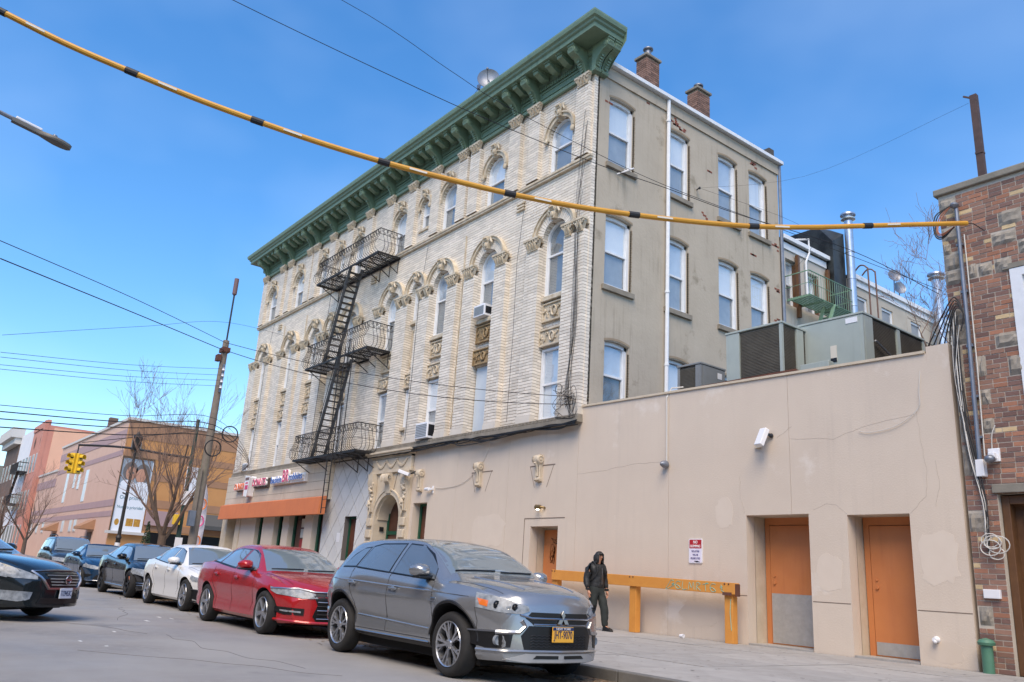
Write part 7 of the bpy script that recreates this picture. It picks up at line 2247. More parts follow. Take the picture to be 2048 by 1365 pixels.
BLUE['strips'] = [('bumper_lip', [(-0.80, 0.24), (0.80, 0.24)], 'front', 'chrome', 0.010, 0.006)]
paint('blue_paint', S(26, 62, 94), 0.45, 0.25)
build_car('blue_sedan', 'blue compact saloon parked behind the long black saloon', BLUE, _mats['blue_paint'], (-16.6, -7.50, RD), 0)

DSUV = sedan(4.60, 1.80, 1.70, 2.64, 0.35, fo=0.93, hood=1.10, deck=1.22, rim='5', gap=0.06)
DSUV['top'] = [(0, 1.05), (0.05, 1.2), (0.15, 1.42), (0.35, 1.60), (0.7, 1.67), (1.6, 1.70), (2.3, 1.69), (2.6, 1.62), (3.05, 1.28), (3.25, 1.12), (3.4, 1.10), (4.0, 1.04), (4.35, 0.96), (4.52, 0.86), (4.6, 0.76)]
DSUV['belt'] = [(0, 0.98), (0.3, 1.10), (1.5, 1.08), (3.2, 1.02), (4.0, 0.95), (4.6, 0.68)]
DSUV['glass'] = [[(0.45, 1.16), (1.25, 1.14), (1.28, 1.54), (0.62, 1.52)], [(1.34, 1.13), (2.1, 1.11), (2.14, 1.56), (1.36, 1.56)], [(2.2, 1.11), (3.0, 1.08), (2.76, 1.36), (2.52, 1.55), (2.22, 1.56)]]
DSUV['windscreen'] = (3.16, 2.44, 0.70, 0.58); DSUV.pop('backlight')
DSUV['wroof'] = [(0, 0.62), (0.5, 0.62), (1.6, 0.63), (2.4, 0.62), (3.0, 0.68), (3.4, 0.72), (4.6, 0.52)]
DSUV['mirror'] = (2.80, 1.13)
DSUV['decals'] = [('headlamp', [(0.84, 0.88), (0.56, 0.86), (0.40, 0.80), (0.44, 0.70), (0.84, 0.74)], 'front', 'lamp_clear', 0.008, 0), ('grille', [(-0.38, 0.84), (0.38, 0.84), (0.32, 0.66), (-0.32, 0.66)], 'front', 'car_black', 0.008, 0), ('lower_intake', [(-0.6, 0.5), (0.6, 0.5), (0.6, 0.34), (-0.6, 0.34)], 'front', 'car_black', 0.008, 0)]
paint('charcoal_paint', S(52, 54, 56), 0.5, 0.28)
def roof_rails(put, front, side, top, decal, strip, t):
    for sg in (-1, 1):
        put('roof_rail', MB().tube([(0.7, sg * 0.56, 1.68), (0.9, sg * 0.58, 1.74), (2.2, sg * 0.57, 1.75), (2.4, sg * 0.55, 1.69)], 0.018, 6), 'car_black')
build_car('charcoal_suv', 'charcoal estate SUV with roof rails, farthest of the parked row', DSUV, _mats['charcoal_paint'], (-22.6, -7.45, RD), 0, roof_rails)

NIS = sedan(4.86, 1.83, 1.47, 2.78, 0.34, fo=0.98, hood=1.0, deck=1.10, rim='5', nose=0.40, flare=0.03)
NIS['decals'] = [('headlamp', [(0.90, 0.80), (0.72, 0.79), (0.52, 0.68), (0.54, 0.625), (0.76, 0.64), (0.90, 0.70)], 'front', 'lamp_clear', 0.008, 0), ('headlamp_wrap', [(4.05, 0.90), (4.25, 0.83), (4.44, 0.72), (4.40, 0.64), (4.16, 0.68)], 'side', 'lamp_clear', 0.008, 0),
    ('grille', [(-0.40, 0.72), (0.40, 0.72), (0.30, 0.52), (-0.30, 0.52)], 'front', 'car_black', 0.008, 0), ('lower_intake', [(-0.46, 0.36), (0.46, 0.36), (0.50, 0.27), (-0.50, 0.27)], 'front', 'car_black', 0.008, 0),
    ('fog_lamp_bezel', [(0.58, 0.44), (0.86, 0.46), (0.84, 0.33), (0.70, 0.30), (0.60, 0.34)], 'front', 'lamp_clear', 0.010, 0)]
NIS['strips'] = [('grille_surround', [(-0.56, 0.74), (-0.36, 0.50), (0.36, 0.50), (0.56, 0.74)], 'front', 'chrome', 0.022, 0.010), ('grille_surround', [(-0.56, 0.745), (-0.2, 0.765), (0.2, 0.765), (0.56, 0.745)], 'front', 'chrome', 0.012, 0.010)] + [('grille_bar', [(-0.38 + 0.02 * k, 0.69 - 0.045 * k), (0.38 - 0.02 * k, 0.69 - 0.045 * k)], 'front', 'alloy', 0.007, 0.014) for k in range(4)]
NIS['plate'] = (0.43, 'plate_white', 'T129453C', None)
paint('dark_teal_paint', S(36, 44, 48), 0.5, 0.24)
def ring_badge(put, front, side, top, decal, strip, t):
    l, nn = front(0, 0.635)
    x = l.x + 0.028
    put('emblem', MB().tube([(x, 0.062 * math.cos(a * PI / 12), 0.635 + 0.062 * math.sin(a * PI / 12)) for a in range(25)], 0.010, 6, cap=False).box(x - 0.008, x + 0.008, -0.075, 0.075, 0.62, 0.65), 'chrome')
TH = math.radians(46)
build_car('dark_moving_car', 'dark grey saloon with chrome V grille pulling across at the left edge', NIS, _mats['dark_teal_paint'], (-1.00, -13.35, RD), TH, ring_badge)
# ---------------------------------------------------------------- pedestrian
mat('skin', S(190, 138, 110), 0.55); mat('jacket_black', S(26, 27, 28), 0.6, col2=S(40, 41, 42), vs=9, bump=0.5, bs=16)
mat('trousers_dark', S(30, 35, 33), 0.85, col2=S(44, 49, 47), vs=8, bump=0.5, bs=14); mat('hair_black', S(22, 19, 18), 0.6, bump=0.5, bs=60)
mat('shoe_black', S(24, 24, 25), 0.5); mat('bag_black', S(30, 31, 32), 0.75, bump=0.4, bs=50)
def skin_mesh(name, joints, edges, root=0, sub=2):
    """grow a continuous tapered surface round a skeleton: joints = [(x, y, z, rx, ry)]"""
    me = bpy.data.meshes.new(name)
    me.from_pydata([j[:3] for j in joints], edges, [])
    o = bpy.data.objects.new(name, me); COL.objects.link(o)
    o.modifiers.new('skin', 'SKIN')
    sk = me.skin_vertices[0].data if me.skin_vertices else None
    if sk is None:
        bm = bmesh.new(); bm.from_mesh(me); bm.verts.layers.skin.verify(); bm.to_mesh(me); bm.free(); sk = me.skin_vertices[0].data
    for i, j in enumerate(joints):
        sk[i].radius = (j[3], j[4]); sk[i].use_root = (i == root)
    s = o.modifiers.new('sub', 'SUBSURF'); s.levels = sub; s.render_levels = sub
    dg = bpy.context.evaluated_depsgraph_get()
    r = bpy.data.meshes.new_from_object(o.evaluated_get(dg))
    bpy.data.objects.remove(o)
    return r
person = thing('person', 'person in black hooded jacket and dark trousers walking past the orange rail', 'person', (1.93, -1.14, 0.0), math.radians(-4))
J = [(0, 0, 0.92, .12, .14), (0, 0, 1.12, .11, .13), (0.01, 0, 1.30, .12, .16), (0.03, 0, 1.44, .055, .06), (0.05, 0, 1.50, .06, .06), (0.06, 0, 1.575, .085, .075), (0.06, 0, 1.635, .07, .065),
     (0, .17, 1.36, .06, .06), (-.05, .245, 1.10, .048, .048), (.05, .255, .86, .032, .032), (.08, .255, .80, .030, .038),
     (0, -.17, 1.36, .06, .06), (-.06, -.25, 1.10, .048, .048), (.03, -.27, .86, .032, .032), (.06, -.27, .80, .030, .038),
     (0, .09, .86, .09, .09), (.16, .10, .51, .06, .06), (.20, .10, .10, .045, .045), (.34, .11, .045, .04, .04),
     (0, -.09, .86, .09, .09), (.02, -.10, .50, .06, .06), (-.24, -.10, .15, .045, .045), (-.12, -.11, .05, .04, .04)]
Ed = [(0, 1), (1, 2), (2, 3), (3, 4), (4, 5), (5, 6), (2, 7), (7, 8), (8, 9), (9, 10), (2, 11), (11, 12), (12, 13), (13, 14), (0, 15), (15, 16), (16, 17), (17, 18), (0, 19), (19, 20), (20, 21), (21, 22)]
# fingers: rooted in the palm, slightly curled; thumb off the side
for (pi, sg) in ((10, 1), (14, -1)):
    px_, py_, pz_ = J[pi][:3]
    for k in range(4):
        b0 = len(J); dx = -0.024 + 0.016 * k; ln = (0.075, 0.088, 0.084, 0.066)[k]
        J += [(px_ + dx, py_, pz_ - 0.035, .0095, .0095), (px_ + dx + 0.008, py_ - sg * 0.006, pz_ - 0.035 - ln * 0.55, .0088, .0088), (px_ + dx + 0.018, py_ - sg * 0.022, pz_ - 0.035 - ln * 0.95, .008, .008)]
        Ed += [(pi, b0), (b0, b0 + 1), (b0 + 1, b0 + 2)]
    b0 = len(J)
    J += [(px_ + 0.034, py_ - sg * 0.012, pz_ - 0.005, .011, .011), (px_ + 0.048, py_ - sg * 0.022, pz_ - 0.04, .0095, .0095)]
    Ed += [(pi, b0), (b0, b0 + 1)]
J = [(a, b, c, d * (1.0 if (i in (3, 4, 5, 6, 10, 14) or i > 22) else 0.45 if i in (2, 7, 8, 11, 12) else 0.70), e * (1.0 if (i in (3, 4, 5, 6, 10, 14) or i > 22) else 0.45 if i in (2, 7, 8, 11, 12) else 0.70)) for i, (a, b, c, d, e) in enumerate(J)]
link_mesh('body', skin_mesh('body', J, Ed), 'skin', person, smooth=True, local=True, angle=180)
# face
fc = MB(); fc.ell((0.150, 0, 1.565), (0.020, 0.014, 0.026), 8, 6).ell((0.134, 0, 1.522), (0.012, 0.024, 0.008), 8, 4).ell((0.06, 0.078, 1.565), (0.018, 0.008, 0.03)).ell((0.06, -0.078, 1.565), (0.018, 0.008, 0.03))
obj('face_features', fc, 'skin', person, smooth=True, local=True)
obj('eyes', MB().ell((0.137, 0.028, 1.592), (0.008, 0.011, 0.006)).ell((0.137, -0.028, 1.592), (0.008, 0.011, 0.006)), 'hair_black', person, local=True)
gl = MB()
for sg in (-1, 1): gl.tube([(0.152, sg * 0.032 + 0.024 * math.cos(a * PI / 8), 1.588 + 0.019 * math.sin(a * PI / 8)) for a in range(17)], 0.0025, 4, cap=False)
gl.tube([(0.154, -0.01, 1.59), (0.154, 0.01, 1.59)], 0.0025, 4)
obj('spectacles', gl, 'dark_metal', person, local=True)
rh = random.Random(4); hr = MB()
for k in range(46):
    a, e = rh.uniform(-1.9, 1.9), rh.uniform(0.35, 1.3)
    c = Vector((0.06 + 0.085 * math.cos(a) * math.cos(e), 0.078 * math.sin(a) * math.cos(e), 1.60 + 0.085 * math.sin(e)))
    hr.ell(tuple(c), (0.030, 0.026, 0.022), 6, 4)
obj('hair', hr, 'hair_black', person, smooth=True, local=True)
# jacket with blouson hem and cuffs, hood, trousers, shoes
JJ = [(0, 0, 0.87, .155, .185), (0, 0, 0.96, .165, .195), (0, 0, 1.14, .15, .18), (0.01, 0, 1.30, .15, .19), (0.02, 0, 1.41, .10, .12),
      (0, .18, 1.36, .088, .088), (-.02, .225, 1.24, .08, .08), (-.05, .255, 1.10, .078, .078), (.0, .265, .97, .07, .07), (.04, .262, .885, .052, .052),
      (0, -.18, 1.36, .088, .088), (-.03, -.23, 1.24, .08, .08), (-.06, -.26, 1.10, .078, .078), (-.01, -.275, .97, .07, .07), (.02, -.275, .885, .052, .052)]
EJ = [(0, 1), (1, 2), (2, 3), (3, 4), (3, 5), (5, 6), (6, 7), (7, 8), (8, 9), (3, 10), (10, 11), (11, 12), (12, 13), (13, 14)]
jk = link_mesh('jacket', skin_mesh('jacket', JJ, EJ, sub=3), 'jacket_black', person, smooth=True, local=True, angle=180)
obj('zip', MB().tube([(0.165, 0.01, 1.34), (0.17, 0.012, 1.15), (0.172, 0.01, 0.98)], 0.005, 5), 'steel', jk, local=True)
obj('cuff', MB().lathe([(0.046, 0.845), (0.052, 0.86), (0.05, 0.895)], 12, (0.047, 0.26, 0)).lathe([(0.046, 0.845), (0.052, 0.86), (0.05, 0.895)], 12, (0.027, -0.273, 0)), 'bag_black', jk, local=True, smooth=True)
ftx = bpy.data.textures.new('cloth_folds', 'CLOUDS'); ftx.noise_scale = 0.07
def folds(o, st):
    d_ = o.modifiers.new('folds', 'DISPLACE'); d_.texture = ftx; d_.strength = st; d_.mid_level = 0.5; d_.texture_coords = 'LOCAL'
folds(jk, 0.035)
# hood: a shell open towards the face
hv, hf = [], []
na, ne = 20, 12
for i in range(ne + 1):
    e = -0.9 + (PI / 2 + 0.9) * i / ne
    for k in range(na + 1):
        a = 0.62 + (2 * PI - 1.24) * k / na
        flare = 1.0 + 0.12 * max(0, -math.sin(e))
        hv.append((0.045 + 0.125 * flare * math.cos(a) * max(0.02, math.cos(e)) + (0.03 if math.sin(e) > 0.4 else 0) * math.cos(e), 0.122 * flare * math.sin(a) * max(0.02, math.cos(e)), 1.555 + 0.145 * math.sin(e)))
for i in range(ne):
    for k in range(na): hf.append((i * (na + 1) + k, i * (na + 1) + k + 1, (i + 1) * (na + 1) + k + 1, (i + 1) * (na + 1) + k))
hm = MB().add(hv, hf)
ho = obj('hood', hm, 'jacket_black', person, smooth=True, local=True, angle=180)
sd_ = ho.modifiers.new('thick', 'SOLIDIFY'); sd_.thickness = 0.018
obj('collar', MB().tube([(0.10, 0.08, 1.47), (0.02, 0.11, 1.43), (-0.06, 0.0, 1.44), (0.02, -0.11, 1.43), (0.10, -0.08, 1.47)], [0.03, 0.04, 0.045, 0.04, 0.03], 8), 'jacket_black', jk, smooth=True, local=True)
JT = [(0, 0, 1.04, .125, .155), (0, 0, .90, .13, .16), (0.01, .095, .80, .118, .112), (.16, .105, .51, .10, .10), (.19, .105, .20, .085, .085), (.20, .105, .06, .066, .066),
      (0.01, -.095, .80, .118, .112), (.02, -.105, .50, .10, .10), (-.17, -.105, .24, .085, .085), (-.25, -.105, .10, .066, .066)]
trs = link_mesh('trousers', skin_mesh('trousers', JT, [(0, 1), (1, 2), (2, 3), (3, 4), (4, 5), (1, 6), (6, 7), (7, 8), (8, 9)]), 'trousers_dark', person, smooth=True, local=True, angle=180); folds(trs, 0.03)
for (c, rx) in (((0.27, 0.105), 0.0), ((-0.19, -0.105), 0.45)):
    sm = MB(); 
    prof = [(-0.11, 0.0, 0.045), (-0.10, 0.09, 0.045), (-0.02, 0.10, 0.046), (0.06, 0.075, 0.05), (0.14, 0.05, 0.048), (0.175, 0.025, 0.035), (0.18, 0.0, 0.03)]
    vs_, fs = [], []
    for (x, h, w) in prof: vs_ += [(c[0] + x, c[1] - w, 0.0 + rx * max(0, 0.1 - x) * 0.6), (c[0] + x, c[1] - w * 0.85, max(0.02, h) + rx * max(0, 0.1 - x) * 0.6), (c[0] + x, c[1] + w * 0.85, max(0.02, h) + rx * max(0, 0.1 - x) * 0.6), (c[0] + x, c[1] + w, 0.0 + rx * max(0, 0.1 - x) * 0.6)]
    for i in range(len(prof) - 1):
        for k in range(4): fs.append((i * 4 + k, i * 4 + (k + 1) % 4, (i + 1) * 4 + (k + 1) % 4, (i + 1) * 4 + k))
    fs += [(0, 1, 2, 3), tuple(range((len(prof) - 1) * 4, len(prof) * 4))]
    sm.add(vs_, fs)
    obj('shoe', sm, 'shoe_black', person, smooth=True, local=True, bevel=0.008)
bag = thing('backpack', 'small black backpack on the shoulders of the walking person', 'backpack', (1.93, -1.14, 0.0), math.radians(-4))
bg = MB().box(-0.30, -0.14, -0.13, 0.13, 0.98, 1.36)
obj('bag', bg, 'bag_black', bag, local=True, bevel=0.05)
obj('pocket', MB().box(-0.345, -0.29, -0.10, 0.10, 1.0, 1.18), 'bag_black', bag, local=True, bevel=0.03)
for sg in (-1, 1):
    obj('strap', MB().tube(catmull([(-0.16, sg * 0.10, 1.34), (0.0, sg * 0.125, 1.465), (0.12, sg * 0.12, 1.36), (0.15, sg * 0.12, 1.22), (0.03, sg * 0.19, 1.06), (-0.16, sg * 0.13, 1.02)], 5), 0.018, 6), 'bag_black', bag, smooth=True, local=True)
# ---------------------------------------------------------------- orange guard rail in front of the wall
rail = thing('orange_guard_rail', 'orange painted timber guard rail with pale graffiti along the beige wall', 'rail', (2.3, -0.33, 0))
def rz(x): return 1.275 - 0.0195 * (x + 0.45)
mb = MB().add([(-0.45, -0.43, rz(-0.45) - 0.245), (5.16, -0.43, rz(5.16) - 0.225), (5.16, -0.43, rz(5.16)), (-0.45, -0.43, rz(-0.45)), (-0.45, -0.28, rz(-0.45) - 0.245), (5.16, -0.28, rz(5.16) - 0.225), (5.16, -0.28, rz(5.16)), (-0.45, -0.28, rz(-0.45))], [(0, 1, 2, 3), (3, 2, 6, 7), (4, 7, 6, 5), (0, 3, 7, 4), (1, 5, 6, 2), (0, 4, 5, 1)])
beam = obj('beam', mb, 'orange_rail', rail, bevel=0.008)
for x in (-0.38, 2.32, 4.96):
    obj('post', MB().box(x - 0.10, x + 0.10, -0.38, -0.22, 0.0, rz(x) - 0.20), 'orange_rail', rail, bevel=0.008)
    obj('bolt', MB().ell((x - 0.05, -0.435, rz(x) - 0.03), (0.018, 0.012, 0.018)).ell((x + 0.05, -0.435, rz(x) - 0.03), (0.018, 0.012, 0.018)), 'rust_beam', rail)
obj('end_bracket', MB().box(4.86, 5.08, -0.445, -0.43, rz(5) - 0.25, rz(5) - 0.19).box(5.163, 5.175, -0.43, -0.28, rz(5.16) - 0.26, rz(5.16) - 0.02), 'rust_beam', rail)
# sprayed scrawl on the beam, letter by letter
def scr(pts, x, s=0.075):
    z = rz(x) - 0.125
    q = catmull([(x + p[0] * s, -0.434, z + p[1] * s) for p in pts], 5)
    obj('graffiti', MB().tube([tuple(p) for p in q], 0.005, 4), 'spray_teal', beam)
GL = {'G': [(1, 1), (0, 1.2), (-1, 0), (-2, -1.3), (0, -0.6), (1.1, 0.4), (0.2, 0.1), (1.2, 0), (0.6, -0.6)], 'E': [(1, 0.9), (-0.2, 1), (-0.9, 0), (-0.2, -1), (1, -0.8), (0.1, -0.1), (-0.8, 0)], 'L': [(-0.6, 1.1), (-0.8, -1), (0.9, -0.9)],
      'M': [(-1.1, -1), (-0.7, 1), (0, -0.4), (0.7, 1), (1, -1)], 'R': [(-0.7, -1), (-0.6, 1), (0.7, 0.7), (-0.5, 0), (0.8, -1)], 'T': [(-1, 0.7), (1, 1), (0, 0.9), (0.1, -1)]}
for k, ch in enumerate('GELMRTE'):
    scr(GL[ch], 3.50 + k * 0.185)
scr([(0, 1), (0.2, 0), (-0.3, 0.3), (0.5, 0.5)], 4.82); scr([(0.3, 0), (-0.3, -0.5), (0.4, -0.8), (0, -1.3)], 4.85)
obj('graffiti', MB().tube([(5.02, -0.383, 0.85), (5.0, -0.384, 0.6), (5.03, -0.384, 0.25)], 0.006, 4), 'spray_teal', rail)

# ---------------------------------------------------------------- sign and small fixtures on the beige wall
sg_ = obj('no_dumping_sign', MB().prism([(3.66, 1.545), (3.99, 1.545), (4.01, 1.565), (4.01, 2.045), (3.99, 2.065), (3.66, 2.065), (3.64, 2.045), (3.64, 1.565)], -0.020, -0.004), 'white_plastic')
setprops(sg_, 'red and white NO DUMPING sign on the beige wall above the rail', 'sign')
mat('sign_red', S(176, 36, 44), 0.45); mat('sign_violet', S(92, 84, 130), 0.5); mat('sign_pale', S(222, 218, 232), 0.5)
obj('red_field', MB().box(3.66, 3.99, -0.023, -0.020, 1.86, 2.045), 'sign_red', sg_)
obj('pale_field', MB().box(3.66, 3.99, -0.023, -0.020, 1.565, 1.853), 'sign_pale', sg_)
for (tx, z, sz, w, m_) in (('NO', 1.99, 0.085, 0.115, 'letter_white'), ('DUMPING', 1.905, 0.075, 0.27, 'letter_white'), ('VIOLATORS', 1.795, 0.055, 0.22, 'sign_violet'), ('WILL BE', 1.72, 0.055, 0.15, 'sign_violet'), ('PROSECUTED', 1.645, 0.055, 0.26, 'sign_violet')):
    text_obj('lettering', tx, sz, lambda u, v, w_, z=z: (3.825 + u, -0.024 - w_, z + v), m_, sg_, extrude=0.0015, fit=w, bold=0.002)
scribble(sg_, 'tag', lambda x, y, z: (3.88 + x, -0.026, 1.585 + z), 9, 'spray_black', 3, 0.08, 0.015, 0.003)
def flood(name, label, c, d):
    c = Vector(c); d = Vector(d).normalized()
    s = d.cross(Vector((0, 0, 1))).normalized(); u = s.cross(d)
    t = thing(name, label, 'light', tuple(c))
    obj('housing', MB().obox(c, d * 0.20, s * 0.095, u * 0.055), 'white_plastic', t, bevel=0.012)
    obj('lens', MB().obox(c + d * 0.02 - u * 0.058, d * 0.16, s * 0.08, u * 0.004), 'kick_plate', t)
    obj('bracket', MB().beam(tuple(c - d * 0.12 + Vector((0, 0.02, 0))), (c.x + 0.10, -0.01, c.z + 0.05), 0.05, 0.05).ell((c.x + 0.11, -0.03, c.z + 0.05), (0.05, 0.04, 0.05)), 'dark_metal', t)
    return t
flood('flood_light', 'white box flood light above the orange steel doors', (5.72, -0.20, 4.10), (-0.10, -0.42, -0.9))
obj('junction_box', MB().box(5.44, 5.56, -0.06, 0.0, 3.92, 4.02), 'stucco_trim', ext)
flood('flood_light', 'white box flood light beside the entrance portal', (-8.35, -0.38, 4.22), (-0.75, -0.6, 0.30))
cmw = obj('bullet_camera', MB().box(-7.06, -7.0, -0.03, 0.0, 3.52, 3.76).box(-7.10, -6.98, -0.12, -0.03, 3.62, 3.68).lathe([(0.0, -0.0), (0.05, 0.0), (0.055, 0.02), (0.055, 0.22), (0.0, 0.22)], 14, (-7.32, -0.13, 3.65), axis='x'), 'white_plastic', smooth=True)
setprops(cmw, 'small white bullet camera on the beige wall right of the portal', 'camera')
obj('camera_lens', MB().lathe([(0.0, -0.012), (0.03, -0.012), (0.04, 0.0)], 14, (-7.32, -0.13, 3.65), axis='x'), 'black_plastic', cmw)
wl_ = thing('wall_lamp', 'silver cone wall lamp on a conduit near the middle of the beige wall', 'light', (2.98, -0.1, 3.75))
obj('shade', MB().lathe([(0.0, -0.24), (0.05, -0.20), (0.085, -0.12), (0.09, -0.04), (0.06, 0.0)], 16, (2.98, 0, 3.75), axis='y'), 'grey_metal', wl_, smooth=True)
obj('conduit', MB().tube([(2.99, -0.025, 3.82), (2.985, -0.025, 4.9), (2.98, -0.03, 5.35), (3.02, 0.1, 5.6), (3.25, 0.25, 5.62)], 0.018, 6), 'wire_white', wl_)
dl = thing('door_lamp', 'small bronze lamp over the service door in the beige wall', 'light', (-1.42, -0.1, 2.88))
mat('lamp_glow', S(255, 236, 200), 0.5, emit=((1.0, 0.85, 0.62, 1), 6.0))
obj('head', MB().lathe([(0.0, 0.0), (0.07, 0.0), (0.06, 0.16), (0.045, 0.2)], 14, (-1.58, -0.12, 2.90), axis='x'), mat('bronze', S(120, 100, 66), 0.45, 0.5), dl, smooth=True)
obj('arm', MB().tube([(-1.40, -0.12, 2.90), (-1.34, -0.06, 2.89), (-1.34, 0.0, 2.88)], 0.03, 7), 'bronze', dl)
obj('bulb', MB().ell((-1.50, -0.125, 2.835), (0.06, 0.04, 0.02)), 'lamp_glow', dl)
sp2 = obj('wall_spigot', MB().lathe([(0.0, -0.10), (0.035, -0.10), (0.04, -0.05), (0.055, -0.02), (0.055, 0.0)], 12, (8.88, 0, 0.43), axis='y').ell((8.885, -0.08, 0.40), (0.035, 0.035, 0.035)), 'white_plastic', smooth=True)
setprops(sp2, 'small pale spigot low on the beige wall by the right door', 'spigot')
cupo = obj('paper_cup', MB(lambda x, y, z: (3.72 + z * 0.9 + x * 0.1, -0.40 + y, 0.045 + x)).lathe([(0.0, 0.0), (0.032, 0.0), (0.042, 0.11), (0.040, 0.11), (0.0, 0.10)], 14), 'white_plastic', smooth=True)
setprops(cupo, 'crushed white paper cup lying at the foot of the wall', 'cup')
# window air conditioners
def ac(label, x0, x1, z0, z1, y0, y1):
    t = thing('window_air_conditioner', label, 'air conditioner', ((x0 + x1) / 2, y0, z0), group='window air conditioners on the brick front')
    obj('case', MB().box(x0, x1, y0, y1, z0, z1), 'white_plastic', t, bevel=0.015)
    gm = MB()
    for k in range(8): gm.box(x0 + 0.04, x1 - 0.04, y0 - 0.008, y0, z0 + 0.05 + k * (z1 - z0 - 0.1) / 8, z0 + 0.05 + (k + 0.6) * (z1 - z0 - 0.1) / 8)
    obj('grille', gm, 'hvac_grey', t)
    obj('side_vent', MB().box(x1, x1 + 0.006, y0 + 0.05, y1 - 0.15, z0 + 0.08, z1 - 0.08), 'dark_metal', t)
ac('white air conditioner in the arched third floor window, second bay from the corner', -5.22, -4.62, 9.10, 9.50, -0.20, 0.30)
ac('larger dusty air conditioner above the stone ledge, third bay from the corner', -8.0, -7.25, 5.34, 5.88, -0.32, 0.25)
ac('small air conditioner in the low window of the end bay, far left', -24.65, -24.0, 5.34, 5.72, -0.15, 0.30)
wb = obj('window_bracket', MB().tube([(0.10, 1.25, 13.0), (0.30, 1.15, 12.86), (0.45, 1.3, 12.95)], 0.025, 6).tube([(0.3, 1.15, 12.86), (0.05, 1.0, 12.8)], 0.02, 5), 'white_plastic'); setprops(wb, 'pale metal bracket under the top window of the stucco side', 'bracket')
wbr = obj('wire_anchor', MB().tube([(0.0, 4.72, 13.65), (0.12, 4.70, 13.66)], 0.02, 6).ell((0.14, 4.70, 13.66), (0.04, 0.04, 0.05)), 'dark_metal'); setprops(wbr, 'small dark wire anchor on the stucco side between top windows', 'anchor')

# ---------------------------------------------------------------- cables along the ledge and at the corner
lc = thing('ledge_cables', 'sagging bundle of black cables along the stone ledge of the tenement', 'cables', (-6, -0.2, 5.1))
rc = random.Random(17)
for k in range(9):
    pts = []
    x = 0.05
    while x > (-12.2 if k < 6 else -5.5):
        pts.append((x, -0.19 - 0.012 * k + rc.uniform(-0.01, 0.01), 5.16 - rc.uniform(0.0, 0.20) - 0.01 * k)); x -= rc.uniform(0.7, 1.5)
    pts.append((-12.4, -0.3, 5.05) if k < 6 else (-5.6, -0.05, 5.2))
    obj('cable', MB().tube([tuple(p) for p in catmull(pts, 5)], rc.choice([0.010, 0.013, 0.018]), 5), 'wire_black', lc)
for k in range(7):
    x0 = -0.05 - rc.uniform(0, 0.25)
    pts = [(x0, -0.22, 5.2), (x0 - rc.uniform(0, 0.4), -0.20, 6.0), (-0.1 - rc.uniform(0, 0.3), -0.195, 8.0), (-0.05 - rc.uniform(0, 0.3), -0.26, 11.0), (-0.02 - rc.uniform(0, 0.25), -0.17, 13.5 + rc.uniform(-2, 1.5))]
    obj('riser_wire', MB().tube([tuple(p) for p in catmull(pts, 5)], 0.007, 4), 'wire_black', lc)
for k in range(10):
    a = [(rc.uniform(-1.0, 0.1), -0.2 - rc.uniform(0, 0.12), rc.uniform(5.15, 6.1)) for _ in range(4)]
    obj('loose_wire', MB().tube([tuple(p) for p in catmull(a, 5)], 0.007, 4), 'wire_black', lc)
obj('cable_loop', MB().tube([(-0.72 + 0.13 * math.cos(t * PI / 8), -0.25, 6.05 + 0.14 * math.sin(t * PI / 8)) for t in range(17)], 0.009, 5), 'wire_black', lc)
obj('cable_drop', MB().tube([tuple(p) for p in catmull([(-4.0, -0.02, 5.0), (-4.3, -0.02, 4.4), (-5.2, -0.02, 3.8), (-6.3, -0.02, 3.66), (-6.9, -0.03, 3.7)], 6)], 0.008, 4), 'wire_white', lc)
for x in (-8.85, -3.05, -23.5): obj('facade_wire', MB().tube([(x, -0.20, 5.4), (x + 0.03, -0.19, 8.0), (x, -0.19, 10.5), (x + 0.05, -0.05, 12.8)], 0.008, 4), 'wire_black', lc)
for x in (-6.28, -19.4, -22.0): obj('facade_pipe', MB().tube([(x, -0.03, 5.6), (x, -0.03, 12.4)], 0.022, 6), 'terracotta', house)

# ---------------------------------------------------------------- yellow line hose across the street
mat('hose_yellow', S(206, 152, 44), 0.5, col2=S(188, 132, 36), vs=3); mat('hose_black', S(30, 31, 34), 0.6)
HP = [(4.109, -14.512, 7.765), (4.458, -13.719, 7.464), (4.808, -12.922, 7.225), (5.150, -12.145, 7.010), (5.494, -11.363, 6.834), (5.845, -10.563, 6.677), (6.214, -9.726, 6.551), (6.585, -8.880, 6.466), (6.968, -8.009, 6.403), (7.357, -7.125, 6.383), (7.759, -6.210, 6.414), (8.170, -5.275, 6.476), (8.580, -4.343, 6.577), (8.994, -3.403, 6.739), (9.434, -2.402, 6.956), (9.895, -1.353, 7.184), (10.24, -0.55, 7.36)]
ext_ = [(3.0, -17.0, 8.75), (3.55, -15.78, 8.24)]
path_ = catmull(ext_ + HP, 6)
hose = thing('yellow_line_hose', 'yellow insulating hose with black joints on the cable crossing overhead', 'cable', (6.9, -8, 6.4))
def sub(i0, i1): return [tuple(p) for p in path_[i0:i1 + 1]]
joints = [2 + k for k in range(0, 17, 2)]
idx = [j * 6 for j in joints]
prev_i = 0
for i in idx + [len(path_) - 1]:
    if i > prev_i: obj('hose_section', MB().tube(sub(prev_i, i), 0.041, 10), 'hose_yellow', hose, smooth=True)
    prev_i = i
for i in idx[:-1]:
    a = path_[i]; d = (path_[min(i + 1, len(path_) - 1)] - path_[i - 1]).normalized()
    obj('joint_sleeve', MB().tube([tuple(a - d * 0.085), tuple(a + d * 0.085)], 0.049, 10), 'hose_black', hose, smooth=True)
    sn = d.cross(Vector((0, 0, 1))).normalized()
    obj('printed_label', MB().obox(a + d * 0.5 + sn * 0.041, d * 0.13, Vector((0, 0, 0.014)), sn * 0.002), 'poster_paper', hose)
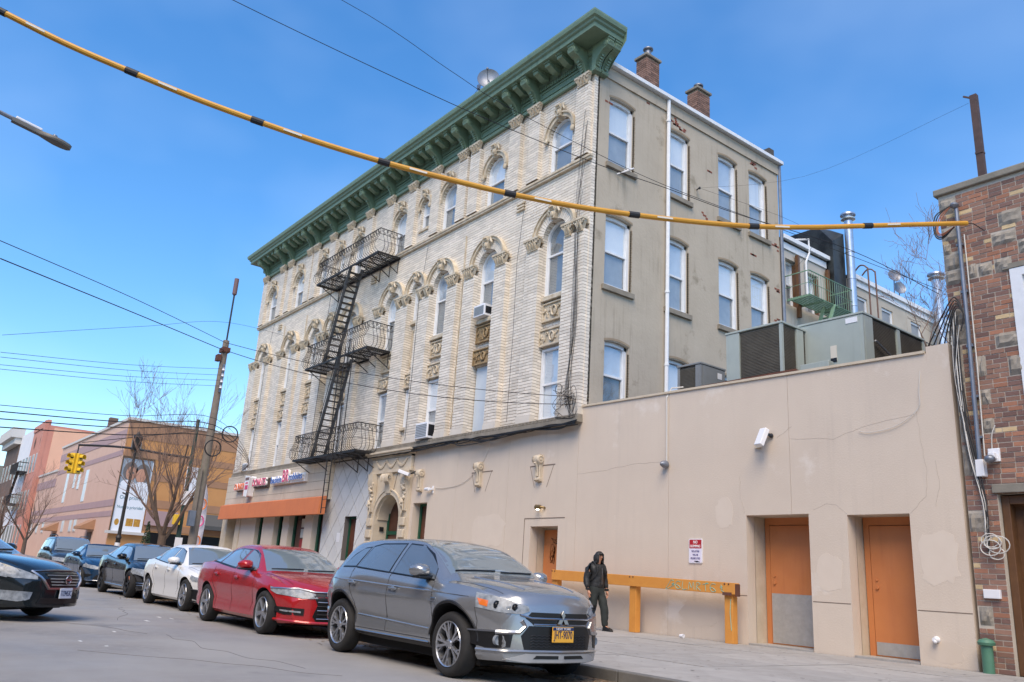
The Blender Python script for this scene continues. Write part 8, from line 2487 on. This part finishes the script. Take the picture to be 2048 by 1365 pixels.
obj('conductor', MB().tube([tuple(path_[-1]), (10.29, -0.4, 7.385), (10.3, 0.0, 7.38)], 0.008, 6), 'wire_black', hose)

# ---------------------------------------------------------------- overhead wires
def wire(label, pts, r=0.012, n=6):
    o = obj('overhead_wire', MB().tube([tuple(p) for p in catmull(pts, n)], r * 0.75, 4), 'wire_black')
    return setprops(o, label, 'wire', 'overhead wires')
wire('upper of two thin wires falling from the top edge across the cornice', [(3.9, -14.0, 10.6), (5.41, -10.38, 9.45), (6.1, -8.71, 8.62), (6.4, -7.98, 8.26), (7.02, -6.49, 7.72), (7.55, -5.21, 7.34), (8.4, -3.0, 6.95), (9.6, -0.25, 6.35)], 0.007)
wire('lower of two thin wires falling from the top edge across the cornice', [(3.8, -13.9, 9.9), (4.69, -11.79, 9.1), (6.04, -8.62, 8.1), (6.94, -6.51, 7.57), (7.51, -5.17, 7.33), (8.03, -3.94, 7.1), (8.87, -1.97, 6.82), (9.58, -0.3, 6.27)], 0.009)
PT = (-9.55, -6.6, 7.6)
wire('topmost left wire running from the sky to the timber pole top', [(-2.0, -13.55, 6.62), (-5.6, -10.2, 7.15), PT], 0.012)
wire('second left wire running to the timber pole top', [(-2.0, -13.47, 6.27), (-5.6, -10.1, 6.78), (-9.55, -6.6, 7.35)], 0.016)
wire('thin left wire passing above the timber pole', [(-3.8, -13.0, 5.2), (-7, -9.6, 6.9), (-9.6, -6.6, 8.3), (-14, -2.0, 9.5), (-16, -0.1, 9.8)], 0.006)
wire('service wire from the timber pole to the tenement corner, upper', sag((-9.5, -6.6, 7.6), (-0.1, -0.25, 5.75), 0.28, 12), 0.012, 1)
wire('service wire from the timber pole to the tenement corner, lower', sag((-9.5, -6.6, 7.35), (-0.15, -0.25, 5.55), 0.42, 12), 0.014, 1)
for k, (z0, z1) in enumerate(((4.84, 6.75), (4.74, 6.55), (4.58, 6.38), (4.49, 6.2))):
    wire(['highest', 'second', 'third', 'lowest'][k] + ' of four thin parallel wires at the left edge of the sky', [(-3.82, -12.95 + 0.02 * k, z0), (-6.8, -9.8, (z0 + z1) / 2 - 0.05), (-9.5, -6.6, z1)], 0.007)
for k, (z0, z1) in enumerate(((3.78, 5.15), (3.65, 4.95), (3.50, 4.80), (3.33, 4.60))):
    wire(['highest', 'second', 'third', 'lowest'][k] + ' of four heavy cables crossing in front of the brick hall', [(-4.0, -12.72 + 0.03 * k, z0), (-6.8, -9.7, (z0 + z1) / 2 - 0.06), (-9.4, -6.6, z1), (-15.5, -3.2, 4.9 - 0.06 * k), (-24.5, -0.2, 5.3)], 0.016 if k else 0.010)
wire('thin guy wire from the rusty roof post to the stucco side', [(10.2, 0.2, 10.1), (5, 3.0, 11.6), (0.14, 4.7, 13.66)], 0.0035)
wire('thin wire from the stucco side anchor down behind the rooftop units', [(0.14, 4.7, 13.66), (2.0, 8.0, 12.6), (0.3, 9.5, 12.0)], 0.006)

# ---------------------------------------------------------------- timber utility pole
mat('pole_wood', S(142, 130, 116), 0.9, col2=S(118, 106, 94), vs=5, bump=0.7, bs=18, streak=S(104, 110, 76))
up = thing('utility_pole', 'tall weathered timber utility pole with a steel top rod', 'utility pole', (-9.62, -6.6, 0))
obj('shaft', MB().tube([(-9.66, -6.6, 0), (-9.64, -6.6, 3.0), (-9.62, -6.6, 7.7)], [0.135, 0.125, 0.095], 14), 'pole_wood', up, smooth=True)
obj('steel_rod', MB().tube([(-9.6, -6.6, 7.5), (-9.6, -6.6, 9.25)], 0.028, 8), 'dark_metal', up)
obj('antenna', MB().lathe([(0.0, 9.2), (0.03, 9.22), (0.072, 9.27), (0.072, 9.80), (0.0, 9.82)], 14, (-9.6, -6.6, 0)), mat('antenna_brown', S(112, 88, 88), 0.7), up, smooth=True)
obj('top_bracket', MB().box(-9.8, -9.44, -6.72, -6.48, 7.3, 7.45).box(-9.75, -9.5, -6.82, -6.7, 7.0, 7.2), 'rust_beam', up)
obj('insulator_rack', MB().box(-9.52, -9.46, -6.62, -6.56, 6.0, 6.9), 'grey_metal', up)
for k in range(4): obj('insulator', MB().lathe([(0.0, 0), (0.05, 0), (0.035, 0.04), (0.05, 0.08), (0, 0.08)], 10, (-9.42, -6.6, 6.12 + 0.19 * k)), 'white_plastic', up, smooth=True)
obj('cable_guard', MB().box(-9.56, -9.46, -6.80, -6.70, 2.2, 3.6), 'pole_wood', up)
obj('meter_box', MB().box(-9.52, -9.32, -6.90, -6.72, 1.9, 2.35), 'grey_metal', up, bevel=0.01)
for k in range(2): obj('cable_coil', MB().tube([(-9.2 + 0.02 * k, -6.15 - 0.45 * k + 0.24 * math.cos(t * PI / 10), 4.72 - 0.5 * k + 0.24 * math.sin(t * PI / 10)) for t in range(21)], 0.02, 5), 'wire_black', up)

# ---------------------------------------------------------------- traffic signal on its mast arm
mat('signal_yellow', S(226, 184, 50), 0.5); mat('signal_green', S(40, 62, 52), 0.5); mat('signal_lens', S(40, 30, 28), 0.3)
tsg = thing('traffic_signal', 'yellow three lens traffic signal cluster hanging from a curved mast arm', 'traffic light', (-27.5, -1.8, 0))
obj('pole', MB().tube([(-27.5, -1.8, 0), (-27.5, -1.8, 8.0)], [0.13, 0.09], 12), 'signal_green', tsg, smooth=True)
obj('mast_arm', MB().tube([tuple(p) for p in catmull([(-27.5, -1.8, 6.0), (-28.8, -2.7, 6.15), (-31.2, -4.3, 6.5), (-33.9, -6.0, 6.62)], 6)], 0.06, 8).tube([(-27.5, -1.8, 7.4), (-33.7, -5.9, 6.75)], 0.02, 5), 'black_iron', tsg, smooth=True)
obj('hanger', MB().tube([(-33.9, -6.0, 6.6), (-33.9, -6.0, 6.15)], 0.035, 6), 'black_iron', tsg)
sc_c = Vector((-33.9, -6.0, 5.6))
for k in range(4):
    a = math.radians(35 + 90 * k)
    d = Vector((math.cos(a), math.sin(a), 0)); s2 = Vector((-d.y, d.x, 0))
    c = sc_c + d * 0.20
    hd = obj('signal_head', MB().obox(c, d * 0.10, s2 * 0.17, Vector((0, 0, 0.54))), 'signal_yellow', tsg, bevel=0.02)
    for q in range(3):
        z = sc_c.z + 0.35 - 0.35 * q
        T_ = lambda x, y, zz, c=c, d=d, s2=s2, z=z: tuple(Vector((c.x, c.y, z)) + s2 * x + Vector((0, 0, 1)) * y + d * zz)
        obj('visor', MB(T_).lathe([(0.125, 0.10), (0.135, 0.34), (0.13, 0.34), (0.12, 0.10)], 16, a0=-0.4, a1=PI + 0.4), 'signal_yellow', hd, smooth=True)
        obj('lens', MB(T_).lathe([(0.0, 0.11), (0.115, 0.102)], 16), 'signal_lens', hd)
obj('pedestrian_signal', MB().box(-27.45, -27.1, -2.25, -1.95, 2.6, 3.1), 'signal_yellow', tsg, bevel=0.02)
ss_ = obj('parking_sign', MB().box(-27.34, -27.32, -2.0, -1.6, 3.6, 4.3), 'white_plastic'); setprops(ss_, 'upper white sign plate on the dark green signal pole', 'sign')
ss_ = obj('parking_sign', MB().box(-27.34, -27.32, -1.98, -1.62, 1.2, 2.0), 'white_plastic'); setprops(ss_, 'lower white notice wrapped on the dark green signal pole', 'sign')

# ---------------------------------------------------------------- black lamp post
lp = thing('lamp_post', 'slim black lamp post with white sticker beside the parked cars', 'lamp post', (-21.2, -6.0, 0))
obj('base', MB().lathe([(0.22, 0.0), (0.22, 0.25), (0.16, 0.35), (0.14, 0.9), (0.17, 0.95), (0.10, 1.05), (0.09, 1.6), (0.12, 1.65), (0.075, 1.75)], 14, (-21.2, -6.0, 0)), 'black_iron', lp, smooth=True)
obj('shaft', MB().tube([(-21.2, -6.0, 1.7), (-21.2, -6.0, 5.3)], [0.075, 0.05], 10), 'black_iron', lp, smooth=True)
obj('sticker', MB().lathe([(0.112, 1.15), (0.105, 1.45)], 14, (-21.2, -6.0, 0)), 'white_plastic', lp, smooth=True)
obj('bracket', MB().tube([(-21.2, -6.0, 3.4), (-21.1, -6.2, 3.45)], 0.03, 6), 'black_iron', lp)
obj('lantern', MB().lathe([(0.05, 5.25), (0.16, 5.35), (0.20, 5.75), (0.22, 5.8), (0.05, 6.0), (0.0, 6.1)], 12, (-21.2, -6.0, 0)), 'black_iron', lp, smooth=True)

# ---------------------------------------------------------------- street light head at the upper left
D0 = Vector((-0.02, 0.86, -0.52)).normalized()
hd0 = Vector((5.309, -14.075, 5.745)); hd1 = Vector((5.298, -13.465, 5.635))
sl = thing('street_light', 'grey LED street light head reaching in at the upper left', 'street light', (4.6, -16.9, 0))
dv = (hd1 - hd0).normalized(); sv = dv.cross(Vector((0, 0, 1))).normalized(); uv_ = sv.cross(dv)
def q3(a, b, c): return tuple(hd0 + (dv * a + sv * b + uv_ * c) * 0.64)
obj('arm', MB().tube([q3(0.1, 0, 0.03), q3(-0.6, 0, 0.03), (5.33, -15.2, 5.96), (5.3, -16.9, 6.1)], 0.026, 8), 'grey_metal', sl, smooth=True)
mb = MB(q3)
prof = [(-0.06, 0.06), (0.30, 0.06), (0.42, 0.055), (0.55, 0.10), (0.68, 0.135), (0.82, 0.13), (0.93, 0.09), (0.98, 0.02)]
vs_, fs = [], []
for (x, w) in prof: vs_ += [(x, -w, 0.0), (x, -w * 0.8, 0.05), (x, w * 0.8, 0.05), (x, w, 0.0), (x, w * 0.9, -0.03), (x, -w * 0.9, -0.03)]
for i in range(len(prof) - 1):
    for k in range(6): fs.append((i * 6 + k, i * 6 + (k + 1) % 6, (i + 1) * 6 + (k + 1) % 6, (i + 1) * 6 + k))
fs += [tuple(range(6)), tuple(range(len(prof) * 6 - 6, len(prof) * 6))]
mb.add(vs_, fs)
obj('head', mb, mat('lamp_head', S(104, 100, 92), 0.5, 0.3), sl, smooth=True)
obj('driver_cover', MB(q3).box(-0.02, 0.44, -0.055, 0.055, 0.045, 0.10), 'white_plastic', sl, bevel=0.01)
obj('photocell', MB(q3).lathe([(0.04, 0.05), (0.04, 0.11), (0.0, 0.12)], 12, (0.66, 0, 0)), 'grey_metal', sl, smooth=True)
obj('pole', MB().tube([(4.6, -19.6, 0), (4.9, -19.6, 6.2), (5.1, -18.4, 6.2), (5.3, -16.9, 6.1)], [0.11, 0.08, 0.05, 0.034], 10), 'grey_metal', sl, smooth=True)

# ---------------------------------------------------------------- bare winter trees
mat('bark', S(112, 94, 80), 0.95, col2=S(84, 70, 60), vs=8, bump=0.7, bs=25); mat('twig', S(142, 116, 100), 0.9, col2=S(118, 96, 84), vs=4)
def bare_tree(name, label, base, h, spread, seed, lean=(0, 0), fork=0.28, r0=0.16, levels=4, density=1.0, up=0.75):
    r = random.Random(seed)
    t = thing(name, label, 'tree', base)
    tr, cr = MB(), MB()
    B = Vector(base)
    top = B + Vector((lean[0] * fork, lean[1] * fork, h * fork))
    tr.tube([tuple(B), tuple(B.lerp(top, 0.5) + Vector((r.uniform(-.04, .04), r.uniform(-.04, .04), 0))), tuple(top)], [r0 * 1.15, r0, r0 * 0.85], 10)
    def grow(p, d, L, rad, lev):
        n = 5
        pts, rs_ = [p], [rad]
        q = p
        for k in range(n):
            d = (d + Vector((r.uniform(-.16, .16), r.uniform(-.16, .16), r.uniform(-.02, .14)))).normalized()
            q = q + d * L / n
            pts.append(q); rs_.append(max(0.0035, rad * (1 - 0.70 * (k + 1) / n)))
        (tr if lev == 0 else cr).tube([tuple(a) for a in pts], rs_, 6 if lev < 2 else 4, cap=False)
        if lev >= levels: return
        nb_ = int((r.randint(3, 5) + (1 if lev == 0 else 0)) * density)
        for k in range(nb_):
            i = r.randint(1, n)
            a = r.uniform(0, 2 * PI)
            side_ = d.orthogonal().normalized(); s2_ = d.cross(side_)
            ang = r.uniform(0.35, 0.85)
            nd = (d * math.cos(ang) + (side_ * math.cos(a) + s2_ * math.sin(a)) * math.sin(ang))
            nd = (nd + Vector((0, 0, 0.22 * up))).normalized()
            grow(pts[i], nd, L * r.uniform(0.45, 0.68), max(0.004, rs_[i] * r.uniform(0.5, 0.7)), lev + 1)
    nl = r.randint(4, 5)
    for k in range(nl):
        a = 2 * PI * k / nl + r.uniform(-.3, .3)
        d = Vector((math.cos(a) * spread, math.sin(a) * spread, 1.0)).normalized()
        grow(top - Vector((0, 0, r.uniform(0, h * 0.06))), d, (h - h * fork) * r.uniform(0.62, 0.8), r0 * r.uniform(0.45, 0.62), 0)
    obj('trunk', tr, 'bark', t, smooth=True)
    o = obj('crown', cr, 'twig', t, smooth=True, angle=180)
    return t
bare_tree('street_tree', 'bare branching street tree beside the timber pole', (-15.0, -6.0, 0), 6.6, 0.42, 12, fork=0.26, r0=0.16, density=1.02)
bare_tree('street_tree', 'smaller bare street tree far down the street at the left', (-46.5, -5.8, 0), 5.6, 0.55, 5, fork=0.30, r0=0.13, levels=3, density=1.2)
bare_tree('street_tree', 'second distant bare tree at the extreme left edge', (-62.0, -5.5, 0), 6.4, 0.5, 8, fork=0.30, r0=0.14, levels=3, density=1.2)
bare_tree('yard_tree', 'bare backyard tree whose branches spread above the rooftop units', (8.9, 7.4, 0), 9.7, 0.95, 23, lean=(-3.0, -1.0), fork=0.60, r0=0.12, density=1.2, up=0.1)

# small evergreens in planters and the feather flag
mat('evergreen', S(62, 84, 56), 0.8, col2=S(44, 64, 42), vs=8, tint=0.4)
def evergreen(label, x, y, h):
    t = thing('small_evergreen', label, 'shrub', (x, y, 0), group='small evergreens by the brick hall')
    obj('planter', MB().lathe([(0.25, 0), (0.34, 0.55), (0.30, 0.55), (0.0, 0.5)], 12, (x, y, 0)), 'hvac_grey', t, smooth=True)
    r = random.Random(int(x * 10)); mb = MB()
    for k in range(900):
        z = r.random() ** 1.2
        rad = 0.46 * (1 - z) ** 0.8 * r.uniform(0.55, 1.05) + 0.03; a = r.uniform(0, 2 * PI)
        c = Vector((x + rad * math.cos(a), y + rad * math.sin(a), 0.5 + z * (h - 0.5)))
        u = Vector((r.uniform(-1, 1), r.uniform(-1, 1), r.uniform(-.3, 1))).normalized() * 0.07; w = u.orthogonal().normalized() * 0.03
        mb.tint = r.random(); mb.quad(c - u, c - w, c + u, c + w)
    o = obj('foliage', mb, 'evergreen', t)
    obj('stem', MB().tube([(x, y, 0.5), (x, y, h * 0.9)], [0.04, 0.01], 6), 'bark', t)
evergreen('conical evergreen below the tall poster', -46.5, 1.6, 3.4)
evergreen('conical evergreen left of the shop pillars', -46.5, 7.0, 3.3)
mat('flag_white', S(232, 226, 230), 0.7); mat('flag_pink', S(222, 90, 150), 0.7); mat('flag_orange', S(232, 130, 60), 0.7)
ff = thing('feather_flag', 'white feather flag with pink and orange doughnut print beside the pole', 'flag', (-12.3, -5.85, 0))
obj('pole', MB().tube([tuple(p) for p in catmull([(-12.3, -5.85, 0), (-12.3, -5.85, 2.6), (-12.28, -5.80, 3.4), (-12.25, -5.62, 3.75)], 6)], [0.02] * 19, 6), 'grey_metal', ff)
fv, ff_ = [], []
for k in range(15):
    z = 0.7 + 2.95 * k / 14
    w = 0.36 if k < 11 else 0.36 * (1 - ((k - 10) / 4.6) ** 2)
    bl = 0.05 * math.sin(k * 0.7)
    fv += [(-12.3 + bl, -5.84, z), (-12.3 + bl * 0.4, -5.84 + w / 2, z), (-12.3 - bl, -5.84 + w, z)]
for k in range(14):
    for q in range(2): ff_.append((k * 3 + q, k * 3 + q + 1, k * 3 + q + 4, k * 3 + q + 3))
fl = obj('cloth', MB().add(fv, ff_), 'flag_white', ff, smooth=True); sdm = fl.modifiers.new('thick', 'SOLIDIFY'); sdm.thickness = 0.004
pm_ = MB()
for (z, m_) in ((2.75, 'flag_orange'), (2.2, 'flag_pink'), (1.55, 'flag_orange')):
    obj('printed_ring', MB().tube([(-12.235, -5.66 + 0.11 * math.cos(a * PI / 9), z + 0.16 * math.sin(a * PI / 9)) for a in range(19)], 0.022, 5), m_, fl)
text_obj('printed_word', 'get yours', 0.14, lambda u, v, w: (-12.232 + w, -5.66 + u, 1.1 + v), 'flag_pink', fl, extrude=0.002, fit=0.28) if False else None
obj('printed_band', MB().box(-12.24, -12.235, -5.82, -5.52, 1.02, 1.08).box(-12.24, -12.235, -5.82, -5.56, 1.14, 1.20), 'flag_pink', fl)
